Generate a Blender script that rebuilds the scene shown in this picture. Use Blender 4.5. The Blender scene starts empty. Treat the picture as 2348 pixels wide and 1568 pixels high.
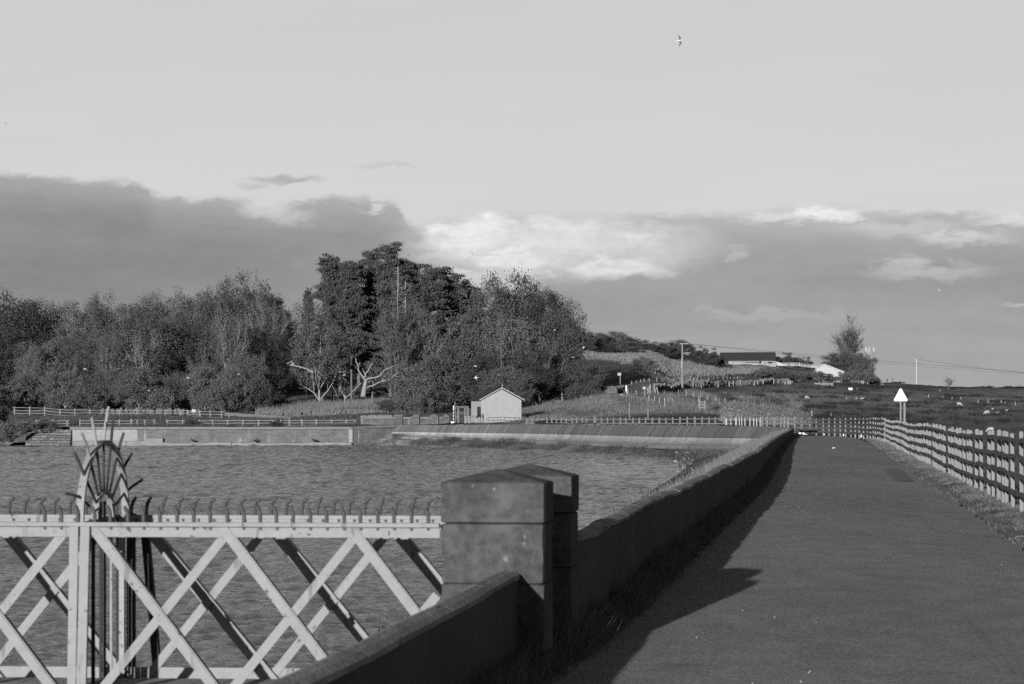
import bpy, math, random
import numpy as np
from mathutils import Vector, Matrix

# ------------------------------------------------------------------ camera, sky, sun
scene = bpy.context.scene
COL = scene.collection
F, CX, HY, EYE = 4890.0, 1173.5, 949.0, 1.7      # focal length, centre, horizon row and eye height of the view
SUN_A, SUN_K = 0.300, 0.167                       # sunlight travels (SUN_A, 1, -SUN_K)

cam_d = bpy.data.cameras.new('camera')
cam = bpy.data.objects.new('camera', cam_d)
COL.objects.link(cam)
cam.location = (0, 0, EYE)
cam.rotation_euler = (math.radians(90), 0, 0)
cam_d.sensor_width = 36.0
cam_d.lens = 36.0 * F / 2347.0
cam_d.shift_y = (HY - 784.0) / 2347.0
cam_d.clip_start = 0.5
cam_d.clip_end = 20000
cam_d.dof.use_dof = True
cam_d.dof.focus_distance = 160.0
cam_d.dof.aperture_fstop = 6.3
scene.camera = cam

scene.view_settings.view_transform = 'Standard'
scene.view_settings.look = 'None'
scene.view_settings.exposure = 0.0
scene.view_settings.gamma = 1.0
scene.render.engine = 'CYCLES'
scene.cycles.use_denoising = False
scene.cycles.max_bounces = 6
scene.cycles.transparent_max_bounces = 6

sun_el = math.atan(SUN_K / math.hypot(SUN_A, 1))
sun_dir = Vector((-SUN_A, -1, SUN_K)).normalized()      # towards the sun
sd = bpy.data.lights.new('sun', 'SUN')
sd.energy = 4.6
sd.angle = math.radians(0.53)
sun = bpy.data.objects.new('sun', sd)
COL.objects.link(sun)
sun.rotation_euler = sun_dir.to_track_quat('Z', 'Y').to_euler()
sun.location = (-20, -60, 40)

world = bpy.data.worlds.new('World')
scene.world = world
world.use_nodes = True
wt = world.node_tree
wt.nodes.clear()
WSTR = 0.1


class Nodes:
    """small helper that writes node trees"""
    def __init__(self, nt):
        self.nt = nt

    def put(self, sock, v):
        if hasattr(v, 'is_linked'):
            self.nt.links.new(v, sock)
        else:
            sock.default_value = v

    def m(self, op, a, b=None, c=None, clamp=False):
        n = self.nt.nodes.new('ShaderNodeMath')
        n.operation = op
        n.use_clamp = clamp
        for i, v in enumerate((a, b, c)):
            if v is not None:
                self.put(n.inputs[i], v)
        return n.outputs[0]

    def smooth(self, x, lo, hi):
        n = self.nt.nodes.new('ShaderNodeMapRange')
        n.interpolation_type = 'SMOOTHSTEP'
        self.put(n.inputs[0], x)
        n.inputs[1].default_value = lo
        n.inputs[2].default_value = hi
        n.inputs[3].default_value = 0
        n.inputs[4].default_value = 1
        return n.outputs[0]

    def mix(self, f, a, b):
        n = self.nt.nodes.new('ShaderNodeMix')
        n.data_type = 'FLOAT'
        self.put(n.inputs[0], f)
        self.put(n.inputs[2], a)
        self.put(n.inputs[3], b)
        return n.outputs[0]

    def noise(self, vec, scale, detail=3.0, rough=0.55, dist=0.0):
        n = self.nt.nodes.new('ShaderNodeTexNoise')
        if vec is not None:
            self.nt.links.new(vec, n.inputs['Vector'])
        n.inputs['Scale'].default_value = scale
        n.inputs['Detail'].default_value = detail
        n.inputs['Roughness'].default_value = rough
        n.inputs['Distortion'].default_value = dist
        return n.outputs['Fac']

    def xyz(self, x, y, z):
        n = self.nt.nodes.new('ShaderNodeCombineXYZ')
        for i, v in enumerate((x, y, z)):
            self.put(n.inputs[i], v)
        return n.outputs[0]

    def sep(self, v):
        n = self.nt.nodes.new('ShaderNodeSeparateXYZ')
        self.nt.links.new(v, n.inputs[0])
        return n.outputs

    def scale(self, vec, s):
        n = self.nt.nodes.new('ShaderNodeMapping')
        self.nt.links.new(vec, n.inputs[0])
        n.inputs['Scale'].default_value = s
        return n.outputs[0]


W = Nodes(wt)
tc = wt.nodes.new('ShaderNodeTexCoord')
d = W.sep(tc.outputs['Generated'])
az = W.m('ARCTAN2', d[0], d[1])
hor = W.m('SQRT', W.m('ADD', W.m('MULTIPLY', d[0], d[0]), W.m('MULTIPLY', d[1], d[1])))
tanel = W.m('DIVIDE', d[2], W.m('MAXIMUM', hor, 0.02))
cosaz = W.m('MAXIMUM', W.m('COSINE', az), 0.6)
ex = W.m('MULTIPLY_ADD', az, 1.0, 0.0)
ev = W.m('DIVIDE', tanel, cosaz)
# bearing and height of the sky dome, in units of 1/4890 rad so that the cloud table below reads easily
U = W.m('MULTIPLY_ADD', ex, F, CX)
V = W.m('MULTIPLY_ADD', ev, -F, HY)
pv = W.xyz(W.m('MULTIPLY', U, 0.004), W.m('MULTIPLY', V, 0.0085), 0.0)
n1 = W.noise(pv, 1.1, 6, 0.6, 0.3)
n2 = W.noise(pv, 3.2, 6, 0.62, 0.2)
n4 = W.noise(pv, 8.5, 6, 0.6, 0.5)
pvs = W.xyz(W.m('MULTIPLY', U, 0.0016), W.m('MULTIPLY', V, 0.010), 3.0)
n3 = W.noise(pvs, 1.2, 5, 0.55, 0.4)
dn1 = W.m('SUBTRACT', n1, 0.5)
dn2 = W.m('SUBTRACT', n2, 0.5)
dn3 = W.m('SUBTRACT', n3, 0.5)
dn4 = W.m('SUBTRACT', n4, 0.5)
# height of the cloud bank's upper edge round the dome
fc = wt.nodes.new('ShaderNodeFloatCurve')
edge = [(-600, 420), (0, 392), (130, 399), (200, 405), (300, 410), (335, 416), (365, 440), (420, 449), (560, 450), (640, 458),
        (720, 452), (800, 449), (900, 458), (925, 490), (960, 508), (1000, 494), (1050, 486), (1110, 481), (1250, 483),
        (1500, 487), (1650, 484), (1750, 477), (1850, 470), (1900, 467), (1960, 471), (2000, 479), (2200, 480), (2347, 490), (3000, 500)]
cm = fc.mapping
c0 = cm.curves[0]
pts = [((u + 600) / 3600.0, (v - 300) / 300.0) for u, v in edge]
c0.points[0].location = pts[0]
c0.points[1].location = pts[-1]
for p in pts[1:-1]:
    c0.points.new(*p)
for p in c0.points:
    p.handle_type = 'AUTO_CLAMPED'
cm.update()
W.put(fc.inputs['Value'], W.m('DIVIDE', W.m('ADD', U, 600.0), 3600.0, clamp=True))
fc.inputs['Factor'].default_value = 1.0
T = W.m('MULTIPLY_ADD', fc.outputs[0], 300.0, 300.0)
dep = W.m('SUBTRACT', V, T)                                  # depth below the cloud edge
depn = W.m('ADD', dep, W.m('ADD', W.m('MULTIPLY_ADD', dn4, 26.0, W.m('MULTIPLY', dn2, 40.0)), W.m('MULTIPLY', dn1, 30.0)))
cloud = W.smooth(depn, -5.0, 20.0)
# bright, sunlit heads in the bank: (u, v, ru, rv, strength)
Ud = W.m('ADD', U, W.m('ADD', W.m('MULTIPLY', dn1, 190.0), W.m('MULTIPLY', dn2, 120.0)))
Vd = W.m('ADD', V, W.m('ADD', W.m('MULTIPLY', dn2, 80.0), W.m('MULTIPLY', dn3, 40.0)))
lit = None
for (u, v, ru, rv, st) in [(1240, 560, 330, 96, 0.66), (1420, 570, 230, 74, 0.60), (1075, 545, 150, 84, 0.92), (1200, 600, 170, 46, 0.84), (1400, 608, 150, 40, 0.88), (1110, 640, 170, 40, 0.55),
                           (1885, 491, 105, 24, 0.74), (1770, 498, 110, 20, 0.48), (2290, 500, 100, 20, 0.50), (2190, 545, 120, 22, 0.40), (2060, 525, 200, 26, 0.24), (2110, 618, 170, 22, 0.30), (2220, 690, 0.1, 0.1, 0),
                           (625, 476, 80, 32, 0.44), (862, 474, 34, 16, 0.45), (690, 495, 70, 26, 0.3), (1672, 585, 44, 26, 0.25), (1760, 722, 190, 16, 0.12), (2340, 692, 90, 10, 0.28), (480, 455, 130, 14, 0.2)]:
    if st == 0:
        continue
    a = W.m('DIVIDE', W.m('SUBTRACT', Ud, float(u)), float(ru))
    b = W.m('DIVIDE', W.m('SUBTRACT', Vd, float(v)), float(rv))
    r = W.m('SQRT', W.m('ADD', W.m('MULTIPLY', a, a), W.m('MULTIPLY', b, b)))
    g = W.m('MULTIPLY', W.m('SUBTRACT', 1.0, W.smooth(r, 0.25, 1.2)), st)
    lit = g if lit is None else W.m('MAXIMUM', lit, g)
lit = W.m('MULTIPLY', lit, W.m('MULTIPLY_ADD', W.m('MULTIPLY_ADD', dn4, 0.7, dn2), 0.85, W.m('MULTIPLY_ADD', dn1, 0.5, 1.0)))
base = W.m('ADD', 0.268, W.m('ADD', W.m('MULTIPLY_ADD', dn2, 0.07, W.m('MULTIPLY', dn3, 0.14)), W.m('MULTIPLY', W.smooth(V, 600.0, 860.0), 0.04)))
base = W.m('ADD', base, W.m('MULTIPLY', W.m('SUBTRACT', 1.0, W.smooth(dep, 0.0, 120.0)), 0.13))
base = W.m('ADD', base, W.m('MULTIPLY', W.smooth(U, 350.0, 1500.0), 0.075))
cl_val = W.m('ADD', base, W.m('MULTIPLY', lit, 0.48))
# thin bright veil in the low sky, giving way to the clear darker sky higher up
veil = W.m('ADD', W.m('MULTIPLY_ADD', W.smooth(V, 0.0, 480.0), 0.045, 0.615), W.m('MULTIPLY', dn3, 0.04))
wisp = None
for (u, v, ru, rv, st) in [(650, 413, 110, 13, 0.20), (560, 425, 60, 8, 0.1), (885, 381, 80, 9, 0.07)]:
    a = W.m('DIVIDE', W.m('SUBTRACT', Ud, float(u)), float(ru))
    b = W.m('DIVIDE', W.m('SUBTRACT', W.m('MULTIPLY_ADD', dn2, 40.0, V), float(v)), float(rv))
    r = W.m('SQRT', W.m('ADD', W.m('MULTIPLY', a, a), W.m('MULTIPLY', b, b)))
    g = W.m('MULTIPLY', W.m('SUBTRACT', 1.0, W.smooth(r, 0.2, 1.1)), st)
    wisp = g if wisp is None else W.m('MAXIMUM', wisp, g)
veil = W.m('SUBTRACT', veil, wisp)
low = W.mix(cloud, veil, cl_val)
# unseen sky to the sides and behind dimmed to deepen the shaded faces
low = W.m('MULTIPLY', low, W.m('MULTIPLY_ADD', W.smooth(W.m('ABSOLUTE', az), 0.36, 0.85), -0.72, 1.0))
sky = wt.nodes.new('ShaderNodeTexSky')
sky.sky_type = 'NISHITA'
sky.sun_disc = False
sky.sun_elevation = sun_el
sky.sun_rotation = math.atan2(sun_dir.x, sun_dir.y)
sky.altitude = 200
sky.dust_density = 1.2
sc = wt.nodes.new('ShaderNodeSeparateColor')
wt.links.new(sky.outputs[0], sc.inputs[0])
# black-and-white rendering of the clear sky, as through a red filter
skyv = W.m('MULTIPLY', W.m('ADD', W.m('MULTIPLY', sc.outputs[0], 0.8), W.m('MULTIPLY', sc.outputs[1], 0.2)), 0.55)
fade = W.smooth(tanel, 0.26, 0.52)  # veil carried on above the view to brighten the water's reflections
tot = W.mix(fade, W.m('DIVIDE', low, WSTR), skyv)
below = W.smooth(tanel, -0.02, 0.0)
tot = W.m('MULTIPLY', tot, W.m('MULTIPLY_ADD', below, 0.9, 0.1))
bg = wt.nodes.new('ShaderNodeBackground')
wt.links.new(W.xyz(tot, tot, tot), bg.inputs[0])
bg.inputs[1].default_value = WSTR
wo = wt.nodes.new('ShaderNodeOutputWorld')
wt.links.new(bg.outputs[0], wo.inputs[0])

# ------------------------------------------------------------------ helpers
RNG = np.random.default_rng(7)
random.seed(7)
ORG = {}


def P(x, y, D):
    """point at distance D seen at column x, row y"""
    return np.array(((x - CX) * D / F, D, EYE - (y - HY) * D / F))


def PT(l, D, z):
    """point on the dam: l metres right of the road line, D metres along"""
    return np.array((l + 0.14857 * D, D, z))


class MB:
    def __init__(self):
        self.v, self.f, self.n = [], [], 0
        self.uv = None

    def add(self, v, f):
        v = np.asarray(v, float).reshape(-1, 3)
        self.v.append(v)
        k = self.n
        self.f.extend([tuple(i + k for i in q) for q in f])
        self.n += len(v)
        return self

    def box(self, c, s, rot=None):
        c = np.asarray(c, float)
        h = np.asarray(s, float) / 2
        v = np.array([(a, b, e) for a in (-1, 1) for b in (-1, 1) for e in (-1, 1)]) * h
        if rot is not None:
            v = v @ np.asarray(rot).T
        return self.add(v + c, [(0, 1, 3, 2), (4, 6, 7, 5), (0, 4, 5, 1), (2, 3, 7, 6), (0, 2, 6, 4), (1, 5, 7, 3)])

    def hexa(self, b4, t4):
        """solid between two quads given in the same winding"""
        return self.add(list(b4) + list(t4), [(3, 2, 1, 0), (4, 5, 6, 7), (0, 1, 5, 4), (1, 2, 6, 5), (2, 3, 7, 6), (3, 0, 4, 7)])

    def bar(self, p, q, up, w, t, o=0.0):
        """flat bar from p to q; w across, t thick along 'up', shifted by o along up"""
        p, q, up = np.asarray(p, float), np.asarray(q, float), np.asarray(up, float)
        d = (q - p) / max(np.linalg.norm(q - p), 1e-9)
        e = np.cross(d, up)
        e /= max(np.linalg.norm(e), 1e-9)
        n = np.cross(e, d)
        a, b = e * w / 2, n * t
        s = n * o
        return self.hexa([p - a + s, p + a + s, p + a + b + s, p - a + b + s], [q - a + s, q + a + s, q + a + b + s, q - a + b + s])

    def tube(self, pts, r, n=6, cap=True):
        pts = [np.asarray(p, float) for p in pts]
        if not hasattr(r, '__len__'):
            r = [r] * len(pts)
        rings = []
        ref = np.array((0.31, 0.17, 0.93))
        for i, p in enumerate(pts):
            t = pts[min(i + 1, len(pts) - 1)] - pts[max(i - 1, 0)]
            t = t / max(np.linalg.norm(t), 1e-9)
            rr = ref if abs(t @ ref) < 0.95 else np.array((1.0, 0, 0))
            a = np.cross(t, rr)
            a /= np.linalg.norm(a)
            b = np.cross(t, a)
            ang = np.arange(n) * 2 * math.pi / n
            rings.append(p + r[i] * (np.cos(ang)[:, None] * a + np.sin(ang)[:, None] * b))
        v = np.vstack(rings)
        f = []
        for i in range(len(pts) - 1):
            for j in range(n):
                f.append((i * n + j, i * n + (j + 1) % n, (i + 1) * n + (j + 1) % n, (i + 1) * n + j))
        if cap:
            f.append(tuple(range(n))[::-1])
            f.append(tuple((len(pts) - 1) * n + j for j in range(n)))
        return self.add(v, f)

    def loft(self, rings, cap=True):
        n = len(rings[0])
        v = np.vstack(rings)
        f = []
        for i in range(len(rings) - 1):
            for j in range(n):
                f.append((i * n + j, i * n + (j + 1) % n, (i + 1) * n + (j + 1) % n, (i + 1) * n + j))
        if cap:
            f.append(tuple(range(n))[::-1])
            f.append(tuple((len(rings) - 1) * n + j for j in range(n)))
        return self.add(v, f)

    def grid(self, a):
        """a: array (rows, cols, 3)"""
        r, c = a.shape[:2]
        f = [(i * c + j, i * c + j + 1, (i + 1) * c + j + 1, (i + 1) * c + j) for i in range(r - 1) for j in range(c - 1)]
        return self.add(a.reshape(-1, 3), f)

    def build(self, name, mat, parent=None, smooth=False, local=False, attr=None, uv=None):
        me = bpy.data.meshes.new(name)
        v = np.vstack(self.v)
        if parent is not None and not local:
            v = v - ORG.get(parent.name, np.zeros(3))
        me.from_pydata(v.tolist(), [], self.f)
        if smooth:
            me.polygons.foreach_set('use_smooth', [True] * len(me.polygons))
        if attr is not None:
            for k, arr in attr.items():
                at = me.attributes.new(k, 'FLOAT', 'POINT')
                at.data.foreach_set('value', np.asarray(arr, dtype=np.float32).ravel())
        if uv is not None:
            uvl = me.uv_layers.new(name='UVMap')
            idx = np.empty(len(me.loops), dtype=np.int32)
            me.loops.foreach_get('vertex_index', idx)
            uvl.data.foreach_set('uv', np.asarray(uv, dtype=np.float32)[idx].ravel())
        me.update()
        if mat is not None:
            me.materials.append(mat)
        o = bpy.data.objects.new(name, me)
        COL.objects.link(o)
        if parent is not None:
            o.parent = parent
            ORG[o.name] = ORG.get(parent.name, np.zeros(3))
        return o


def fast_mesh(name, v, quads, mat, k=4):
    """many free faces at once; v (N*k,3)"""
    me = bpy.data.meshes.new(name)
    n = len(v)
    me.vertices.add(n)
    me.vertices.foreach_set('co', np.asarray(v, dtype=np.float32).ravel())
    nf = n // k
    me.loops.add(n)
    me.loops.foreach_set('vertex_index', np.arange(n, dtype=np.int32))
    me.polygons.add(nf)
    me.polygons.foreach_set('loop_start', np.arange(nf, dtype=np.int32) * k)
    me.polygons.foreach_set('loop_total', np.full(nf, k, dtype=np.int32))
    me.update(calc_edges=True)
    me.validate()
    me.materials.append(mat)
    return me


def tag(o, label=None, cat=None, group=None, kind=None):
    if label:
        o['label'] = label
    if cat:
        o['category'] = cat
    if group:
        o['group'] = group
    if kind:
        o['kind'] = kind
    return o


def thing(name, label, cat, loc=(0, 0, 0), group=None):
    o = bpy.data.objects.new(name, None)
    o.empty_display_size = 0.2
    COL.objects.link(o)
    o.location = [float(c) for c in loc]
    ORG[o.name] = np.array(loc, float)
    return tag(o, label, cat, group)


def copy_tree(o, parent=None):
    c = o.copy()
    COL.objects.link(c)
    if parent is not None:
        c.parent = parent
    for ch in o.children:
        copy_tree(ch, c)
    return c


# ------------------------------------------------------------------ materials (the picture is black and white: every colour is a grey)
def mat(name, val, rough=0.85, var=0.25, scale=6.0, bump=0.0, bscale=None, spots=None, spec=0.25, stretch=(1, 1, 1), detail=5.0, coords='Object', var2=0.0, scale2=0.5, mode=None):
    m = bpy.data.materials.new(name)
    m.use_nodes = True
    nt = m.node_tree
    nt.nodes.clear()
    N = Nodes(nt)
    t = nt.nodes.new('ShaderNodeTexCoord')
    vec = t.outputs[coords]
    sv = N.scale(vec, stretch)
    nz = N.noise(sv, scale, detail, 0.6)
    v = N.m('MULTIPLY', val, N.m('MULTIPLY_ADD', N.m('SUBTRACT', nz, 0.5), 2.6 * var, 1.0))
    if var2:
        nb = N.noise(vec, scale2, 4, 0.6)
        v = N.m('MULTIPLY', v, N.m('MULTIPLY_ADD', N.m('SUBTRACT', nb, 0.5), 2.6 * var2, 1.0))
    if spots:
        for (ss, thr, w, sval, stv) in spots:
            sn = N.noise(N.scale(vec, stv), ss, 4, 0.6)
            v = N.mix(N.smooth(sn, thr, thr + w), v, sval)
    b = nt.nodes.new('ShaderNodeBsdfPrincipled')
    b.inputs['Roughness'].default_value = rough
    b.inputs['Specular IOR Level'].default_value = spec
    v = N.m('MAXIMUM', v, 0.004)
    nt.links.new(N.xyz(v, v, v), b.inputs['Base Color'])
    if bump:
        bn = nt.nodes.new('ShaderNodeBump')
        bn.inputs['Strength'].default_value = 1.0
        bn.inputs['Distance'].default_value = bump
        nt.links.new(N.noise(sv, bscale or scale * 2, 5, 0.65), bn.inputs['Height'])
        nt.links.new(bn.outputs[0], b.inputs['Normal'])
    o = nt.nodes.new('ShaderNodeOutputMaterial')
    nt.links.new(b.outputs[0], o.inputs[0])
    return m


def leaf_mat(name, val, trans=0.25, var=0.35):
    m = bpy.data.materials.new(name)
    m.use_nodes = True
    nt = m.node_tree
    nt.nodes.clear()
    N = Nodes(nt)
    g = nt.nodes.new('ShaderNodeNewGeometry')
    oi = nt.nodes.new('ShaderNodeObjectInfo')
    rnd = g.outputs['Random Per Island']
    v = N.m('MULTIPLY', val, N.m('MULTIPLY_ADD', rnd, 2 * var, 1.0 - var))
    v = N.m('MULTIPLY', v, N.m('MULTIPLY_ADD', oi.outputs['Random'], 0.4, 0.8))
    c = N.xyz(v, v, v)
    df = nt.nodes.new('ShaderNodeBsdfDiffuse')
    tr = nt.nodes.new('ShaderNodeBsdfTranslucent')
    nt.links.new(c, df.inputs[0])
    nt.links.new(c, tr.inputs[0])
    mx = nt.nodes.new('ShaderNodeMixShader')
    mx.inputs[0].default_value = trans
    nt.links.new(df.outputs[0], mx.inputs[1])
    nt.links.new(tr.outputs[0], mx.inputs[2])
    o = nt.nodes.new('ShaderNodeOutputMaterial')
    nt.links.new(mx.outputs[0], o.inputs[0])
    return m


def brick_mat(name, a, b, mortar, w, h, msize, swap=True, bump=0.004, rough=0.9, var=0.3, vs=1.2, streak=0.0):
    """coursed blocks; the courses run along local U of the UV map (metres)"""
    m = bpy.data.materials.new(name)
    m.use_nodes = True
    nt = m.node_tree
    nt.nodes.clear()
    N = Nodes(nt)
    t = nt.nodes.new('ShaderNodeTexCoord')
    br = nt.nodes.new('ShaderNodeTexBrick')
    nt.links.new(t.outputs['UV'], br.inputs['Vector'])
    br.inputs['Color1'].default_value = (a, a, a, 1)
    br.inputs['Color2'].default_value = (b, b, b, 1)
    br.inputs['Mortar'].default_value = (mortar, mortar, mortar, 1)
    br.inputs['Scale'].default_value = 1.0
    br.inputs['Mortar Size'].default_value = msize
    br.inputs['Mortar Smooth'].default_value = 0.2
    br.inputs['Brick Width'].default_value = w
    br.inputs['Row Height'].default_value = h
    s = nt.nodes.new('ShaderNodeSeparateColor')
    nt.links.new(br.outputs[0], s.inputs[0])
    nz = N.noise(t.outputs['UV'], vs, 5, 0.65)
    v = N.m('MULTIPLY', s.outputs[0], N.m('MULTIPLY_ADD', N.m('SUBTRACT', nz, 0.5), 2.6 * var, 1.0))
    if streak:
        st = N.noise(N.scale(t.outputs['UV'], (1, 0.12, 1)), 1.6, 4, 0.6)
        v = N.m('MULTIPLY', v, N.m('MULTIPLY_ADD', N.smooth(st, 0.55, 0.7), streak, 1.0))
    b_ = nt.nodes.new('ShaderNodeBsdfPrincipled')
    b_.inputs['Roughness'].default_value = rough
    b_.inputs['Specular IOR Level'].default_value = 0.2
    nt.links.new(N.xyz(v, v, v), b_.inputs['Base Color'])
    bn = nt.nodes.new('ShaderNodeBump')
    bn.inputs['Distance'].default_value = bump
    nt.links.new(N.m('ADD', N.m('MULTIPLY', br.outputs['Fac'], -1.0), N.m('MULTIPLY', nz, 0.6)), bn.inputs['Height'])
    nt.links.new(bn.outputs[0], b_.inputs['Normal'])
    o = nt.nodes.new('ShaderNodeOutputMaterial')
    nt.links.new(b_.outputs[0], o.inputs[0])
    return m


def ground_mat(name):
    m = bpy.data.materials.new(name)
    m.use_nodes = True
    nt = m.node_tree
    nt.nodes.clear()
    N = Nodes(nt)
    t = nt.nodes.new('ShaderNodeTexCoord')
    at = nt.nodes.new('ShaderNodeAttribute')
    at.attribute_name = 'tone'
    p = t.outputs['Object']
    n1 = N.noise(N.scale(p, (1, 0.35, 1)), 0.10, 6, 0.65)
    n2 = N.noise(N.scale(p, (1, 0.5, 1)), 1.1, 6, 0.7)
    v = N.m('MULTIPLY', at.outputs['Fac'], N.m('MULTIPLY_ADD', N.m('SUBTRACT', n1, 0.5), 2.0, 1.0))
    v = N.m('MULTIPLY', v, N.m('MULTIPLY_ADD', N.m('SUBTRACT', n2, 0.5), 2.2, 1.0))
    v = N.m('MAXIMUM', v, 0.01)
    b = nt.nodes.new('ShaderNodeBsdfPrincipled')
    b.inputs['Roughness'].default_value = 1.0
    b.inputs['Specular IOR Level'].default_value = 0.0
    nt.links.new(N.xyz(v, v, v), b.inputs['Base Color'])
    bn = nt.nodes.new('ShaderNodeBump')
    bn.inputs['Distance'].default_value = 0.35
    nt.links.new(N.noise(p, 1.7, 5, 0.7), bn.inputs['Height'])
    nt.links.new(bn.outputs[0], b.inputs['Normal'])
    o = nt.nodes.new('ShaderNodeOutputMaterial')
    nt.links.new(b.outputs[0], o.inputs[0])
    return m


M = {}
M['paint'] = mat('old_white_paint', 0.315, 0.6, 0.20, 12, 0.002, 60, spots=[(14, 0.66, 0.03, 0.10, (1, 1, 1)), (45, 0.68, 0.03, 0.14, (1, 1, 1)), (6, 0.60, 0.12, 0.25, (1, 1, 1)), (9, 0.60, 0.08, 0.20, (1, 1, 0.2))], spec=0.3)
M['spike'] = mat('weathered_spike_iron', 0.085, 0.6, 0.3, 30, 0.0005, 80)
M['darkiron'] = mat('dark_iron', 0.045, 0.6, 0.3, 30, 0.0005, 80)  # dark gate iron; also stands in for the far post's shaded side
M['iron'] = mat('pale_iron', 0.36, 0.6, 0.2, 30, 0.0005, 80, spots=[(25, 0.60, 0.06, 0.14, (1, 1, 1))])
M['stone'] = mat('weathered_pier_stone', 0.086, 0.95, 0.72, 17.0, 0.004, 70, spots=[(30, 0.70, 0.02, 0.26, (1, 1, 1)), (11, 0.66, 0.03, 0.21, (1, 1, 0.45)), (2.6, 0.50, 0.22, 0.135, (1, 1, 0.7)), (60, 0.66, 0.05, 0.04, (1, 1, 1))], var2=0.4, scale2=2.2, detail=8)
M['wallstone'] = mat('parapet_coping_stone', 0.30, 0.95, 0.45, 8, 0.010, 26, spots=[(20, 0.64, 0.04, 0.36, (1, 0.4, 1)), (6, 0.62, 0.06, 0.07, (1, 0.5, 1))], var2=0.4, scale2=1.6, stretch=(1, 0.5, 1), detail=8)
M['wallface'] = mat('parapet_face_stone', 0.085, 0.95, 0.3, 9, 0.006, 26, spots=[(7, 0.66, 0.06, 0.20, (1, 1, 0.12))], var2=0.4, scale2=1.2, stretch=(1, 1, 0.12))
M['post'] = mat('weathered_pale_wood', 0.26, 0.9, 0.22, 7, 0.003, 40, stretch=(1, 1, 0.25), spots=[(18, 0.64, 0.08, 0.2, (1, 1, 0.3))])
M['rail'] = mat('dark_weathered_rail', 0.135, 0.9, 0.3, 9, 0.003, 40, stretch=(1, 0.3, 1))
M['greyrail'] = mat('grey_weathered_rail', 0.33, 0.9, 0.25, 3, stretch=(0.3, 1, 1))
M['stake'] = mat('silvered_stake_wood', 0.36, 0.9, 0.3, 4)
M['whitewood'] = mat('white_painted_wood', 0.50, 0.7, 0.08, 3)
M['concrete'] = mat('pale_concrete', 0.34, 0.9, 0.2, 1.4, 0.01, 8, spots=[(1.2, 0.56, 0.12, 0.2, (1, 1, 0.15))])
M['white'] = mat('white_sheet_metal', 0.92, 0.5, 0.01, 3)
M['dark'] = mat('near_black', 0.015, 0.8, 0.3, 3)
M['galv'] = mat('galvanised_steel', 0.25, 0.5, 0.15, 6)
M['slate'] = mat('dark_slate_roof', 0.055, 0.8, 0.35, 1.6, 0.02, 6, stretch=(1, 1, 2))
M['rubble'] = mat('grey_field_stone', 0.15, 0.95, 0.4, 1.5, 0.03, 5)
M['bark'] = mat('grey_bark', 0.20, 0.95, 0.35, 2.0, 0.02, 9, stretch=(1, 1, 0.3))
M['palebark'] = mat('pale_birch_bark', 0.32, 0.9, 0.35, 1.6, 0.02, 6, spots=[(1.5, 0.6, 0.08, 0.08, (1, 1, 2))])
M['stembark'] = mat('pale_stem_bark', 0.24, 0.9, 0.35, 1.6, 0.02, 6)
M['pinebark'] = mat('pine_bark', 0.17, 0.95, 0.35, 2.0, 0.03, 6, stretch=(1, 1, 0.3))
M['dead'] = mat('bleached_dead_wood', 0.31, 0.9, 0.3, 1.2, 0.02, 6)
M['leaf'] = leaf_mat('mid_leaves', 0.128, 0.15, 0.14)
M['leafdark'] = leaf_mat('dark_leaves', 0.085, 0.15, 0.14)
M['leafpale'] = leaf_mat('pale_leaves', 0.165, 0.15, 0.14)
M['needle'] = leaf_mat('pine_needles', 0.118, 0.18, 0.14)
M['twig'] = leaf_mat('pale_twigs', 0.14, 0.1)
M['bush'] = leaf_mat('bush_leaves', 0.19, 0.3, 0.2)
M['grass'] = leaf_mat('dry_pale_grass', 0.26, 0.3)
M['drygrass'] = leaf_mat('bleached_hill_grass', 0.33, 0.3)
M['grassmid'] = leaf_mat('mid_grass', 0.13, 0.3)
M['rush'] = leaf_mat('dark_rushes', 0.05, 0.3)
M['weed'] = leaf_mat('weed_stalks', 0.16, 0.3)
M['strawblade'] = leaf_mat('pale_straw', 0.24, 0.2)
M['wallweed'] = leaf_mat('wall_weeds', 0.15, 0.35)
M['flower'] = leaf_mat('pale_seed_heads', 0.32, 0.2)
M['ground'] = ground_mat('grassy_ground')
M['wool'] = mat('sheep_wool', 0.40, 1.0, 0.3, 6, 0.02, 14)
M['gullwhite'] = mat('gull_white', 0.85, 0.8, 0.05, 5)
M['gullgrey'] = mat('gull_grey_wings', 0.11, 0.8, 0.2, 5)
M['duck'] = mat('dark_duck', 0.03, 0.8, 0.3, 8)
M['straw'] = mat('pale_spoil', 0.46, 1.0, 0.5, 2.6, 0.15, 6, spots=[(1.4, 0.58, 0.1, 0.12, (1, 1, 1))])
M['tarp'] = mat('dark_sheeting', 0.03, 0.7, 0.4, 2)
M['wire'] = mat('dark_wire', 0.05, 0.6, 0.1, 3)
M['hutblock'] = brick_mat('hut_blocks', 0.42, 0.38, 0.52, 0.47, 0.235, 0.022, bump=0.006, var=0.10)
M['barnwall'] = mat('limewashed_stone', 0.30, 0.9, 0.55, 1.2)
M['masonry'] = brick_mat('dark_coursed_masonry', 0.16, 0.11, 0.24, 0.62, 0.24, 0.03, bump=0.03, var=0.35, vs=0.5, streak=0.7)
M['render'] = brick_mat('pale_masonry', 0.36, 0.31, 0.28, 0.7, 0.3, 0.012, bump=0.01, var=0.2, vs=0.5)
M['roughwall'] = brick_mat('rough_stone_blocks', 0.20, 0.10, 0.04, 0.85, 0.33, 0.03, bump=0.05, var=0.5, vs=1.0)
M['parapet2'] = brick_mat('spillway_stone', 0.16, 0.11, 0.10, 0.8, 0.3, 0.02, bump=0.03, var=0.35, vs=0.8, streak=1.2)
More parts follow.
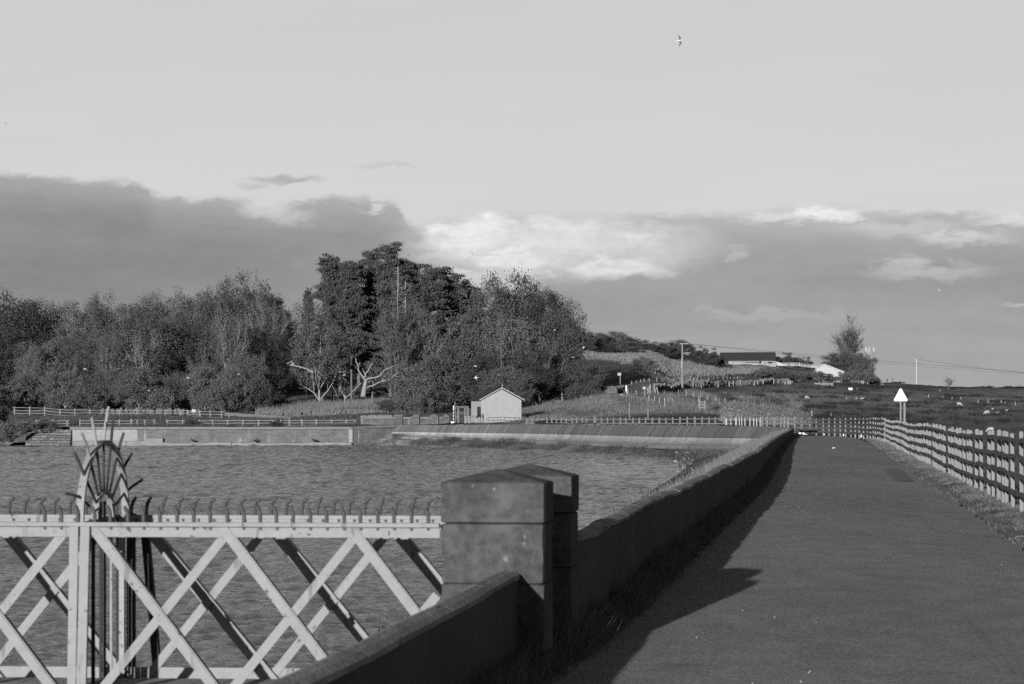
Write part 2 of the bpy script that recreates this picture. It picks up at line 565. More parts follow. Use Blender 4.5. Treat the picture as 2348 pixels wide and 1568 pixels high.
M['coping'] = mat('stone_coping', 0.20, 0.95, 0.3, 1.2, 0.02, 4)
M['toe'] = mat('bleached_toe', 0.25, 0.9, 0.3, 0.9, 0.02, 4)

# ------------------------------------------------------------------ the lie of the land
def tab(x, pts):
    a = np.array(pts, float)
    return np.interp(x, a[:, 0], a[:, 1])


CREST_D = [(905, 272.5), (1000, 266), (1150, 254), (1227, 245), (1400, 218), (1550, 196), (1700, 178), (1820, 166.5)]
CREST_Y = [(905, 974.5), (1227, 972.5), (1400, 973.5), (1550, 975), (1761, 977), (1820, 981.5)]
LEDGE_Y = [(905, 989), (1227, 992.5), (1550, 1000), (1761, 1003), (1820, 1006.5)]
FOOT_Y = [(905, 996.5), (1000, 1002), (1227, 1009), (1550, 1019), (1761, 1022), (1820, 1026)]
START_D = [(-900, 292), (0, 270), (90, 270), (160, 268.6), (806, 268.6)] + [(905, 273.5)] + [(a, b + 0.4) for a, b in CREST_D[1:]] + [(1823, 150), (3200, 150)]
WATER_Z = -2.3

# columns of the ground: (distance, row) pairs, a third value gives the height directly
G = {
    -900: [(292, -2.7, 1), (294, 990), (297, 985), (320, 965), (380, 930), (500, 880), (700, 800)],
    0: [(270, -2.7, 1), (271.5, 1012), (274, 1000), (282, 985), (300, 975), (335, 950), (360, 935), (420, 915), (520, 870), (700, 790)],
    90: [(270, 991), (276, 988), (300, 978), (335, 952), (360, 936), (420, 915), (520, 870), (700, 790)],
    160: [(268.6, 981), (295, 979), (302, 980), (320, 962), (337, 950), (360, 936), (420, 912), (520, 868), (700, 780)],
    600: [(268.6, 980), (295, 979), (302, 979), (320, 965), (337, 955), (345, 950), (360, 938), (400, 912), (440, 882), (520, 808), (640, 785), (900, 800)],
    700: [(268.6, 980), (302, 979), (337, 956), (345, 949), (360, 938), (390, 910), (430, 872), (520, 795), (640, 777), (900, 800)],
    910: [(274, 976), (291, 976), (302, 974), (320, 960), (345, 944), (380, 915), (430, 872), (520, 800), (640, 780), (900, 800)],
    1000: [(267, 974), (290, 972), (310, 958), (345, 938), (400, 900), (520, 812), (650, 780), (900, 800)],
    1150: [(256, 974), (262, 972), (275, 970), (300, 950), (340, 926), (400, 888), (520, 812), (650, 778), (900, 795)],
    1300: [(233, 974), (240, 971), (262, 962), (290, 943), (310, 930), (325, 921), (345, 903), (400, 868), (430, 848), (470, 822), (520, 802), (640, 778), (900, 790)],
    1400: [(218, 974), (225, 971), (250, 955), (290, 930), (310, 912), (325, 902), (380, 880), (440, 845), (500, 817), (560, 800), (700, 775), (900, 790)],
    1480: [(205, 975), (215, 970), (250, 950), (290, 930), (325, 912), (345, 895), (420, 852), (480, 826), (540, 806), (640, 788), (900, 800)],
    1560: [(195, 976), (210, 968), (245, 950), (290, 930), (330, 913), (365, 903), (400, 892), (460, 868), (520, 842), (560, 822), (620, 803), (900, 812)],
    1700: [(178, 977), (195, 970), (220, 960), (290, 943), (350, 920), (400, 903), (440, 884), (480, 872), (540, 850), (590, 836), (660, 828), (900, 832)],
    1826: [(20, -2.4, 1), (100, -2.4, 1), (160, -1.5, 1), (185, 985), (210, 972), (260, 955), (340, 928), (420, 899), (460, 884), (520, 868), (600, 846), (660, 838), (900, 842)],
    1950: [(20, -2.4, 1), (100, -2.4, 1), (160, -1.6, 1), (200, 985), (250, 968), (320, 942), (400, 908), (470, 886), (540, 873), (600, 866), (660, 862), (900, 868)],
    2020: [(20, -2.4, 1), (100, -2.4, 1), (160, -1.9, 1), (200, 992), (260, 970), (330, 946), (420, 916), (500, 896), (580, 882), (680, 877), (900, 884)],
    2200: [(20, -2.4, 1), (100, -2.3, 1), (160, -2.0, 1), (230, 1000), (305, 984), (360, 950), (450, 922), (560, 902), (680, 888), (760, 887), (900, 892)],
    2347: [(20, -2.4, 1), (100, -2.3, 1), (160, -2.0, 1), (230, 1004), (305, 988), (340, 965), (400, 943), (500, 915), (620, 897), (780, 891), (1000, 898)],
    3200: [(20, -2.4, 1), (160, -2.2, 1), (305, 995), (400, 950), (600, 905), (800, 896), (1000, 900)],
}
GX = np.array(sorted(G), float)
GD = np.unique(np.concatenate([np.linspace(20, 150, 14), np.arange(152, 720, 2.0), np.linspace(720, 1600, 30)]))
GZ = []
for x in sorted(G):
    dd = [e[0] for e in G[x]]
    zz = [e[1] if len(e) == 3 else EYE - (e[1] - HY) * e[0] / F for e in G[x]]
    z = np.interp(GD, dd, zz)
    far = GD > dd[-1]
    z[far] = zz[-1] - (GD[far] - dd[-1]) * 0.03
    GZ.append(z)
GZ = np.array(GZ)


def gz(x, D):
    """ground height at column x, distance D"""
    x = np.asarray(x, float)
    D = np.asarray(D, float)
    fx = np.interp(x, GX, np.arange(len(GX)))
    fd = np.interp(D, GD, np.arange(len(GD)))
    i = np.clip(fx.astype(int), 0, len(GX) - 2)
    j = np.clip(fd.astype(int), 0, len(GD) - 2)
    a, b = fx - i, fd - j
    a = a * a * (3 - 2 * a)
    z = (GZ[i, j] * (1 - a) + GZ[i + 1, j] * a) * (1 - b) + (GZ[i, j + 1] * (1 - a) + GZ[i + 1, j + 1] * a) * b
    X = (x - CX) * D / F
    nz = 0.10 * np.sin(X * 0.9 + D * 0.31) * np.sin(D * 0.47 + 1.3 + X * 0.2) + 0.16 * np.sin(X * 0.23 - D * 0.11 + 0.7) + 0.07 * np.sin(X * 2.1 + D * 0.8)
    return z + nz * np.clip((D - 205) / 60, 0.0, 1)


def Gp(x, D):
    return np.array(((x - CX) * D / F, D, float(gz(x, D))))


def Gy(x, y, lo=None, hi=900):
    """point on the visible ground seen at column x, row y"""
    lo = float(tab(x, START_D)) + 2 if lo is None else lo
    Ds = np.arange(lo, hi, 0.5)
    rows = HY + (EYE - gz(np.full_like(Ds, x), Ds)) * F / Ds
    k = np.where(rows <= y)[0]
    D = Ds[k[0]] if len(k) else hi
    return Gp(x, float(D))


def blobw(x, y, cx, cy, rx, ry):
    r = np.sqrt(((x - cx) / rx) ** 2 + ((y - cy) / ry) ** 2)
    return np.clip((1.25 - r) / 0.5, 0, 1)


# ground sheet
xs = np.concatenate([np.arange(-900, -100, 40), np.arange(-100, 2500, 7.0), np.arange(2500, 3201, 50)])
xs = np.unique(np.concatenate([xs, [806, 1822]]))
g = MB()
tones = []
offs = np.concatenate([np.arange(0, 12, 0.75), np.arange(12, 120, 1.6), np.arange(120, 320, 2.5), np.arange(320, 560, 6), np.linspace(560, 1500, 40)])
for part_ in (0, 1, 2):
    if part_ == 0:
        XX, OO = np.meshgrid(xs[xs <= 1822], offs)
        DD = tab(XX, START_D) + OO
    else:
        XX, OO = np.meshgrid(xs[xs >= 1822], offs)
        DD = 150.0 + OO
        if part_ == 2:
            XX, DD = np.meshgrid(xs[xs >= 1822][::4], np.arange(20, 151, 10.0))
    ZZ = gz(XX, DD)
    YY = HY + (EYE - ZZ) * F / DD
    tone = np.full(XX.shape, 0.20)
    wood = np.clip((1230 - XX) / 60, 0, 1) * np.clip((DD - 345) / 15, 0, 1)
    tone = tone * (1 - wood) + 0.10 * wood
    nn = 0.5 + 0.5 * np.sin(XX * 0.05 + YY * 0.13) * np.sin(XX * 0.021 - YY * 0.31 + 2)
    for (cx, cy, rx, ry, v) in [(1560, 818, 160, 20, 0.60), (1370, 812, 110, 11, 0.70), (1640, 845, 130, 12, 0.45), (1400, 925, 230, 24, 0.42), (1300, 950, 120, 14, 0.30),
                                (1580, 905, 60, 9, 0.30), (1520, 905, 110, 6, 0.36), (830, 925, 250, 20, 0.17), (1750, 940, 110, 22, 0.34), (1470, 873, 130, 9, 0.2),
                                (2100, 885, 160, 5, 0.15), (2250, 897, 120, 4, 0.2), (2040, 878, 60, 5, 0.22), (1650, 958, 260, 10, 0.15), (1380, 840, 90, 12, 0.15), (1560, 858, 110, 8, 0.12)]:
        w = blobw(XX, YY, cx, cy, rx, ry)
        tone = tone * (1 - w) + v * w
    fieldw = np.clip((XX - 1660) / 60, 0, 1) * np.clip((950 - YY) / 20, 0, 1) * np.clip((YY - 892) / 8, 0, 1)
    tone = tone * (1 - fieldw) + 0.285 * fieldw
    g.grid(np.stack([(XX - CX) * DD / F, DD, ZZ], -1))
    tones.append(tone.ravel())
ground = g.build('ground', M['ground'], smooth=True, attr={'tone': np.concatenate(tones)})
tag(ground, 'rough grassy hillside and sheep pasture rising behind the reservoir', 'hillside', kind='structure')

# ------------------------------------------------------------------ reservoir
def water_mat():
    m = bpy.data.materials.new('reservoir_water')
    m.use_nodes = True
    nt = m.node_tree
    nt.nodes.clear()
    N = Nodes(nt)
    t = nt.nodes.new('ShaderNodeTexCoord')
    p = t.outputs['Object']
    b = nt.nodes.new('ShaderNodeBsdfPrincipled')
    b.inputs['Base Color'].default_value = (0.15, 0.15, 0.15, 1)
    b.inputs['Roughness'].default_value = 0.08
    b.inputs['IOR'].default_value = 1.33
    b.inputs['Specular IOR Level'].default_value = 0.5
    bn = nt.nodes.new('ShaderNodeBump')
    bn.inputs['Distance'].default_value = 0.16
    h = N.m('ADD', N.noise(N.scale(p, (0.55, 1, 1)), 2.2, 5, 0.62, 0.5), N.m('MULTIPLY', N.noise(N.scale(p, (0.5, 1, 1)), 0.55, 4, 0.6, 0.4), 0.9))
    nt.links.new(h, bn.inputs['Height'])
    nt.links.new(bn.outputs[0], b.inputs['Normal'])
    o = nt.nodes.new('ShaderNodeOutputMaterial')
    nt.links.new(b.outputs[0], o.inputs[0])
    return m


wx = np.concatenate([np.linspace(-900, -60, 60), np.linspace(-55, 1900, 440)])
NR = 1800
wd = 22 * np.exp(np.arange(0, NR) * math.log(296 / 22) / (NR - 1))
WX, WD = np.meshgrid(wx, wd)
wX = (WX - CX) * WD / F
step = wd * (math.log(296 / 22) / (NR - 1))
wz = np.zeros_like(wX)
rw = np.random.default_rng(3)
var = np.zeros(NR)
for k in range(84):
    lam = 0.22 * (2.6 / 0.22) ** rw.random()
    th = rw.normal(0.25, 0.7)
    kx, ky = math.sin(th) * 2 * math.pi / lam, math.cos(th) * 2 * math.pi / lam
    w_ = np.clip((lam / step - 2.0) / 1.5, 0, 1) * (1.0 if lam < 1.3 else 1 / (1 + (60 / wd) ** 2))
    amp = 0.006 * lam ** 0.85
    var += (amp * w_ * 2 * math.pi / lam) ** 2 / 2
    wz += (amp * w_)[:, None] * np.sin(kx * wX + ky * WD + rw.random() * 6.28)
wz *= (0.21 / np.sqrt(var))[:, None]
gust = 0.9 + 0.25 * np.sin(wX * 0.11 + 1.1) * np.sin(WD * 0.07 + wX * 0.03)
wv = np.stack([wX, WD, WATER_Z + wz * gust], -1)
wb = MB()
wb.grid(wv)
water = wb.build('water', water_mat(), smooth=True)
tag(water, 'rippled grey water of the reservoir', 'water', kind='structure')

# ------------------------------------------------------------------ dam body, road
WALL_L = [(4, -1.98), (13.7, -1.985), (14.5, -1.985), (15.2, -1.88), (27, -1.81), (44, -1.74), (54, -1.76), (80, -2.08), (106, -2.36), (140, -2.6), (166, -2.70)]
WALL_T = [(4, 0.69), (14.5, 0.69), (15.2, 0.80), (45, 0.80), (80, 0.75), (106, 0.68), (140, 0.62), (166, 0.59)]
EDGE_L = [(5, -8.2), (80, -8.3), (110, -9.4), (144, -10.2), (180, -11.8)]
Ds = np.concatenate([np.arange(4, 60, 0.5), np.arange(60, 182, 1.0)])
rows = []
tn = []
for D in Ds:
    wl = float(tab(D, WALL_L))
    el = float(tab(D, EDGE_L))
    j = lambda a: a * math.sin(D * 1.7 + a * 30) * 0.6 + a * math.sin(D * 0.53 + 2) * 0.5
    e = np.clip((D - 160) / 8, 0, 1)
    prof = [(el - 6, -4.4, .1), (el, WATER_Z - 0.05, .15), ((el * .75 + (wl - .3) * .25), -1.62 + j(.05), .17), (el * .5 + (wl - .3) * .5, -0.95 + j(.06), .18),
            (el * .25 + (wl - .3) * .75, -0.28 + j(.05), .2), (wl - .30, 0.32 - .35 * e, .2), (wl + 0.0, 0.17 - .2 * e, .06 + .1 * e), (wl + 0.07, 0.12 + j(.02) - .15 * e, .06 + .1 * e), (wl + .17, -0.02, .09), (0.3, -0.03, .1), (2.35, -0.03, .1), (2.47, -0.02, .1),
            (2.60 + j(.03), 0.055, .13), (2.9, 0.10 + j(.02), .27), (3.5, 0.10 + j(.02), .25), (4.2, -0.05, .16), (7.0, -1.3, .14), (10.5, -2.7, .12), (14, -3.6, .12)]
    rows.append([PT(l, D, z) for l, z, _ in prof])
    tn.append([t for *_, t in prof])
eb = MB()
eb.grid(np.array(rows))
emb = eb.build('grass_bank', M['ground'], smooth=True, attr={'tone': np.array(tn)})
tag(emb, 'grassed dam embankment that carries the road', 'embankment', kind='structure')


def asphalt():
    m = bpy.data.materials.new('worn_asphalt')
    m.use_nodes = True
    nt = m.node_tree
    nt.nodes.clear()
    N = Nodes(nt)
    t = nt.nodes.new('ShaderNodeTexCoord')
    p = t.outputs['Object']
    fine = N.m('ADD', N.m('MULTIPLY', N.noise(p, 30, 3, 0.7), 0.55), N.m('MULTIPLY', N.noise(p, 95, 2, 0.6), 0.45))
    mid = N.noise(N.scale(p, (1, 0.6, 1)), 2.5, 5, 0.6)
    big = N.noise(N.scale(p, (1, 0.25, 1)), 0.35, 4, 0.6)
    v = N.m('MULTIPLY', 0.31, N.m('MULTIPLY_ADD', N.m('SUBTRACT', fine, 0.5), 3.4, 1.0))
    v = N.m('MULTIPLY', v, N.m('MULTIPLY_ADD', N.m('SUBTRACT', mid, 0.5), 0.75, 1.0))
    v = N.m('MULTIPLY', v, N.m('MULTIPLY_ADD', N.m('SUBTRACT', big, 0.5), 0.75, 1.0))
    chip = N.smooth(N.noise(p, 34, 1, 0.5), 0.745, 0.78)
    v = N.mix(chip, v, 0.40)
    ck = nt.nodes.new('ShaderNodeTexVoronoi')
    ck.feature = 'DISTANCE_TO_EDGE'
    nt.links.new(N.scale(N.m and p, (0.22, 0.12, 1)), ck.inputs['Vector'])
    ck.inputs['Scale'].default_value = 1.0
    crack = N.m('SUBTRACT', 1.0, N.smooth(N.m('ADD', ck.outputs['Distance'], N.m('MULTIPLY', N.m('SUBTRACT', mid, 0.5), 0.03)), 0.0, 0.006))
    v = N.mix(N.m('MULTIPLY', crack, 0.14), v, 0.06)
    b = nt.nodes.new('ShaderNodeBsdfPrincipled')
    b.inputs['Roughness'].default_value = 0.95
    b.inputs['Specular IOR Level'].default_value = 0.15
    nt.links.new(N.xyz(v, v, v), b.inputs['Base Color'])
    bn = nt.nodes.new('ShaderNodeBump')
    bn.inputs['Distance'].default_value = 0.016
    nt.links.new(N.m('ADD', fine, N.m('MULTIPLY', big, 2.0)), bn.inputs['Height'])
    nt.links.new(bn.outputs[0], b.inputs['Normal'])
    o = nt.nodes.new('ShaderNodeOutputMaterial')
    nt.links.new(b.outputs[0], o.inputs[0])
    return m


M['asphalt'] = asphalt()
rows = []
for D in np.arange(4, 178, 0.4):
    wl = float(tab(D, WALL_L))
    a = wl + 0.15 + 0.03 * math.sin(D * 1.3) * math.sin(D * .37)
    e = max(0.0, D - 110)
    b = 2.46 + 0.06 * math.sin(D * 0.9 + 1) * math.sin(D * 2.3) + 0.04 * math.sin(D * 5.1) - 0.0004 * e * e
    rows.append([PT(a + (b - a) * k / 12.0, D, 0.0 + 0.012 * math.sin(D * .23 + k * .4) - 0.0004 * (k - 6) ** 2 + 0.022) for k in range(13)])
rb = MB()
rb.grid(np.array(rows))
road = rb.build('road', M['asphalt'], smooth=True)
tag(road, 'worn asphalt road along the top of the dam', 'road', kind='structure')
pb = MB()


def on_plane(x, y, z):
    D = (EYE - z) * F / (y - HY)
    return P(x, y, D)


pq = [on_plane(x, y, 0.022) for x, y in [(2024, 1075.5), (2066, 1075), (2094, 1102), (2053, 1102.5)]]
pb.add(pq, [(3, 2, 1, 0)])
o = pb.build('road_patch', mat('newer_asphalt', 0.21, 0.95, 0.25, 20, 0.008, 40), parent=road)
# road along the crest of the far arm of the dam
rows = []
for x in np.linspace(905, 1826, 60):
    D = float(tab(x, CREST_D))
    z = EYE - (float(tab(x, CREST_Y)) - HY) * D / F - 0.10
    c = np.array(((x - CX) * D / F, D, z))
    x2 = x + 3
    D2 = float(tab(x2, CREST_D))
    t = np.array(((x2 - CX) * D2 / F, D2, 0)) - np.array((c[0], c[1], 0))
    t /= max(np.linalg.norm(t), 1e-6)
    n = np.array((-t[1], t[0], 0))
    n = n if n[0] > 0 else -n
    rows.append([c + n * k for k in (0.3, 1.5, 3.2, 4.6)])
cb = MB()
cb.grid(np.array(rows))
o = cb.build('path', M['concrete'], smooth=True)
tag(o, 'crest path along the far arm of the dam', 'path', kind='structure')

# shore between the wave wall and the water
sx = np.linspace(812, 1832, 150)
rows = []
tn = []
for x in sx:
    xx = max(x, 905)
    Dc = float(tab(xx, CREST_D)) if x >= 905 else float(np.interp(x, [806, 905], [268.5, 271.5]))
    zf = EYE - (float(tab(xx, FOOT_Y)) - HY) * (Dc - 2.5) / F
    if x < 905:
        zf = zf * (x - 806) / 99 + (WATER_Z - 0.1) * (1 - (x - 806) / 99)
    yw = tab(x, [(806, 1022), (905, 1021), (1000, 1026), (1150, 1031), (1227, 1035), (1400, 1045), (1550, 1056), (1640, 1062), (1760, 1064), (1840, 1066)])
    Dw = min((EYE - WATER_Z) * F / (yw - HY), Dc - 4.0)
    r = []
    q = []
    for k, s in enumerate(np.linspace(-0.25, 1.0, 12)):
        D = Dc - 1.0 + (Dw - Dc + 1.0) * s
        z = zf + 0.05 + (WATER_Z - zf - 0.05) * max(s, 0) ** 0.85
        z += 0.10 * math.sin(x * 0.11 + s * 5) * math.sin(s * 3.14) + 0.05 * math.sin(x * 0.31 + s * 11) * math.sin(max(s, 0) * 3.14)
        r.append(np.array(((x - CX) * D / F, D, z)))
        q.append(0.21 + 0.10 * (0.5 + 0.5 * math.sin(x * 0.05 + s * 9)) + (0.06 if s > 0.8 else 0))
    D = Dw - 5
    r.append(np.array(((x - CX) * D / F, D, WATER_Z - 0.7)))
    q.append(0.12)
    rows.append(r)
    tn.append(q)
sb = MB()
sb.grid(np.array(rows))
o = sb.build('shore', M['ground'], smooth=True, attr={'tone': np.array(tn)})
tag(o, 'weedy silt shore at the foot of the far wave wall', 'shore', kind='structure')

# ------------------------------------------------------------------ parapet walls along the road
def parapet(D0, D1, step, name, label, endcap):
    root = thing(name, label, 'wall', PT(float(tab(D0, WALL_L)), D0, 0))
    body, cop = [], []
    uvb = []
    n = max(2, int((D1 - D0) / step))
    for i in range(n + 1):
        D = D0 + (D1 - D0) * i / n
        l = float(tab(D, WALL_L)) + 0.012 * math.sin(D * 0.8) + 0.008 * math.sin(D * 2.3)
        sag = 1.0 if D > 15 else 0.15
        z = float(tab(D, WALL_T)) + sag * (0.016 * math.sin(D * 0.72 + 1) * math.sin(D * 0.21) + 0.007 * math.sin(D * 2.9) + 0.005 * math.sin(D * 7.7))
        t = 0.14
        body.append([PT(l, D, -0.25), PT(l, D, z - 0.055), PT(l - t, D, z - 0.055), PT(l - t, D, -0.25)])
        cop.append([PT(l + 0.006, D, z - 0.053), PT(l + 0.010 + .004 * math.sin(D * 5), D, z - 0.022), PT(l - 0.030, D, z - 0.002), PT(l - t * 0.55, D, z + 0.008), PT(l - t + 0.02, D, z - 0.004), PT(l - t - 0.012, D, z - 0.022), PT(l - t - 0.008, D, z - 0.053)])
    a = MB()
    a.loft([np.array(r) for r in body])
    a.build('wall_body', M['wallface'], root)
    a = MB()
    rq = random.Random(int(D0))
    i = 0
    while i < n:
        k = min(n, i + max(2, int(rq.uniform(1.2, 2.4) / step)))
        dz, dx = rq.uniform(-.004, .004), rq.uniform(-.004, .004)
        seg = [np.array(r) + np.array((dx, 0, dz)) for r in cop[i:k + 1]]
        cut = np.array((0, .003, 0))
        mid = seg[0].mean(0)
        seg = [mid + (seg[0] - mid) * .97 + cut] + [seg[0] + cut * 2.2] + seg[1:-1] + [seg[-1] - cut * 2.2, seg[-1].mean(0) + (seg[-1] - seg[-1].mean(0)) * .97 - cut]
        a.loft(seg)
        i = k
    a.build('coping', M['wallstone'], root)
    return root


parapet(3.0, 13.69, 0.12, 'parapet_wall', 'low dark stone parapet in the foreground that ends against the front gate pier', True)
parapet(15.70, 166.0, 0.25, 'parapet_wall', 'long dark stone parapet running from the gate piers to the bend of the dam', True)

# ------------------------------------------------------------------ gate piers
def pier(name, label, D0):
    """square stone pier, road-side face 1.84 m left of the road line; front face at D0"""
    fr = PT(-1.835, D0, 0)
    tdir = np.array((0.14857, 1, 0)) / math.hypot(0.14857, 1)
    ndir = np.array((-tdir[1], tdir[0], 0))          # to the left
    wd_, dp = 0.672, 0.46
    root = thing(name, label, 'gate pier', fr)

    rp = np.random.default_rng(int(D0 * 100))
    per = []
    nx, ny = 13, 9
    for i in range(nx):
        per.append((i / nx, 0.0))
    for i in range(ny):
        per.append((1.0, i / ny))
    for i in range(nx):
        per.append((1 - i / nx, 1.0))
    for i in range(ny):
        per.append((0.0, 1 - i / ny))

    def ring(z, g, ch=0.0):
        out = []
        for u, v in per:
            cor = min(abs(u), abs(1 - u)) < 1e-6 and min(abs(v), abs(1 - v)) < 1e-6
            a, b = -g + u * (wd_ + 2 * g), -g + v * (dp + 2 * g)
            j = rp.normal(size=2) * .0011
            if cor:
                c = .006 + .006 * rp.random() ** 2 + ch * .25
                a += c * (1 if u < .5 else -1)
                b += c * (1 if v < .5 else -1)
            out.append(fr + ndir * (a + j[0]) + tdir * (b + j[1]) + np.array((0, 0, z)))
        return np.array(out)

    def stack(z0, z1, g):
        r = [ring(z0, g - .007, .02), ring(z0 + .008, g, 0)]
        n_ = max(2, int((z1 - z0) / .07))
        for k in range(1, n_):
            r.append(ring(z0 + (z1 - z0) * k / n_, g, 0))
        r += [ring(z1 - .008, g, 0), ring(z1, g - .008 - .003 * rp.random(), .02)]
        return r
    zs = [(-0.35, 0.14, 0.012), (0.147, 0.60, 0.004), (0.604, 0.989, 0.0)]
    for z0, z1, gg in zs:
        m = MB()
        m.loft(stack(z0, z1, gg))
        o = m.build('stone_block', M['stone'], root)
    m = MB()
    m.loft([ring(0.02, -0.02, .02), ring(0.992, -0.02, .02)])
    m.build('mortar_core', M['dark'], root)
    m = MB()
    st = stack(0.997, 1.258, .007)
    m.loft(st, cap=False)
    r = st[-1]
    ap = fr + ndir * wd_ / 2 + tdir * dp / 2 + np.array((0, 0, 1.342))
    base = ring(0.997, 0.0, .02)
    nr = len(r)
    m.add(list(r) + [ap], [(j, (j + 1) % nr, nr) for j in range(nr)])
    m.add(base, [tuple(range(nr))[::-1]])
    m.build('cap_stone', M['stone'], root)
    return root


pier('gate_pier', 'front stone pier with pyramid cap, nearest the camera and lit on its broad face', 13.73)
pier('gate_pier', 'rear stone pier mostly hidden behind the front pier, dark roadside face', 15.19)

# stone kerb between road and verge
kb = thing('kerb', 'low weathered stone kerb along the right edge of the road', 'kerb', PT(2.52, 40, 0))
rk = random.Random(3)
m = MB()
D = 5.0
while D < 112:
    L = rk.uniform(.8, 1.3)
    dz, dl = rk.uniform(-.007, .006), rk.uniform(-.006, .006)
    h_ = .075 * (1 - max(0, D - 60) / 90) + dz
    e_ = D + L - .006
    a, b = 2.47 + dl, 2.63 + dl
    q1 = [PT(a, D, -.08), PT(b, D, -.08), PT(b, D, h_), PT(a + .03, D, h_), PT(a, D, h_ - .035)]
    q2 = [PT(a, e_, -.08), PT(b, e_, -.08), PT(b, e_, h_), PT(a + .03, e_, h_), PT(a, e_, h_ - .035)]
    m.loft([np.array(q1), np.array(q2)])
    D += L
m.build('kerb_stones', mat('kerb_stone', 0.18, 0.95, 0.5, 9, 0.01, 30, spots=[(14, 0.62, 0.05, 0.34, (1, 1, 1))], var2=.5, scale2=1.5), kb)

# ------------------------------------------------------------------ lattice footbridge out to the water
BR_T = 0.06                    # the bridge leaves the dam almost square to the view
NEARD = 13.88
GAP = 1.0
bn_ = np.array((0.118, 1.0, 0)) / math.hypot(0.118, 1)         # across the bridge, away from the camera
bt_ = np.array((-1.0, BR_T, 0)) / math.hypot(BR_T, 1)        # along the bridge, out over the water
B0 = np.array((-0.47, NEARD, 0.0))
bridge = thing('footbridge', 'white painted lattice girder footbridge with curled spikes beside the piers', 'footbridge', B0)


def bp(s, z, n=0.0):
    """s metres out from the pier, height z, n metres across (0 near girder, GAP far girder)"""
    return B0 + bt_ * s + bn_ * n + np.array((0, 0, z))


def near_s(x, y):
    """distance along the near girder and height seen at column x, row y"""
    D = NEARD
    for _ in range(4):
        X = (x - CX) * D / F
        D = NEARD + BR_T * (-(X - B0[0]))
    return -(X - B0[0]) * math.hypot(BR_T, 1), EYE - (y - HY) * D / F


LEN = 5.2
ZT = 0.992
for side, n0, sg in ((0, 0.0, 1), (1, GAP, -1)):
    # top chord: deep web with a lip, the lip outermost
    m = MB()
    m.bar(bp(0.0, ZT - 0.064, n0), bp(LEN, ZT - 0.064, n0), bn_ * 1.0, 0.069, 0.010, -0.005)
    o1 = n0 - sg * 0.048
    m.hexa([bp(0, ZT - .028, o1), bp(0, ZT - .028, n0 + sg * .006), bp(0, ZT - .002, n0 + sg * .006), bp(0, ZT - .002, o1)],
           [bp(LEN, ZT - .028, o1), bp(LEN, ZT - .028, n0 + sg * .006), bp(LEN, ZT - .002, n0 + sg * .006), bp(LEN, ZT - .002, o1)])
    m.build('top_chord', M['paint'], bridge)
    # nut heads along the inside of the chord
    # bottom chord
    m = MB()
    m.bar(bp(0, -0.14, n0), bp(LEN, -0.14, n0), bn_, 0.12, 0.012, -0.006)
    m.bar(bp(0, -0.195, n0 + sg * 0.03), bp(LEN, -0.195, n0 + sg * 0.03), np.array((0, 0, 1.0)), 0.07, 0.012)
    m.build('bottom_chord', M['paint'], bridge)


def brace(sa, za, sb, zb, n0, off, leg, w=0.060):
    """steel angle lying in the girder plane; its outstanding leg follows the upper edge"""
    p, q = bp(sa, za, n0), bp(sb, zb, n0)
    dd = (q - p) / np.linalg.norm(q - p)
    up = np.array((0, 0, 1.0))
    e = up - dd * (up @ dd)
    e /= np.linalg.norm(e)
    m = MB()
    t = 0.008
    a, b = p + bn_ * off, q + bn_ * off
    m.hexa([a - e * w / 2, a + e * w / 2, a + e * w / 2 + bn_ * t, a - e * w / 2 + bn_ * t], [b - e * w / 2, b + e * w / 2, b + e * w / 2 + bn_ * t, b - e * w / 2 + bn_ * t])
    if leg:
        k = e * (w / 2)
        c = e * (w / 2 + 0.008)
        s0, s1 = (t, leg) if leg > 0 else (leg, 0.0)
        m.hexa([a + k + bn_ * s0, a + c + bn_ * s0, a + c + bn_ * s1, a + k + bn_ * s1], [b + k + bn_ * s0, b + c + bn_ * s0, b + c + bn_ * s1, b + k + bn_ * s1])
    # rivets
    for f in (0.035, 0.5, 0.965):
        c = p + (q - p) * f + bn_ * (off - 0.004)
        m.tube([c, c + bn_ * 0.006], 0.008, 8)
    return m.build('brace', M['paint'], bridge)


def rows_near(xa, ya, xb, yb):
    sa, za = near_s(xa, ya)
    sb, zb = near_s(xb, yb)
    return sa, za, sb, zb


# braces of the near girder, falling to the right in front of the chord
for xt in (805, 512, 214.8, -156, -453, -750):
    s, z = near_s(xt - 4, 1207)
    L = (z + 0.195) / 1.298
    if s - L < 0.02:
        L2 = s - 0.02
        brace(s, z, 0.02, z - L2 * 1.298, 0.0, -0.018, 0.058)
    else:
        brace(s, z, s - L, -0.195, 0.0, -0.018, 0.058)
# and falling to the left behind it
for xt in (1108, 812, 512, 137, -160, -457):
    s, z = near_s(xt + 8, 1222)
    L = (z + 0.195) / 1.235
    if s < 0.02:
        brace(0.02, z - (0.02 - s) * 1.235, s + L, -0.195, 0.0, 0.010, 0)
    else:
        brace(s, z, s + L, -0.195, 0.0, 0.010, 0)


def far_s(x, y):
    D = NEARD + GAP
    for _ in range(4):
        X = (x - CX) * D / F
        D = NEARD + GAP + BR_T * (-(X - B0[0] - bn_[0] * GAP))
    return -(X - B0[0] - bn_[0] * GAP) * math.hypot(BR_T, 1), EYE - (y - HY) * D / F


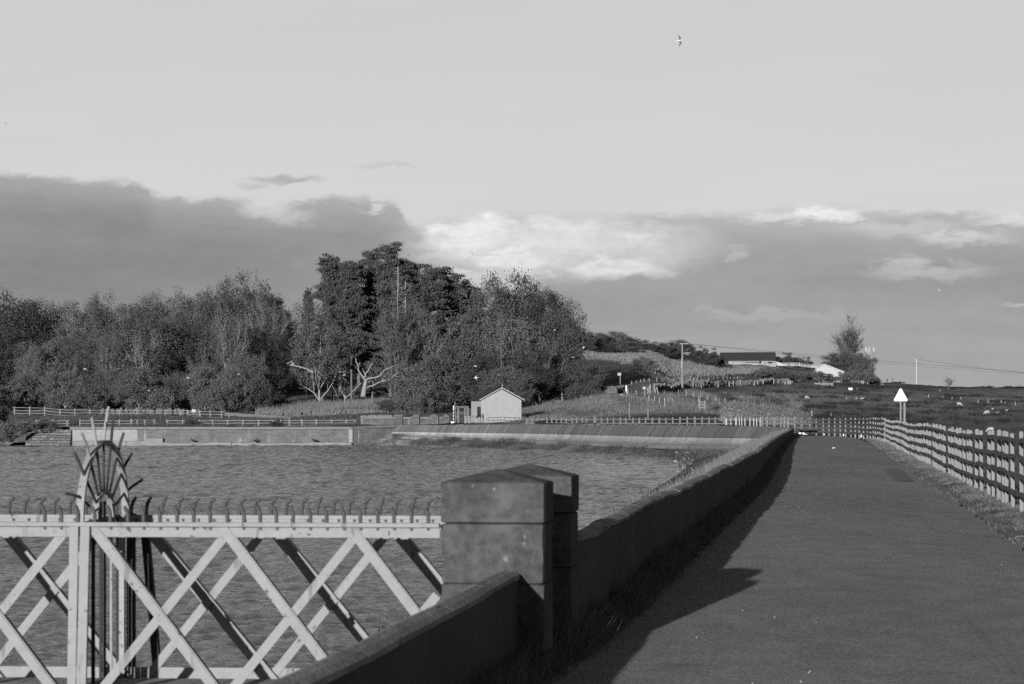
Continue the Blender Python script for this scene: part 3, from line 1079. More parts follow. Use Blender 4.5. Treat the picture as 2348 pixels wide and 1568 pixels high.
for xt in (920, 642, 357, 25, -265, -550):
    s, z = far_s(xt - 18, 1212)
    L = (z + 0.195) / 1.20
    if s - L < -0.15:
        L2 = s + 0.15
        brace(s, z, -0.15, z - L2 * 1.20, GAP, 0.010, -0.062, 0.085)
    else:
        brace(s, z, s - L, -0.195, GAP, 0.010, -0.062, 0.085)
for xt in (1180, 890, 604, 231, -60, -340):
    s, z = far_s(xt, 1220)
    L = (z + 0.195) / 1.24
    if s < -0.1:
        brace(-0.1, z - (-0.1 - s) * 1.24, s + L, -0.195, GAP, -0.014, 0)
    else:
        brace(s, z, s + L, -0.195, GAP, -0.014, 0)
# deck of planks between the girders
m = MB()
k = 0.0
while k < LEN - 0.2:
    m.hexa([bp(k, -.185, .06), bp(k, -.185, GAP - .06), bp(k, -.15, GAP - .06), bp(k, -.15, .06)], [bp(k + .19, -.185, .06), bp(k + .19, -.185, GAP - .06), bp(k + .19, -.15, GAP - .06), bp(k + .19, -.15, .06)])
    k += 0.2
m.build('deck', M['greyrail'], bridge)
# curled spikes along both chords
rs = random.Random(4)
for i in range(42):
    s = 0.045 + i * 0.110
    if s > 4.55:
        break
    for side in (0, 1):
        if side == 0:
            if 2.62 < s < 2.80:
                continue
            p = [(0, -.02), (0.0, .045), (.004, .066), (.014, .086), (.022, .104)]
            n0, so = -0.012, s + 0.03
        else:
            p = [(0, -.02), (-.003, .045), (-.010, .075), (-.022, .098), (-.038, .120)]
            n0, so = GAP + 0.012, s - 0.02
        m = MB()
        jx = rs.uniform(-.004, .004)
        js = rs.uniform(0.93, 1.05)
        m.tube([bp(so + a + jx, ZT + b * js, n0) for a, b in p], [0.0135, 0.0132, .0130, .0128, .0120], 8)
        # forged shank bolted to the chord below
        m.bar(bp(so, ZT - 0.05, n0 + (0.0 if side else 0.0)), bp(so, ZT + 0.0, n0), bn_, 0.016, 0.006, -0.003)
        if side == 1:
            m.box(bp(so - 0.045, ZT - 0.036, n0 - 0.024), (0.015, 0.012, 0.019))
        m.build('spike', M['spike'], bridge)

# ------------------------------------------------------------------ fan-shaped security gate across the footbridge
GS = near_s(183, 1200)[0]
gate = thing('security_gate', 'arched iron gate with fanned spikes standing across the lattice footbridge', 'gate', bp(GS, 0, 0))


def gp(n, z, s=0.0):
    return bp(GS + s, z, n)


m = MB()
m.hexa([bp(GS + .020, -.195, -.034), bp(GS + .075, -.195, -.034), bp(GS + .075, -.195, -.024), bp(GS + .020, -.195, -.024)],
       [bp(GS - .000, ZT - .030, -.034), bp(GS + .058, ZT - .030, -.034), bp(GS + .058, ZT - .030, -.024), bp(GS - .000, ZT - .030, -.024)])
m.build('post_board', M['paint'], gate)
m = MB()
m.hexa([bp(GS - .050, -.195, -.045), bp(GS + .012, -.195, -.045), bp(GS + .012, -.195, -.020), bp(GS - .050, -.195, -.020)],
       [bp(GS - .078, ZT - .030, -.045), bp(GS - .018, ZT - .030, -.045), bp(GS - .018, ZT - .030, -.020), bp(GS - .078, ZT - .030, -.020)])
m.build('post_board', M['paint'], gate)
m = MB()
m.box(gp(GAP - .03, 0.40, .012), (0.036, 0.05, 1.18))
m.build('gate_post', M['iron'], gate)
m = MB()
m.box(gp(GAP + .03, 0.40, -.035), (0.058, 0.05, 1.20))
m.build('gate_post', M['darkiron'], gate)  # separate dark post added in place of the far post's shaded side face
m = MB()
m.bar(bp(GS - .10, ZT - .03, GAP + .10), bp(GS - .19, -.2, GAP + .14), bn_, 0.055, 0.05)
m.build('raking_strut', M['darkiron'], gate)
CN, CZ, RO, RI = GAP / 2 + 0.01, 0.985, 0.505, 0.185


def arch(r, wv_, th, name, matn):
    m = MB()
    rings = []
    pp = [(CN - r, -0.05)] + [(CN - r * math.cos(a), CZ - ZT + 0.007 + r * 1.04 * math.sin(a) + 0.0) for a in np.linspace(0, math.pi, 33)] + [(CN + r, -0.05)]
    for i, (n, dz) in enumerate(pp):
        a = 0 if i == 0 else (math.pi if i == len(pp) - 1 else (i - 1) * math.pi / 32)
        on, oz = -math.cos(a), math.sin(a)
        z = CZ + dz
        rings.append(np.array([gp(n + on * th / 2, z + oz * th / 2, -wv_ / 2), gp(n + on * th / 2, z + oz * th / 2, wv_ / 2), gp(n - on * th / 2, z - oz * th / 2, wv_ / 2), gp(n - on * th / 2, z - oz * th / 2, -wv_ / 2)]))
    m.loft(rings)
    return m.build(name, M[matn], gate)


arch(RO, 0.050, 0.025, 'arch', 'paint')
arch(RI, 0.044, 0.024, 'inner_arch', 'paint')
bend = {1: (.05, -.02, .06), 2: (.02, .05, .02), 3: (-.02, .02, .01), 4: (.0, .02, .012), 5: (0.0, .06, -.035), 6: (-.01, .0, .0), 7: (.0, .01, -.01), 8: (.0, .02, -.02), 9: (-.03, .03, -.075)}
for k in range(1, 10):
    a = k * math.pi / 10
    c, s_ = -math.cos(a), math.sin(a)
    p0 = gp(CN + c * RI * .95, CZ + s_ * RI * .95)
    p1 = gp(CN + c * RO * 1.02, CZ + s_ * RO * 1.04)
    bx = bend[k]
    p2 = gp(CN + c * (RO + .11) + bx[0] * .4, CZ + s_ * (RO + .12) + bx[1] * .4, bx[2] * .4)
    p3 = gp(CN + c * (RO + .215) + bx[0], CZ + s_ * (RO + .20) + bx[1], bx[2])
    m = MB()
    m.tube([p0, p1], .0095, 8)
    bar_ = m.build('spiked_bar', M['darkiron'], gate)
    m = MB()
    m.tube([p1 + (p1 - p0) * .004, p2, p3], [.0102, .0102, .0098], 8)
    m.build('spike_tip', M['iron' if k in (3, 4, 5) else 'spike' if k in (1, 2, 7) else 'darkiron'], bar_)  # three of the tips paler than their bars
for n in (0.12, 0.28, 0.44, 0.52, 0.68, 0.82):
    m = MB()
    r = 0.010 if n not in (0.28, 0.52) else 0.014
    m.tube([gp(n, -.13), gp(n, CZ + (0.12 if n in (0.44, 0.52) else 0.0))], r, 8)
    m.build('upright_bar', M['iron' if n == .68 else 'darkiron'], gate)  # one bar coloured paler to read as lit
m = MB()
m.box(gp(GAP / 2, ZT - .015, 0), (0.05, GAP - .02, 0.035))
m.build('cross_rail', M['darkiron'], gate)
m = MB()
m.box(gp(GAP / 2, -.12, 0), (0.04, GAP - .04, 0.04))
m.build('cross_rail', M['darkiron'], gate)

# ------------------------------------------------------------------ wave wall on the far arm of the dam
def uvwall(mname_top, lo):
    pass


def slab_mat(name, val, edge):
    m = bpy.data.materials.new(name)
    m.use_nodes = True
    nt = m.node_tree
    nt.nodes.clear()
    N = Nodes(nt)
    t = nt.nodes.new('ShaderNodeTexCoord')
    u = N.sep(t.outputs['UV'])
    wob = N.noise(t.outputs['UV'], 0.6, 3)
    uu = N.m('DIVIDE', u[0], 2.4)
    fr = N.m('FRACT', uu)
    fl = N.m('FLOOR', uu)
    wn = nt.nodes.new('ShaderNodeTexWhiteNoise')
    wn.noise_dimensions = '1D'
    nt.links.new(fl, wn.inputs['W'])
    joint = N.m('SUBTRACT', 1.0, N.smooth(N.m('ABSOLUTE', N.m('SUBTRACT', fr, 0.5)), 0.0, N_w := 0.05))
    v = N.m('MULTIPLY', val, N.m('MULTIPLY_ADD', wn.outputs[0], 0.28, 0.86))
    stain = N.noise(N.scale(t.outputs['UV'], (1.0, 0.22, 1)), 1.3, 5, 0.65)
    v = N.m('MULTIPLY', v, N.m('MULTIPLY_ADD', N.m('SUBTRACT', stain, 0.5), 1.7, 1.0))
    sel = N.smooth(N.noise(N.xyz(fl, 0.3, 0.7), 0.37, 0), 0.48, 0.60)
    v = N.mix(N.m('MULTIPLY', joint, N.m('MULTIPLY_ADD', sel, 0.8, 0.2)), v, edge)
    foot = N.smooth(N.m('ADD', u[1], N.m('MULTIPLY', N.m('SUBTRACT', stain, 0.5), 1.6)), 0.62, 1.0)
    v = N.mix(N.m('MULTIPLY', foot, 0.65), v, val * 0.45)
    b = nt.nodes.new('ShaderNodeBsdfPrincipled')
    b.inputs['Roughness'].default_value = 0.95
    b.inputs['Specular IOR Level'].default_value = 0.15
    nt.links.new(N.xyz(v, v, v), b.inputs['Base Color'])
    bn = nt.nodes.new('ShaderNodeBump')
    bn.inputs['Distance'].default_value = 0.03
    nt.links.new(N.m('ADD', stain, N.m('MULTIPLY', joint, -0.6)), bn.inputs['Height'])
    nt.links.new(bn.outputs[0], b.inputs['Normal'])
    o = nt.nodes.new('ShaderNodeOutputMaterial')
    nt.links.new(b.outputs[0], o.inputs[0])
    return m


M['slab'] = slab_mat('wave_wall_slabs', 0.165, 0.36)
M['slablow'] = slab_mat('wave_wall_curved_face', 0.39, 0.48)
wxs = np.concatenate([np.linspace(905, 1400, 90), np.linspace(1402, 1812, 110)])
up, lo_, dist = [], [], 0.0
upuv, louv = [], []
prev = None
ww = thing('wave_wall', 'long sloping concrete wave wall with a curved lower face along the far shore', 'wave wall', (8.0, 215.0, 0.0))
for i, x in enumerate(wxs):
    D = float(tab(x, CREST_D))
    zc = EYE - (float(tab(x, CREST_Y)) - HY) * D / F
    c = np.array(((x - CX) * D / F, D, 0))
    x2 = x + 2
    D2 = float(tab(x2, [(905, 272.5), (1000, 266), (1150, 254), (1227, 245), (1400, 218), (1550, 196), (1700, 178), (1830, 165.5)]))
    t = np.array(((x2 - CX) * D2 / F, D2, 0)) - c
    t /= np.linalg.norm(t)
    n = np.array((t[1], -t[0], 0))
    n = n if n[0] < 0 else -n
    zl = EYE - (float(tab(x, LEDGE_Y)) - HY) * (D - .3) / F
    zf = EYE - (float(tab(x, FOOT_Y)) - HY) * (D - .6) / F - 0.08
    if prev is not None:
        dist += np.linalg.norm(c - prev)
    prev = c
    Z = lambda z: np.array((0, 0, z))
    up.append([c - n * 0.30 + Z(zc - .10), c - n * 0.28 + Z(zc), c + Z(zc), c + n * 0.35 + Z(zc + (zl - zc) * .5), c + n * .70 + Z(zl + .02), c + n * .72 + Z(zl - .05), c + n * 0.56 + Z(zl - 0.07)])
    upuv += [(dist, q) for q in (-.2, -.1, 0, .3, .66, .7, .8)]
    h = zf - zl
    lo_.append([c + n * .60 + Z(zl - .05)] + [c + n * (0.60 + 0.95 * q ** 2.0) + Z(zl - .06 + (h + .06) * q) for q in (.2, .4, .6, .8, .92)] + [c + n * 1.52 + Z(zf - .01), c + n * 1.7 + Z(zf - .3)])
    louv += [(dist, q) for q in (0, .2, .4, .6, .8, .92, 1.05, 1.2)]
a = MB()
a.grid(np.array(up))
a.build('sloping_slabs', M['slab'], ww, uv=upuv)
a = MB()
a.grid(np.array(lo_))
a.build('curved_face', M['slablow'], ww, uv=louv)


def wall_strip(name, pts, zb, zt, th, mt, parent, u0=0.0, batter=0.0):
    """upright wall along pts (x,y); front face towards the camera, with metre UVs"""
    m = MB()
    uv = []
    d0 = u0
    for i in range(len(pts) - 1):
        p, q = np.array(pts[i], float), np.array(pts[i + 1], float)
        t = (q - p) / np.linalg.norm(q - p)
        n = np.array((t[1], -t[0]))
        n = n if n[1] < 0 or (abs(n[1]) < .3 and n[0] < 0) else -n
        L = np.linalg.norm(q - p)
        zt0, zt1 = (zt if not hasattr(zt, '__len__') else (zt[i], zt[i + 1])) if hasattr(zt, '__len__') else (zt, zt)
        f = [np.append(p + n * batter, zb), np.append(q + n * batter, zb), np.append(q, zt1), np.append(p, zt0)]
        b = [np.append(p - n * th, zb), np.append(q - n * th, zb), np.append(q - n * th, zt1), np.append(p - n * th, zt0)]
        m.hexa(f, b)
        uv += [(d0, zb), (d0 + L, zb), (d0 + L, zt1), (d0, zt0)] * 2
        d0 += L
    return m.build(name, mt, parent, uv=uv)


def XY(x, D):
    return ((x - CX) * D / F, D)


ZM = lambda y, D: EYE - (y - HY) * D / F
quay = thing('masonry_wall', 'straight masonry reservoir wall, pale at its left end and dark coursed stone beyond', 'retaining wall', (*XY(480, 268), -2.4))
zt = ZM(984.5, 268)
wall_strip('pale_masonry', [XY(166, 268), XY(315, 268)], -2.7, zt, .5, M['render'], quay)
wall_strip('dark_masonry', [XY(315.2, 268.05), XY(799, 268.05)], -2.7, zt, .5, M['masonry'], quay)
wall_strip('corner_pier', [XY(799.2, 267.9), XY(808, 267.9)], -2.7, zt + .06, .5, M['render'], quay)
wall_strip('return_face', [XY(808.2, 268.1), XY(905, 272.2)], -2.7, ZM(982.5, 268), .5, M['masonry'], quay)
m = MB()
for xa, xb in ((160, 314), (314.4, 806)):
    z0, z1 = ZM(984.3, 267.9), ZM(978.5, 267.9)
    a, b = XY(xa, 267.8), XY(xb, 267.8)
    m.hexa([(a[0], a[1], z0), (b[0], b[1], z0), (b[0], b[1], z1), (a[0], a[1], z1)], [(a[0], a[1] + .7, z0), (b[0], b[1] + .7, z0), (b[0], b[1] + .7, z1), (a[0], a[1] + .7, z1)])
m.build('coping', M['coping'], quay)
m = MB()
a, b = XY(806.5, 267.85), XY(905, 271.9)
z0, z1, z2 = ZM(982.2, 268), ZM(978.5, 268), ZM(974.5, 272)
m.hexa([(a[0], a[1], z0), (b[0], b[1], z0 + .1), (b[0], b[1], z2), (a[0], a[1], z1)], [(a[0] + .4, a[1] + .8, z0), (b[0] + .4, b[1] + .8, z0 + .1), (b[0] + .4, b[1] + .8, z2), (a[0] + .4, a[1] + .8, z1)])
m.build('coping', M['coping'], quay)
rt = random.Random(2)
m = MB()
x = 168.0
while x < 806:
    w = rt.uniform(18, 55)
    top = ZM(1010.5 if x < 318 else rt.uniform(1012.5, 1015.5), 267)
    if 318 <= x < 345:
        top = ZM(1004, 267)
    dpt = rt.uniform(.35, .6)
    a, b = XY(x, 268), XY(min(x + w, 806), 268)
    z0 = -2.8
    m.hexa([(a[0], 268 - dpt, z0), (b[0], 268 - dpt, z0), (b[0], 268 - dpt, top - .05), (a[0], 268 - dpt, top - .05)], [(a[0], 268, z0), (b[0], 268, z0), (b[0], 268, top), (a[0], 268, top)])
    x += w + 0.2
m.build('toe_ledge', M['toe'], quay)

rough = thing('rough_stone_wall', 'rough broken stone wall by the water left of the pale masonry', 'stone wall', (*XY(125, 270.5), -2.5))
wall_strip('wall_face', [XY(60, 271.5), XY(110, 270.6), XY(163, 269.0)], -2.7, [ZM(994, 271), ZM(988, 270), ZM(986, 269)], .6, M['roughwall'], rough, batter=.35)
m = MB()
for i in range(22):
    x = 92 + i * 3.4
    m.box(P(x, 987 + rt.uniform(-2, 1.5), 270.0), (rt.uniform(.15, .5), .4, rt.uniform(.1, .3)))
m.build('loose_stones', M['rubble'], rough)

# ------------------------------------------------------------------ spillway parapet (the piers with rounded caps)
sp = thing('stone_parapet', 'old stone parapet with rounded pier caps between masonry and hut', 'parapet wall', (*XY(930, 291.5), -.5))
sx_ = lambda c: (c / 3.354 + 1300) / 1.636
sy_ = lambda c: (c / 3.354 + 1420) / 1.636
def block(x0, x1, y0, y1, D, th, mt, nm, par, bev=0.0):
    a, b = XY(x0, D), XY(x1, D)
    z0, z1 = ZM(y1, D), ZM(y0, D)
    m = MB()
    uv = []
    if bev:
        m.hexa([(a[0], D, z0), (b[0], D, z0), (b[0], D, z1 - bev), (a[0], D, z1 - bev)], [(a[0], D + th, z0), (b[0], D + th, z0), (b[0], D + th, z1 - bev), (a[0], D + th, z1 - bev)])
        q = bev * 1.2
        m.hexa([(a[0], D, z1 - bev), (b[0], D, z1 - bev), (b[0] - q, D + q, z1), (a[0] + q, D + q, z1)], [(a[0], D + th, z1 - bev), (b[0], D + th, z1 - bev), (b[0] - q, D + th - q, z1), (a[0] + q, D + th - q, z1)])
        uv = [(v[0], v[2]) for v in np.vstack(m.v)]
    else:
        m.hexa([(a[0], D, z0), (b[0], D, z0), (b[0], D, z1), (a[0], D, z1)], [(a[0], D + th, z0), (b[0], D + th, z0), (b[0], D + th, z1), (a[0], D + th, z1)])
        uv = [(v[0], v[2]) for v in np.vstack(m.v)]
    return m.build(nm, mt, par, uv=uv)


block(sx_(175), sx_(600), sy_(505), sy_(625), 291.0, .6, M['parapet2'], 'wall_panel', sp)
for a, b in ((172, 262), (265, 380), (384, 575)):
    block(sx_(a), sx_(b), sy_(455) + rt.uniform(0, 1), sy_(486), 290.9, .8, M['coping'], 'cap_slab', sp, .12)
block(sx_(175), sx_(612), sy_(487), sy_(504), 290.8, .9, M['coping'], 'string_course', sp, .0)
block(sx_(602), sx_(700), sy_(470), sy_(625), 290.9, .8, M['parapet2'], 'pier', sp)
block(sx_(588), sx_(712), sy_(452), sy_(472), 290.8, 1.0, M['coping'], 'pier_cap', sp, .2)
block(sx_(702), sx_(1290), sy_(505), sy_(600), 291.2, .5, M['parapet2'], 'wall_panel', sp)
block(sx_(702), sx_(1290), sy_(482), sy_(504), 291.1, .7, M['coping'], 'string_course', sp)
for a, b in ((815, 912), (1042, 1150), (1205, 1290)):
    block(sx_(a), sx_(b), sy_(478), sy_(620), 290.8, .9, M['parapet2'], 'pier', sp)
    block(sx_(a) - 1, sx_(b) + 1, sy_(450), sy_(479), 290.6, 1.2, M['coping'], 'pier_cap', sp, .35)

# ------------------------------------------------------------------ block-built hut
HD = 274.0
hs = HD / F
ax = np.array((-0.37, 0.929, 0))           # ridge direction, away from the camera
lx = np.array((0.929, 0.37, 0))            # along the gable, left to right
hc = np.array((*XY(1102.6, HD), ZM(971.5, HD)))
hut = thing('stone_hut', 'small pale block hut with a dark gabled roof and white bargeboards', 'hut', hc)
gw = 91.7 * hs / 0.929 * 1.01
zh = (971.5 - 917.0) * hs
za = (971.5 - 891.5) * hs
dl = 3.6
Zv = lambda z: np.array((0, 0, z))
m = MB()
A = [hc + Zv(-.5), hc + lx * gw + Zv(-.5), hc + lx * gw + Zv(zh), hc + lx * gw / 2 + Zv(za), hc + Zv(zh)]
B = [p + ax * dl for p in A]
uv = [(0, -.5), (gw, -.5), (gw, zh), (gw / 2, za), (0, zh)]
m.add(A, [(0, 1, 2, 3, 4)])
m.add(B, [(4, 3, 2, 1, 0)])
dr0, dr1, drh = 0.06, 1.36, 2.2
def side(p0, flip):
    # side wall with a door opening on the left-hand side
    return None
# left wall in pieces round the doorway
q = lambda b, z: hc + ax * b + Zv(z)
uv2 = []
pcs = [(0, dr0, -.5, zh), (dr0, dr1, drh, zh), (dr1, dl, -.5, zh)]
for b0, b1, z0, z1 in pcs:
    m.add([q(b0, z0), q(b1, z0), q(b1, z1), q(b0, z1)], [(3, 2, 1, 0)])
    uv2 += [(-b0, z0), (-b1, z0), (-b1, z1), (-b0, z1)]
m.add([hc + lx * gw + Zv(-.5), hc + lx * gw + ax * dl + Zv(-.5), hc + lx * gw + ax * dl + Zv(zh), hc + lx * gw + Zv(zh)], [(0, 1, 2, 3)])
uv3 = [(0, -.5), (dl, -.5), (dl, zh), (0, zh)]
m.build('wall', M['hutblock'], hut, uv=uv + uv + uv2 + uv3)
m = MB()
ins = lx * 0.12
m.hexa([q(dr0, -.3) + ins, q(dr1, -.3) + ins, q(dr1, drh) + ins, q(dr0, drh) + ins], [q(dr0, -.3) + ins * 2, q(dr1, -.3) + ins * 2, q(dr1, drh) + ins * 2, q(dr0, drh) + ins * 2])
m.build('door', mat('dark_grey_door', 0.06, 0.7, 0.2, 3), hut)
m = MB()
ov, ev_ = 0.28, 0.34
for sgn in (0, 1):
    e = (hc - lx * ev_ if sgn == 0 else hc + lx * (gw + ev_)) + Zv(zh - ev_ * (za - zh) / (gw / 2) + .10)
    r = hc + lx * gw / 2 + Zv(za + .10)
    m.hexa([e - ax * ov, r - ax * ov, r + ax * (dl + ov), e + ax * (dl + ov)], [e - ax * ov + Zv(.10), r - ax * ov + Zv(.10), r + ax * (dl + ov) + Zv(.10), e + ax * (dl + ov) + Zv(.10)])
m.build('roof', M['slate'], hut)
for sgn in (0, 1):
    m = MB()
    e = (hc - lx * ev_ if sgn == 0 else hc + lx * (gw + ev_)) + Zv(zh - ev_ * (za - zh) / (gw / 2) + .10) - ax * (ov + .03)
    r = hc + lx * gw / 2 + Zv(za + .10) - ax * (ov + .03)
    for o_, w_, nm in ((.02, .10, 0),):
        m.hexa([e + Zv(.0), r + Zv(.0), r + Zv(.12), e + Zv(.12)], [e + Zv(.0) + ax * .04, r + Zv(.0) + ax * .04, r + Zv(.12) + ax * .04, e + Zv(.12) + ax * .04])
    m.build('bargeboard', M['whitewood'], hut)
m = MB()
r = hc + lx * gw / 2 - ax * (ov + .03)
m.box(r + Zv(za + .28), (.06, .06, .75))
m.build('finial', M['whitewood'], hut)

# ------------------------------------------------------------------ fences
def post_mesh(p, h, w, dpt, tdir, lean=(0, 0), bury=0.25):
    """upright stake with chamfered top; tdir is the fence direction"""
    t = np.array((tdir[0], tdir[1], 0.0))
    t /= max(np.linalg.norm(t), 1e-9)
    n = np.array((-t[1], t[0], 0))
    m = MB()
    b = p - np.array((0, 0, bury))
    top = p + np.array((lean[0], lean[1], h))
    c = [(-w / 2, -dpt / 2), (w / 2, -dpt / 2), (w / 2, dpt / 2), (-w / 2, dpt / 2)]
    r0 = np.array([b + t * a + n * e for a, e in c])
    r1 = np.array([top + t * a + n * e - np.array((0, 0, .03)) for a, e in c])
    r2 = np.array([top + t * a * .7 + n * e * .7 for a, e in c])
    m.loft([r0, r1, r2])
    return m


def fence(name, label, pts, h, fr, pw, rw, rt_, pm, rm, seed=0, side=-1, span=3, sagz=0.02, missing=(), jitter=0.03, group=None, lean=0.02, cat='fence', frontposts=0.0, rail_mats=None):
    """pts: ground points; fr: rail heights as fractions of h; side: which side of the stakes the rails are nailed to"""
    r = random.Random(seed)
    pts = [np.array(p, float) for p in pts]
    root = thing(name, label, cat, pts[len(pts) // 2], group)
    n = len(pts)
    tds = []
    hs_ = []
    for i in range(n):
        t = pts[min(i + 1, n - 1)] - pts[max(i - 1, 0)]
        tds.append(t)
        hh = h * r.uniform(1 - jitter, 1 + jitter)
        hs_.append(hh)
        w = pw * r.uniform(.85, 1.15)
        tt = t.copy()
        tt[2] = 0
        tt /= max(np.linalg.norm(tt), 1e-9)
        nn = np.array((-tt[1], tt[0], 0))
        off = nn * side * (pw + rt_) if r.random() < frontposts else nn * 0
        post_mesh(pts[i] + off, hh, w, w, t, (r.uniform(-lean, lean), r.uniform(-lean, lean))).build('post', pm, root)
    for k, f in enumerate(fr):
        i = 0
        off = r.randint(0, span - 1)
        while i < n - 1:
            j = min(n - 1, i + (span if i else max(1, span - off)))
            if (k, i) not in missing:
                m = MB()
                rings = []
                for q in range(i, j + 1):
                    t = tds[q] / max(np.linalg.norm(tds[q]), 1e-9)
                    nn = np.array((-t[1], t[0], 0))
                    nn /= max(np.linalg.norm(nn), 1e-9)
                    dz = r.uniform(-sagz, sagz)
                    c = pts[q] + nn * side * (pw / 2 + rt_ / 2 + .002) + np.array((0, 0, h * f + dz))
                    if q == i:
                        c = c + t * .02
                    if q == n - 1:
                        c = c + t / max(np.linalg.norm(t), 1e-9) * .35
                    ww = rw * r.uniform(.9, 1.12) / 2
                    u = np.array((0, 0, 1.0))
                    rings.append(np.array([c - u * ww - nn * rt_ / 2, c - u * ww + nn * rt_ / 2, c + u * ww + nn * rt_ / 2, c + u * ww - nn * rt_ / 2]))
                    if q < j:
                        # halfway sag
                        c2 = (pts[q] + pts[q + 1]) / 2 + nn * side * (pw / 2 + rt_ / 2 + .002) + np.array((0, 0, h * f + r.uniform(-sagz, sagz * .3)))
                        rings.append(np.array([c2 - u * ww - nn * rt_ / 2, c2 - u * ww + nn * rt_ / 2, c2 + u * ww + nn * rt_ / 2, c2 + u * ww - nn * rt_ / 2]))
                m.loft(rings)
                m.build('rail', rm if rail_mats is None else rail_mats[(k + i) % len(rail_mats)], root)
            i = j
    return root


# the long fence on the right of the road
rf = random.Random(11)
pts = []
D = 24.0
while D < 122:
    pts.append(PT(3.17 + (0.10 if D > 100 else 0) + 0.03 * math.sin(D * .5) + rf.uniform(-.015, .015), D, 0.095 + 0.03 * math.sin(D * .21)))
    D += 1.36 * rf.uniform(.75, 1.25)
RAILS = (.90, .68, .45, .22)
r_ln, r_h = len(pts), 1.27
rail_b = mat('brown_weathered_rail', 0.145, 0.9, 0.3, 9, 0.003, 40, stretch=(1, 0.3, 1))
fence('post_and_rail_fence', 'close-set pale post and dark rail fence running beside the road on the right', pts, 1.27, RAILS, .068, .070, .035, M['post'], M['rail'], seed=5, side=1, span=4, sagz=.026,
      missing=(), frontposts=0.0, jitter=.025, rail_mats=[M['rail'], rail_b, M['rail']])
# it carries on round the bend at the end of the road
R4 = lambda c: (c / 5.2275 + 2960) / 1.636
bx = [R4(c) for c in (105, 240, 400, 525, 660, 775, 887, 997, 1100, 1207, 1290, 1370, 1452, 1530, 1590, 1645, 1690, 1735, 1775, 1815, 1850, 1868)]
pts = []
for x in bx:
    D = tab(x, [(1820, 167.5), (1850, 166.5), (1900, 162.5), (1950, 155), (1990, 143), (2010, 133), (2020, 126), (2034, 116.5)])
    yb = tab(x, [(1820, 996), (1860, 997.5), (1920, 999.5), (1960, 1001.5), (1990, 1004), (2010, 1007), (2034, 1014)])
    pts.append(P(x, yb, float(D)))
fence('post_and_rail_fence', 'curving post and rail fence closing off the bend at the road end', pts, 1.34, RAILS, .095, .10, .04, M['post'], M['rail'], seed=8, side=-1, span=3, sagz=.05, jitter=.03, lean=.015)
# along the crest of the far arm of the dam
R1 = lambda c: (c / 5.2275 + 2240) / 1.636
R2 = lambda c: (c / 5.2275 + 2640) / 1.636
xsr = [1207 + 11.5 * k + rf.uniform(-1, 1) for k in range(13)] + [1362, R1(-40)] + [R1(c) for c in (78, 196, 317, 450, 560, 697, 820, 945, 1080, 1212, 1342, 1478, 1618, 1764, 1910, 2055)] + [R2(c) for c in (95, 215, 390, 540)]
CF_D = lambda x: float(tab(x, CREST_D)) + float(tab(x, [(1200, 5.5), (1550, 4.5), (1820, 4)]))
pts = []
for x in sorted(xsr):
    D = CF_D(x)
    pts.append(P(x, float(tab(x, [(1200, 958.5), (1380, 957.5), (1700, 955.3), (1830, 956)])), D) - np.array((0, 0, 1.18)))
fence('post_and_rail_fence', 'far post and rail fence along the dam crest between hut and metal railing', pts, 1.18, (.85, .50, .18), .115, .085, .04, M['post'], M['greyrail'], seed=9, side=-1, span=3, sagz=.03)
xs2 = [R2(c) for c in (1140, 1230, 1380, 1505, 1570, 1645, 1780)]
pts = [P(x, float(tab(x, [(1740, 956), (1830, 957)])), CF_D(x)) - np.array((0, 0, 1.2)) for x in xs2]
fence('post_and_rail_fence', 'short run of white posts and grey rails on the dam crest near the road end', pts, 1.2, (.88, .55, .2), .125, .085, .04, M['post'], M['greyrail'], seed=10, side=-1, span=3, sagz=.03)
# thin metal railing in the gap between them
rl = thing('metal_railing', 'thin pale metal railing with slim uprights on the dam crest', 'railing', P(1700, 976, CF_D(1700)))
xl = [R2(c) for c in (428, 445, 525, 620, 634, 692, 740, 802, 900, 975, 1032, 1100)]
for x in xl:
    D = CF_D(x) - .6
    m = MB()
    m.tube([P(x, 978, D), P(x, 957.5, D)], .045, 6)
    m.build('upright', M['whitewood'], rl)
m = MB()
m.tube([P(xl[0] - 1, 957.6, CF_D(xl[0]) - .6), P(xl[-1], 957.6, CF_D(xl[-1]) - .6)], .04, 6)
m.build('top_rail', M['galv'], rl)

# fences on the left, beyond the masonry wall
L1 = lambda c: c / 3.001
def lfence(label, cs, D, ytop, h, seed, **kw):
    pts = []
    for c in cs:
        x = L1(c)
        yt_ = float(tab(x, ytop))
        pts.append(P(x, yt_, D) - np.array((0, 0, h)))
    return fence('post_and_rail_fence', label, pts, h, (.90, .60, .28), .17, .075, .05, kw.get('pm', M['post']), kw.get('rm', M['post']), seed=seed, side=-1, span=2, sagz=.05, lean=.03, jitter=.06)


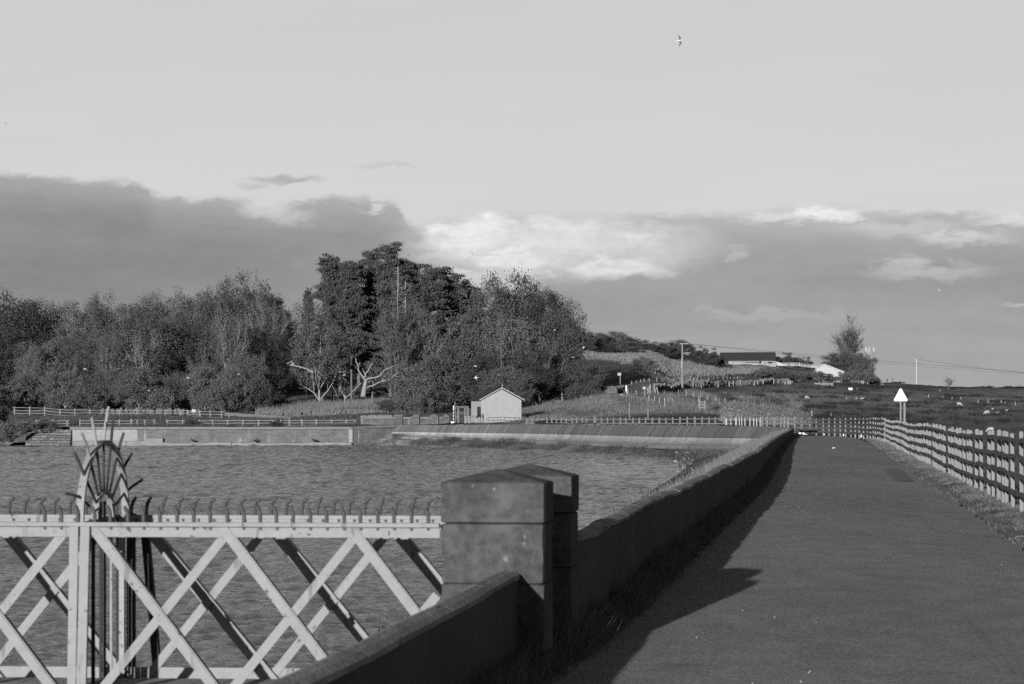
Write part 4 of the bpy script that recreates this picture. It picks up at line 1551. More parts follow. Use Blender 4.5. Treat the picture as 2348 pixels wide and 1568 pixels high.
yl = [(0, 962), (150, 962.2), (300, 962.5), (500, 962), (900, 961)]
lfence('pale rail fence beside the bush, leftmost fence above the stone wall', (250, 365, 463), 298, yl, 1.25, 21)
lfence('pale rail fence above the masonry wall, behind the arched gate', (549, 640, 730, 820, 903), 298, yl, 1.25, 22)
dk = lfence('low dark weathered fence panel between two pale fences above the masonry', (903, 945, 997, 1062), 298.6, [(0, 960.8), (900, 960.8)], 1.25, 23, rm=M['rail'])
lfence('short pale rail fence left of the round bush on the masonry', (1148, 1258), 298, yl, 1.22, 24)
lfence('pale rail fence between the two round bushes above the masonry', (1370, 1462, 1565, 1670, 1778, 1880), 298, yl, 1.22, 25)
lfence('pale rail fence right of the bushes, ending at the stone parapet', (1930, 1990, 2077, 2175, 2280, 2383, 2438), 298.4, yl, 1.2, 26)
lfence('long pale rail fence below the wood, left of the white field gate', (100, 204, 307, 412, 514, 617, 728, 820, 940, 1033, 1135, 1241, 1288), 333, [(30, 932), (100, 932.5), (140, 937), (250, 938.5), (430, 939)], 1.45, 27)
lfence('short pale rail fence right of the white field gate', (1377, 1446, 1524), 333, [(400, 939), (520, 942)], 1.45, 28)


def field_gate(name, label, xa, xb, yt_, yb, D, mt, bars=5, brace_='x', post=True, pw=.16, bw=.07):
    root = thing(name, label, 'gate', P((xa + xb) / 2, yb, D))
    if post:
        for x in (xa, xb):
            m = MB()
            a, b = P(x, yt_ - 1.2, D), P(x, yb + 1, D)
            m.box((a + b) / 2, (pw, pw, a[2] - b[2]))
            m.build('gate_post', mt, root)
    a, b = P(xa + (xb - xa) * .05, yt_, D), P(xb - (xb - xa) * .05, yt_, D)
    c, e = P(xa + (xb - xa) * .05, yb, D), P(xb - (xb - xa) * .05, yb, D)
    nY = np.array((0, 1.0, 0))
    for k in range(bars):
        f = k / (bars - 1)
        m = MB()
        m.bar(a + (c - a) * f, b + (e - b) * f, nY, bw, .04)
        m.build('gate_bar', mt, root)
    for p, q in ((a, c), (b, e)):
        m = MB()
        m.bar(p, q, nY, bw * 1.2, .05, .045)
        m.build('stile', mt, root)
    if brace_ == 'x':
        for p, q in ((a, e), (c, b)):
            m = MB()
            m.bar(p, q, nY, bw * .8, .03, -.05)
            m.build('cross_brace', mt, root)
    elif brace_ == 'v':
        mid = (c + e) / 2
        mid2 = (a + b) / 2
        for p, q in ((a, mid), (mid, b)) if bars > 3 else ((c, mid2), (mid2, e)):
            m = MB()
            m.bar(p, q, nY, bw * .8, .03, -.05)
            m.build('cross_brace', mt, root)
    return root


g = field_gate('field_gate', 'pale wooden gate with crossed braces and a small notice, set in the long fence', L1(1292), L1(1374), 941.5, 954.5, 333, M['post'], 4)
m = MB()
m.box(P(L1(1332), 941.5, 332.8), (.62, .03, .45))
m.build('notice', M['whitewood'], g)
# pipe rail sloping away to the right of that fence
pr = thing('pipe_rail', 'low sloping pipe rail in front of the dry stone wall', 'handrail', P(590, 955, 329))
for dy in (0, 3.2, 6.4):
    m = MB()
    m.tube([P(L1(1545), 946.5 + dy * .8, 332), P(L1(1760), 951.5 + dy * .7, 328), P(L1(2000), 956.5 + dy * .6, 322)], .07, 6)
    m.build('pipe', M['galv'], pr)
for c, y in ((1575, 946.5), (1755, 951), (1945, 955.3)):
    m = MB()
    m.tube([P(L1(c), y - 1, 328.5), P(L1(c), y + 11, 328.5)], .08, 6)
    m.build('upright', M['galv'], pr)


# ------------------------------------------------------------------ dry stone walls
def stone_heap_mesh(m, c, s, r):
    """one rough field stone"""
    v = []
    for a in (-1, 1):
        for b in (-1, 1):
            for e in (-1, 1):
                v.append((c[0] + a * s[0] * r.uniform(.35, .55), c[1] + b * s[1] * r.uniform(.35, .55), c[2] + e * s[2] * r.uniform(.35, .55)))
    m.add(v, [(0, 1, 3, 2), (4, 6, 7, 5), (0, 4, 5, 1), (2, 3, 7, 6), (0, 2, 6, 4), (1, 5, 7, 3)])


def drystone(label, path, h, seed, stone=.38, mt=None, cop=True, broken=0.0):
    r = random.Random(seed)
    root = thing('dry_stone_wall', label, 'stone wall', path[len(path) // 2])
    m, mc = MB(), MB()
    for i in range(len(path) - 1):
        p, q = np.array(path[i]), np.array(path[i + 1])
        L = np.linalg.norm(q - p)
        n = max(1, int(L / (stone * .95)))
        for k in range(n):
            c = p + (q - p) * (k + r.random() * .4) / n
            hh = h * (1 - broken * r.random() ** 2)
            z = 0.0
            while z < hh:
                s = stone * r.uniform(.3, .65)
                stone_heap_mesh(m, c + np.array((r.uniform(-.35, .35) * stone, r.uniform(-.12, .12), z + s / 2)), (stone * r.uniform(1, 1.5), .5, s * 1.25), r)
                z += s
            if cop and r.random() > broken:
                for u in range(2):
                    stone_heap_mesh(mc, c + np.array(((u - .5) * stone * .6 + r.uniform(-.12, .12), 0, z + .08)), (stone * r.uniform(.4, .9), .4, r.uniform(.18, .38)), r)
    m.build('wall_body', mt or M['rubble'], root)
    if mc.n:
        mc.build('coping_stones', mt or M['rubble'], root)
    return root


path = [Gp(x, 337 + (x - 590) * .012) for x in np.linspace(592, 1010, 40)]
for p, x in zip(path, np.linspace(592, 1010, 40)):
    p[2] = ZM(956.5 if x < 700 else 956, p[1])
drystone('long dry stone wall with upright coping below the grassy bank', path, .95, 31)
path = [Gp(x, 337.5) for x in np.linspace(235, 430, 20)]
for p in path:
    p[2] = ZM(953, p[1])
drystone('dry stone wall seen through the rails left of the field gate', path, .85, 32)

# ------------------------------------------------------------------ trees
def leaves(centres, radii, per, size, flat, rng, aspect=1.0, up=0.0):
    """leaf quads scattered in the clumps"""
    out = []
    for c, r, n in zip(centres, radii, per):
        d = rng.normal(size=(n, 3))
        d /= np.linalg.norm(d, axis=1)[:, None]
        rad = r * np.minimum(np.abs(rng.normal(size=n)) * .30 + rng.random(n) ** .6 * .72, 1.5)
        p = c + d * rad[:, None] * np.array((1, 1, flat))
        out.append(p)
    p = np.vstack(out)
    n = len(p)
    a = rng.normal(size=(n, 3))
    if up:
        a = a + np.array((0, 0, up)) * rng.choice((-1, 1), size=(n, 1))
    a /= np.linalg.norm(a, axis=1)[:, None]
    b = np.cross(a, rng.normal(size=(n, 3)))
    b /= np.linalg.norm(b, axis=1)[:, None]
    s = (size * rng.uniform(.6, 1.3, n))[:, None] / 2
    a, b = a * s * aspect, b * s
    v = np.stack([p - a, p - b * .8, p + a, p + b * .8], 1).reshape(-1, 3)
    return v


def limb(m, p0, d, L, r0, rng, seg=5, curve=0.25, up=0.25, n=5):
    pts = [np.array(p0, float)]
    d = d / np.linalg.norm(d)
    for k in range(seg):
        d = d + rng.normal(size=3) * curve * 0.5 + np.array((0, 0, up * .3))
        d /= np.linalg.norm(d)
        pts.append(pts[-1] + d * L / seg)
    m.tube(pts, [max(r0 * (1 - .80 * k / seg), .014) for k in range(seg + 1)], n, cap=False)
    return pts


def proto_broadleaf(seed, H=12.0, Wd=9.0, base=.18, nl=8000, ls=.34, rt=.22, clumps=75, flat=.75, limbs=8, dens=1.0, top=0.5):
    rng = np.random.default_rng(seed)
    t, cs, rs_ = MB(), [], []
    tr = limb(t, (0, 0, -.6), np.array((rng.normal() * .08, rng.normal() * .08, 1)), H * .72, rt, rng, 7, .12, .2, 7)
    cz, rz, rx = H * (base + 1) / 2, H * (1 - base) / 2, Wd / 2

    def env(d):
        a_ = math.atan2(d[1], d[0])
        return 1 + .13 * math.sin(3 * a_ + seed) + .09 * math.sin(5 * a_ + 4 * d[2] + seed * 2) + .08 * math.sin(6 * d[2] + seed)

    def inside(p, lim=1.0):
        q = np.array((p[0] / rx, p[1] / rx, (p[2] - cz) / rz))
        r = np.linalg.norm(q)
        return r < lim * env(q / max(r, 1e-6))
    for i in range(limbs):
        k = 1 + int(i * 4.6 / limbs)
        az_ = i * 2.4 + rng.random()
        el_ = rng.uniform(.3, .9) + .25 * k / 5
        d = np.array((math.cos(az_) * math.cos(el_), math.sin(az_) * math.cos(el_), math.sin(el_)))
        L = rx * rng.uniform(.75, 1.1) * (1.2 - .05 * k)
        pl = limb(t, tr[k], d, L * .98, rt * .62 * (1 - .08 * k), rng, 6, .30, .3)
        for j in (2, 3, 4, 5):
            d2 = rng.normal(size=3) + d * .8 + np.array((0, 0, .4))
            ps = limb(t, pl[j], d2, L * .5, rt * .22, rng, 3, .4, .2, 4)
            for p in (ps[-1], ps[2]):
                if inside(p, 1.06):
                    cs.append(p)
                    rs_.append(Wd * rng.uniform(.07, .12))
    n0 = len(cs)
    for i in range(clumps):
        f = (i + .5) / clumps
        zz_ = 1 - 2 * f
        a_ = i * 2.39996
        q = math.sqrt(max(0, 1 - zz_ * zz_))
        d = np.array((math.cos(a_) * q, math.sin(a_) * q, zz_)) + rng.normal(size=3) * .12
        d /= np.linalg.norm(d)
        e = env(d) * rng.uniform(.70, .98)
        cs.append(np.array((d[0] * rx * e, d[1] * rx * e, cz + d[2] * rz * e)))
        rs_.append(Wd * rng.uniform(.075, .15))
    # thin filling all through the crown
    for i in range(int(clumps * .6)):
        d = rng.normal(size=3)
        d /= np.linalg.norm(d)
        e = env(d) * rng.uniform(.3, 1.0)
        cs.append(np.array((d[0] * rx * e, d[1] * rx * e, cz + d[2] * rz * e)))
        rs_.append(Wd * rng.uniform(.13, .2))
    rs_ = np.array(rs_)
    wgt = rs_ ** 2 * rng.uniform(.5, 1.4, len(rs_))
    wgt[n0 + clumps:] *= .10
    per = (nl * wgt / wgt.sum() * dens).astype(int) + 3
    return t, leaves(cs, rs_, per, ls, flat, rng), 4


def proto_pine(seed, H=20.0, Wd=10.0, crown=.45, nl=9000, rt=.26, lean=0.0):
    rng = np.random.default_rng(seed)
    t, cs, rs_ = MB(), [], []
    tr = limb(t, (0, 0, -.8), np.array((lean, rng.normal() * .03, 1)), H * .95, rt, rng, 10, .07, .25, 7)
    for i in range(46):
        f = 1 - crown + (crown - .01) * ((i + rng.random()) / 46) ** .8
        k = min(int(f * 10 / .95 * .95), 9)
        p = tr[k] + (tr[k + 1] - tr[k]) * rng.random()
        a = i * 2.39996 + rng.random() * .5
        u = (f - (1 - crown)) / crown
        L = Wd / 2 * (rng.uniform(.6, 1.05)) * (1.0 - .62 * u ** 2.0)
        d = np.array((math.cos(a), math.sin(a), .15 + .45 * u))
        pl = limb(t, p, d, L, rt * .32 * (1.1 - .5 * u), rng, 4, .35, .22)
        for j in (1, 2, 3, 4):
            for q in range(2):
                off = rng.normal(size=3) * Wd * np.array((.06, .06, .015))
                cs.append(pl[j] + off + np.array((0, 0, .25)))
                rs_.append(Wd * rng.uniform(.055, .105) * (.8 + .1 * j))
    # bare snags below the crown
    for i in range(6):
        f = rng.uniform(.12, max(.2, 1 - crown))
        k = int(f * 10)
        a = rng.random() * 6.28
        limb(t, tr[k], np.array((math.cos(a), math.sin(a), .1)), Wd * rng.uniform(.1, .28), .05, rng, 3, .3, 0, 4)
    rs_ = np.array(rs_)
    per = (nl * rs_ ** 2 / (rs_ ** 2).sum()).astype(int) + 4
    return t, leaves(cs, rs_, per, .25, .32, rng, 1.3), 4


def proto_twiggy(seed, H=12.0, Wd=7.5, n1=16, up=.8, rt=.16, nl=2500, ls=.24, dens=3, rise=.55):
    """upright crown of many fine twigs"""
    rng = np.random.default_rng(seed)
    t, tw, cs = MB(), [], []
    tr = limb(t, (0, 0, -.5), np.array((rng.normal() * .06, rng.normal() * .05, 1)), H * .6, rt, rng, 6, .15, .2, 6)
    for i in range(n1):
        k = 1 + int(i * 5.5 / n1)
        a = i * 2.4 + rng.random()
        d = np.array((math.cos(a), math.sin(a), up * rng.uniform(.8, 1.8)))
        pl = limb(t, tr[k], d, H * rise * rng.uniform(.6, 1.0), rt * .4, rng, 6, .3, .35, 4)
        for j in range(2, 7):
            for q in range(dens):
                d2 = rng.normal(size=3) * .55 + (pl[j] - pl[j - 1]) / np.linalg.norm(pl[j] - pl[j - 1]) + np.array((0, 0, .3))
                ps = limb(t, pl[j], d2, H * rng.uniform(.10, .2), .03, rng, 3, .4, .3, 3)
                tw.append((ps[1], ps[-1]))
                cs += [ps[-1], ps[2]]
    # finest twigs as slender blades
    v = []
    for p, q in tw:
        for k in range(7):
            s = p + (q - p) * rng.random()
            e = s + (rng.normal(size=3) * .5 + (q - p) / np.linalg.norm(q - p)) * H * rng.uniform(.03, .085)
            w = np.cross(e - s, rng.normal(size=3))
            w = w / np.linalg.norm(w) * .022
            v += [s - w, s + w, e + w * .5, e - w * .5]
    lv = leaves(cs, np.full(len(cs), H * .035), np.full(len(cs), max(1, nl // len(cs))), ls, .9, rng)
    return t, np.vstack([np.array(v), lv]), 4


def proto_shrub(seed, H=4.0, Wd=5.0, nl=4200, ls=.22, clumps=46):
    rng = np.random.default_rng(seed)
    t, cs, rs_ = MB(), [], []
    for i in range(9):
        a = i * 2.4
        pl = limb(t, (rng.normal() * .2, rng.normal() * .2, -.3), np.array((math.cos(a) * .6, math.sin(a) * .6, 1)), H * .75, .05, rng, 4, .35, .1, 4)
        cs += [pl[-1], pl[3]]
        rs_ += [Wd * .13] * 2
    while len(cs) < clumps:
        d = rng.normal(size=3)
        d[2] = abs(d[2])
        d /= np.linalg.norm(d)
        f = rng.uniform(.62, 1.0) * (1 + .14 * math.sin(4 * math.atan2(d[1], d[0]) + seed))
        cs.append(np.array((d[0] * Wd / 2 * f * .9, d[1] * Wd / 2 * f * .9, H * .12 + d[2] * H * .82 * f)))
        rs_.append(Wd * rng.uniform(.07, .15))
    rs_ = np.array(rs_)
    per = (nl * rs_ ** 2 / (rs_ ** 2).sum() * rng.uniform(.6, 1.3, len(rs_))).astype(int) + 3
    return t, leaves(cs, rs_, per, ls, .85, rng), 4


def proto_fork(seed, H=12.0, Wd=8.0, nl=2600):
    """open tree whose pale stems fork low and show through thin leaves"""
    rng = np.random.default_rng(seed)
    t, cs = MB(), []
    tr = limb(t, (0, 0, -.5), np.array((rng.normal() * .12, rng.normal() * .08, 1)), H * .42, .24, rng, 4, .22, .2, 7)
    for i in range(6):
        a = i * 2.4 + rng.random()
        k = 2 + i % 3
        d = np.array((math.cos(a) * .75, math.sin(a) * .45, rng.uniform(.7, 1.3)))
        pl = limb(t, tr[k], d, H * rng.uniform(.42, .6), .13, rng, 6, .32, .3, 6)
        for j in range(2, 7):
            for q in range(2):
                d2 = rng.normal(size=3) * .6 + (pl[j] - pl[j - 1]) / np.linalg.norm(pl[j] - pl[j - 1])
                ps = limb(t, pl[j], d2, H * rng.uniform(.12, .22), .045, rng, 4, .4, .3, 4)
                cs += [ps[-1], ps[3], ps[2]]
    lv = leaves(cs, np.full(len(cs), H * .055), np.full(len(cs), max(1, nl // len(cs))), .2, .9, rng)
    return t, lv, 4


PROTO = {}


def make_proto(key, gen, bark, leafm, H, Wd):
    t, v, k = gen
    tm = t.build('trunk', M[bark], None, smooth=True)
    me_t = tm.data
    bpy.data.objects.remove(tm)
    me_c = fast_mesh('crown', v, None, M[leafm], k)
    PROTO[key] = (me_t, me_c, H, Wd)


make_proto('oak0', proto_broadleaf(1, 12, 11, .16, 26000, .22, clumps=110), 'bark', 'leaf', 12, 11)
make_proto('oak1', proto_broadleaf(2, 12, 10.5, .10, 26000, .22, clumps=110), 'bark', 'leafdark', 12, 10.5)
make_proto('oak2', proto_broadleaf(3, 12, 11.5, .2, 22000, .22, clumps=100), 'palebark', 'leaf', 12, 11.5)
make_proto('ash0', proto_broadleaf(4, 12, 9.5, .20, 13500, .20, .2, 80, .8, 11), 'palebark', 'leafpale', 12, 9.5)
make_proto('ash1', proto_broadleaf(5, 12, 9.5, .26, 10500, .20, .2, 76, .8, 11), 'palebark', 'leaf', 12, 9.5)
make_proto('low0', proto_broadleaf(6, 8, 8, .02, 21000, .19, .16, 95), 'bark', 'leaf', 8, 8)
make_proto('low1', proto_broadleaf(7, 8, 8, .03, 17500, .185, .16, 90), 'palebark', 'leafpale', 8, 8)
make_proto('pine0', proto_pine(11, 20, 11, .58, 20000), 'pinebark', 'needle', 20, 11)
make_proto('pine1', proto_pine(12, 20, 10, .70, 24000), 'pinebark', 'needle', 20, 10)
make_proto('pine2', proto_pine(13, 20, 11, .80, 26000), 'pinebark', 'needle', 20, 11)
make_proto('twig0', proto_twiggy(21), 'palebark', 'twig', 12, 8)
make_proto('twig1', proto_twiggy(22, 12, 6, 20, 2.0, .16, 3200, .22, 4, .62), 'bark', 'twig', 12, 6.5)
make_proto('shrub0', proto_shrub(31), 'bark', 'bush', 4, 5)
make_proto('shrub1', proto_shrub(32, 4, 5, 4600), 'bark', 'leafdark', 4, 5)
make_proto('shrub2', proto_shrub(33, 4, 5, 3800), 'bark', 'leafpale', 4, 5)

make_proto('fork0', proto_fork(41), 'stembark', 'leafpale', 12, 8)
make_proto('fork1', proto_fork(44, nl=1800), 'stembark', 'leaf', 12, 8)
rtree = random.Random(17)


def tree(name, cat, key, x, D, ytop, wpx, label, group=None, z=None, sink=0.0):
    me_t, me_c, H, Wd = PROTO[key]
    p = Gp(x, D)
    if z is not None:
        p[2] = z
    p[2] -= sink
    h = (EYE - (ytop - HY) * D / F) - p[2]
    w = wpx * D / F * {'woodland_tree': 1.32, 'pine_tree': 1.38, 'low_tree': 1.2, 'hilltop_tree': 1.15, 'shrub': 1.12, 'hedge_bush': 1.2}.get(name, 1.0)
    root = thing(name, label, cat, p, group)
    root.scale = (w / Wd, w / Wd * rtree.uniform(.9, 1.1), h / H)
    root.rotation_euler = (0, 0, rtree.uniform(0, 6.28))
    for nm, me in (('trunk', me_t), ('crown', me_c)):
        o = bpy.data.objects.new(nm, me)
        COL.objects.link(o)
        o.parent = root
    return root


WOOD = 'trees of the wood left of the pines'
PINES = 'tall pines of the central clump'
GROVE = 'broadleaved trees right of the pines'
SHR = 'shrubs along the foot of the wood'
for (key, x, D, yt_, w, lab) in [
    ('oak1', -40, 425, 690, 120, 'dark dense tree cut by the left edge at the back of the wood'),
    ('oak1', 35, 425, 682, 110, 'dark round-headed tree second from the left edge, back of the wood'),
    ('oak0', 95, 432, 697, 90, 'lower rounded tree where the wood skyline dips near its left end'),
    ('ash0', 165, 430, 684, 110, 'paler open tree on the skyline left of the first broad crown'),
    ('oak0', 228, 428, 684, 95, 'rounded tree on the wood skyline above the stone corner wall'),
    ('ash1', 290, 425, 690, 90, 'thin-crowned tree on the wood skyline above the masonry left end'),
    ('oak2', 340, 430, 681, 100, 'broad tree on the middle of the wood skyline'),
    ('ash0', 395, 432, 674, 100, 'pale open-topped tree just left of the highest wood crowns'),
    ('oak2', 450, 428, 674, 100, 'large tree on the skyline two crowns left of the wood summit'),
    ('ash1', 500, 425, 672, 90, 'loose-crowned tree immediately left of the wood summit'),
    ('oak0', 548, 430, 641, 105, 'tallest tree of the left wood, rounded twin top against cloud'),
    ('oak1', 605, 420, 664, 110, 'dark tree sloping down from the wood summit to its right end'),
    ('oak1', 640, 415, 712, 76, 'last dark tree at the right-hand end of the wood'),
]:
    tree('woodland_tree', 'tree', key, x, D, yt_, w, lab, WOOD)
tree('bare_tree', 'tree', 'twig0', 606, 396, 672, 80, 'pale bare-branched tree standing before the dark right end of the wood')
for (key, x, D, yt_, w, lab) in [
    ('oak1', -20, 388, 745, 100, 'dark mid-height tree at the left edge in front of the back row'),
    ('oak0', 40, 390, 770, 90, 'mid-row tree with even crown near the left edge of the wood'),
    ('low1', 95, 385, 790, 90, 'pale-leaved mid-row tree above the left rail fence'),
    ('ash0', 140, 392, 765, 80, 'thin pale tree with visible stem, mid-row at the left of the wood'),
    ('oak0', 195, 390, 770, 95, 'leafy mid-row tree above the left end of the masonry'),
    ('ash1', 248, 385, 752, 85, 'slender tree with a pale straight stem in the mid-row'),
    ('oak2', 330, 383, 718, 130, 'spreading tree with pale forked limbs in the middle of the wood'),
    ('oak1', 300, 396, 760, 90, 'dark tree behind the pale forked spreading tree'),
    ('oak1', 400, 398, 735, 95, 'dark tree filling the gap right of the forked spreading tree'),
    ('low0', 440, 385, 780, 95, 'bushy mid-row tree below the skyline left of the summit'),
    ('ash0', 523, 385, 720, 95, 'open tree with fanned pale branches below the wood summit'),
    ('oak1', 480, 396, 745, 90, 'dark tree behind the fanned pale branches'),
    ('oak1', 575, 392, 762, 90, 'dark mid-row tree under the wood summit'),
    ('oak1', 622, 388, 770, 84, 'dark tree low at the right end of the wood'),
]:
    tree('woodland_tree', 'tree', key, x, D, yt_, w, lab, WOOD)
for (key, x, D, yt_, w, lab) in [
    ('shrub1', -15, 352, 890, 90, 'dark shrub at the left edge above the fence'),
    ('shrub0', 40, 356, 868, 95, 'broad shrub at the foot of the wood behind the first fence posts'),
    ('low0', 85, 360, 840, 90, 'bushy low tree behind the second bay of the long fence'),
    ('low1', 150, 358, 850, 95, 'pale bushy low tree at the wood foot left of the arched gate'),
    ('shrub0', 205, 350, 885, 80, 'rounded shrub at the wood foot behind the gate spikes'),
    ('low0', 250, 358, 845, 90, 'leafy low tree at the wood foot above the pale masonry'),
    ('low1', 318, 352, 838, 105, 'light low tree with thin pale stems above the pale fence'),
    ('shrub2', 375, 348, 880, 70, 'pale shrub at the wood foot left of the field gate'),
    ('low0', 412, 354, 850, 85, 'bushy low tree right behind the field gate'),
    ('low1', 470, 352, 838, 90, 'pale upright low tree right of the field gate'),
    ('shrub2', 515, 347, 876, 70, 'pale shrub behind the start of the dry stone wall'),
    ('low1', 563, 350, 808, 84, 'tall pale sapling in full leaf near the right end of the wood'),
    ('shrub1', 600, 350, 880, 70, 'dark shrub at the right end of the wood foot'),
    ('shrub1', 640, 356, 905, 50, 'small dark shrub where the wood meets the pale grass'),
]:
    tree('shrub' if key.startswith('shrub') else 'low_tree', 'shrub' if key.startswith('shrub') else 'tree', key, x, D, yt_, w, lab, SHR)

for (key, x, D, yt_, w, lab) in [
    ('fork0', 335, 368, 745, 95, 'pale tree forking low into two thick limbs in the middle of the wood'),
    ('fork1', 243, 366, 745, 60, 'slim pale stem with thin branches left of the low-forking tree'),
    ('fork1', 165, 364, 800, 60, 'small pale branching tree low at the left of the wood'),
    ('fork0', 522, 368, 690, 85, 'tree with a fan of pale upper branches under the wood summit'),
    ('fork1', 450, 364, 800, 60, 'bent pale stem low in front of the wood right of its middle'),
    ('fork0', 590, 364, 800, 50, 'short pale stump-like tree near the right end of the wood'),
    ('fork1', 60, 366, 790, 60, 'thin pale branching tree near the left edge of the wood'),
]:
    tree('forked_tree', 'tree', key, x, D, yt_, w, lab, 'pale forked trees along the front of the wood')
for (key, x, D, yt_, w, lab) in [
    ('fork0', 1150, 327, 750, 100, 'pale branching tree in front of the grove left of the hut ridge'),
    ('fork1', 1240, 326, 770, 90, 'pale branching tree in front of the grove right of the hut'),
    ('fork1', 1040, 330, 800, 80, 'pale branching low tree between the dead tree and the hut'),
    ('fork1', 1290, 330, 790, 80, 'pale branching tree at the right front of the grove'),
]:
    tree('forked_tree', 'tree', key, x, D, yt_, w, lab, 'pale forked trees in front of the grove')

# the pine clump
for (key, x, D, yt_, w, lab) in [
    ('pine0', 764, 372, 588, 92, 'leftmost tall pine with a wide flat top leaning left'),
    ('pine1', 806, 366, 580, 85, 'second tall pine from the left in the clump'),
    ('pine2', 852, 378, 574, 90, 'full pine left of the tallest one'),
    ('pine2', 893, 370, 560, 95, 'tallest pine at the top of the clump'),
    ('pine1', 948, 374, 580, 88, 'pine right of the tallest with a stepped outline'),
    ('pine2', 990, 368, 608, 90, 'dark full pine on the right shoulder of the clump'),
    ('pine2', 1042, 374, 616, 96, 'flat-topped pine at the right end of the clump'),
    ('pine2', 1085, 380, 648, 84, 'lower dark pine between the clump and the broadleaved grove'),
    ('pine0', 702, 384, 664, 34, 'small pine tip peeping out at the left end of the clump'),
    ('pine2', 915, 388, 640, 100, 'dark pine hidden deep inside the clump'),
    ('pine2', 850, 392, 650, 90, 'dark inner pine behind the lit bare trunk'),
]:
    tree('pine_tree', 'pine', key, x, D, yt_, w, lab, PINES)
tree('birch_tree', 'tree', 'ash0', 733, 366, 688, 135, 'pale-stemmed tree with a broad light crown left of the pines')
tree('birch_tree', 'tree', 'ash1', 790, 372, 700, 95, 'light leafy tree in front of the left pines')
tree('bare_tree', 'tree', 'twig1', 898, 352, 708, 105, 'fine-twigged bare tree in front of the middle of the pines')
tree('bare_tree', 'tree', 'twig0', 965, 356, 700, 100, 'pale leaning bare tree low in front of the right pines')


def pole_tree(label, x, y0, y1, D, r, snags, seed, mt='pinebark', z0=None):
    rng = np.random.default_rng(seed)
    m = MB()
    p, q = P(x, y0, D), P(x + 1.5, y1, D)
    pts = [p + (q - p) * f + np.array((rng.normal() * .05, 0, 0)) for f in np.linspace(0, 1, 7)]
    m.tube(pts, [r * (1 - .5 * f) for f in np.linspace(0, 1, 7)], 8)
    root = thing('pine_pole', label, 'tree', p)
    m.build('trunk', M[mt], root, smooth=True)
    if snags:
        m = MB()
        for i in range(snags):
            f = .25 + .75 * i / snags
            a = rng.random() * 6.28
            L = 2.6 * (1.1 - f * .7) * rng.uniform(.6, 1.1)
            limb(m, p + (q - p) * f, np.array((math.cos(a), math.sin(a) * .4, .12)), L, .045, rng, 4, .25, .1, 4)
        m.build('dead_branches', M[mt], root)
    return root


pole_tree('bare straight pine trunk lit by the sun, thickest of the poles', 779, 898, 800, 369, .36, 0, 1)
pole_tree('thinner lit trunk just right of the thick lit pine pole', 799, 872, 790, 378, .30, 0, 2)
pole_tree('dark shaded trunk left of the dead white tree', 823, 884, 790, 372, .36, 0, 3, 'bark')
pole_tree('dead pine pole, the left one of two pale poles high in the clump', 911, 880, 610, 360, .15, 34, 4, 'palebark')
pole_tree('dead pine pole with comb-like branches, right of two pale poles', 928, 880, 645, 357, .19, 46, 5, 'palebark')

# dead white tree: limbs laid out as in the picture, then given depth
Z6 = lambda cx, cy: ((cx / 2.614 + 1050) / 1.636, (cy / 2.614 + 900) / 1.636)
dead = thing('dead_tree', 'bleached dead tree with broken spreading limbs at the edge of the pines', 'tree', P(*Z6(822, 1515), 347))
for pts_, r0, dz in [([(815, 1540), (825, 1470), (838, 1400), (840, 1360)], .50, 0), ([(838, 1390), (815, 1345), (790, 1310), (765, 1270), (770, 1235), (748, 1200), (743, 1160)], .26, -.8),
                     ([(832, 1350), (840, 1310), (865, 1280), (885, 1240), (900, 1215), (928, 1178)], .22, .6), ([(835, 1320), (815, 1280), (805, 1250)], .12, 1.0),
                     ([(842, 1375), (880, 1355), (930, 1350), (975, 1335), (1000, 1300), (1035, 1265), (1075, 1255), (1112, 1232)], .20, -1.2), ([(840, 1400), (880, 1388), (932, 1378)], .13, 1.0),
                     ([(832, 1470), (860, 1440), (910, 1430), (960, 1400), (1000, 1385), (1015, 1345), (1045, 1322)], .24, 1.2), ([(1060, 1372), (1110, 1340), (1145, 1305), (1190, 1272), (1240, 1258), (1300, 1248)], .15, -.6),
                     ([(1150, 1305), (1230, 1285), (1310, 1270), (1360, 1245)], .10, .4), ([(1125, 1340), (1190, 1333), (1265, 1338)], .09, 1.2), ([(1000, 1385), (1060, 1372)], .18, .3)]:
    m = MB()
    pp = []
    n_ = len(pts_)
    for i, (a, b) in enumerate(pts_):
        x, y = Z6(a, b)
        pp.append(P(x, y, 347 + dz * i / n_ * 1.4))
    m.tube(pp, [(r0 if r0 == .5 else r0 * .72) * (1 - .6 * i / (n_ - 1)) for i in range(n_)], 7)
    m.build('trunk' if r0 == .5 else 'limb', M['dead'], dead, smooth=True)
fall = thing('fallen_branch', 'pale fallen branch sloping down to the light tree left of the pines', 'branch', P(690, 868, 364))
m = MB()
m.tube([P(*Z6(100, 1225), 366), P(*Z6(190, 1242), 365), P(*Z6(260, 1265), 364), P(*Z6(325, 1300), 364)], [.10, .13, .16, .2], 6)
m.tube([P(*Z6(60, 1215), 366), P(*Z6(110, 1190), 366), P(*Z6(140, 1215), 366)], [.06, .08, .1], 5)
m.build('fallen_limb', M['palebark'], fall)

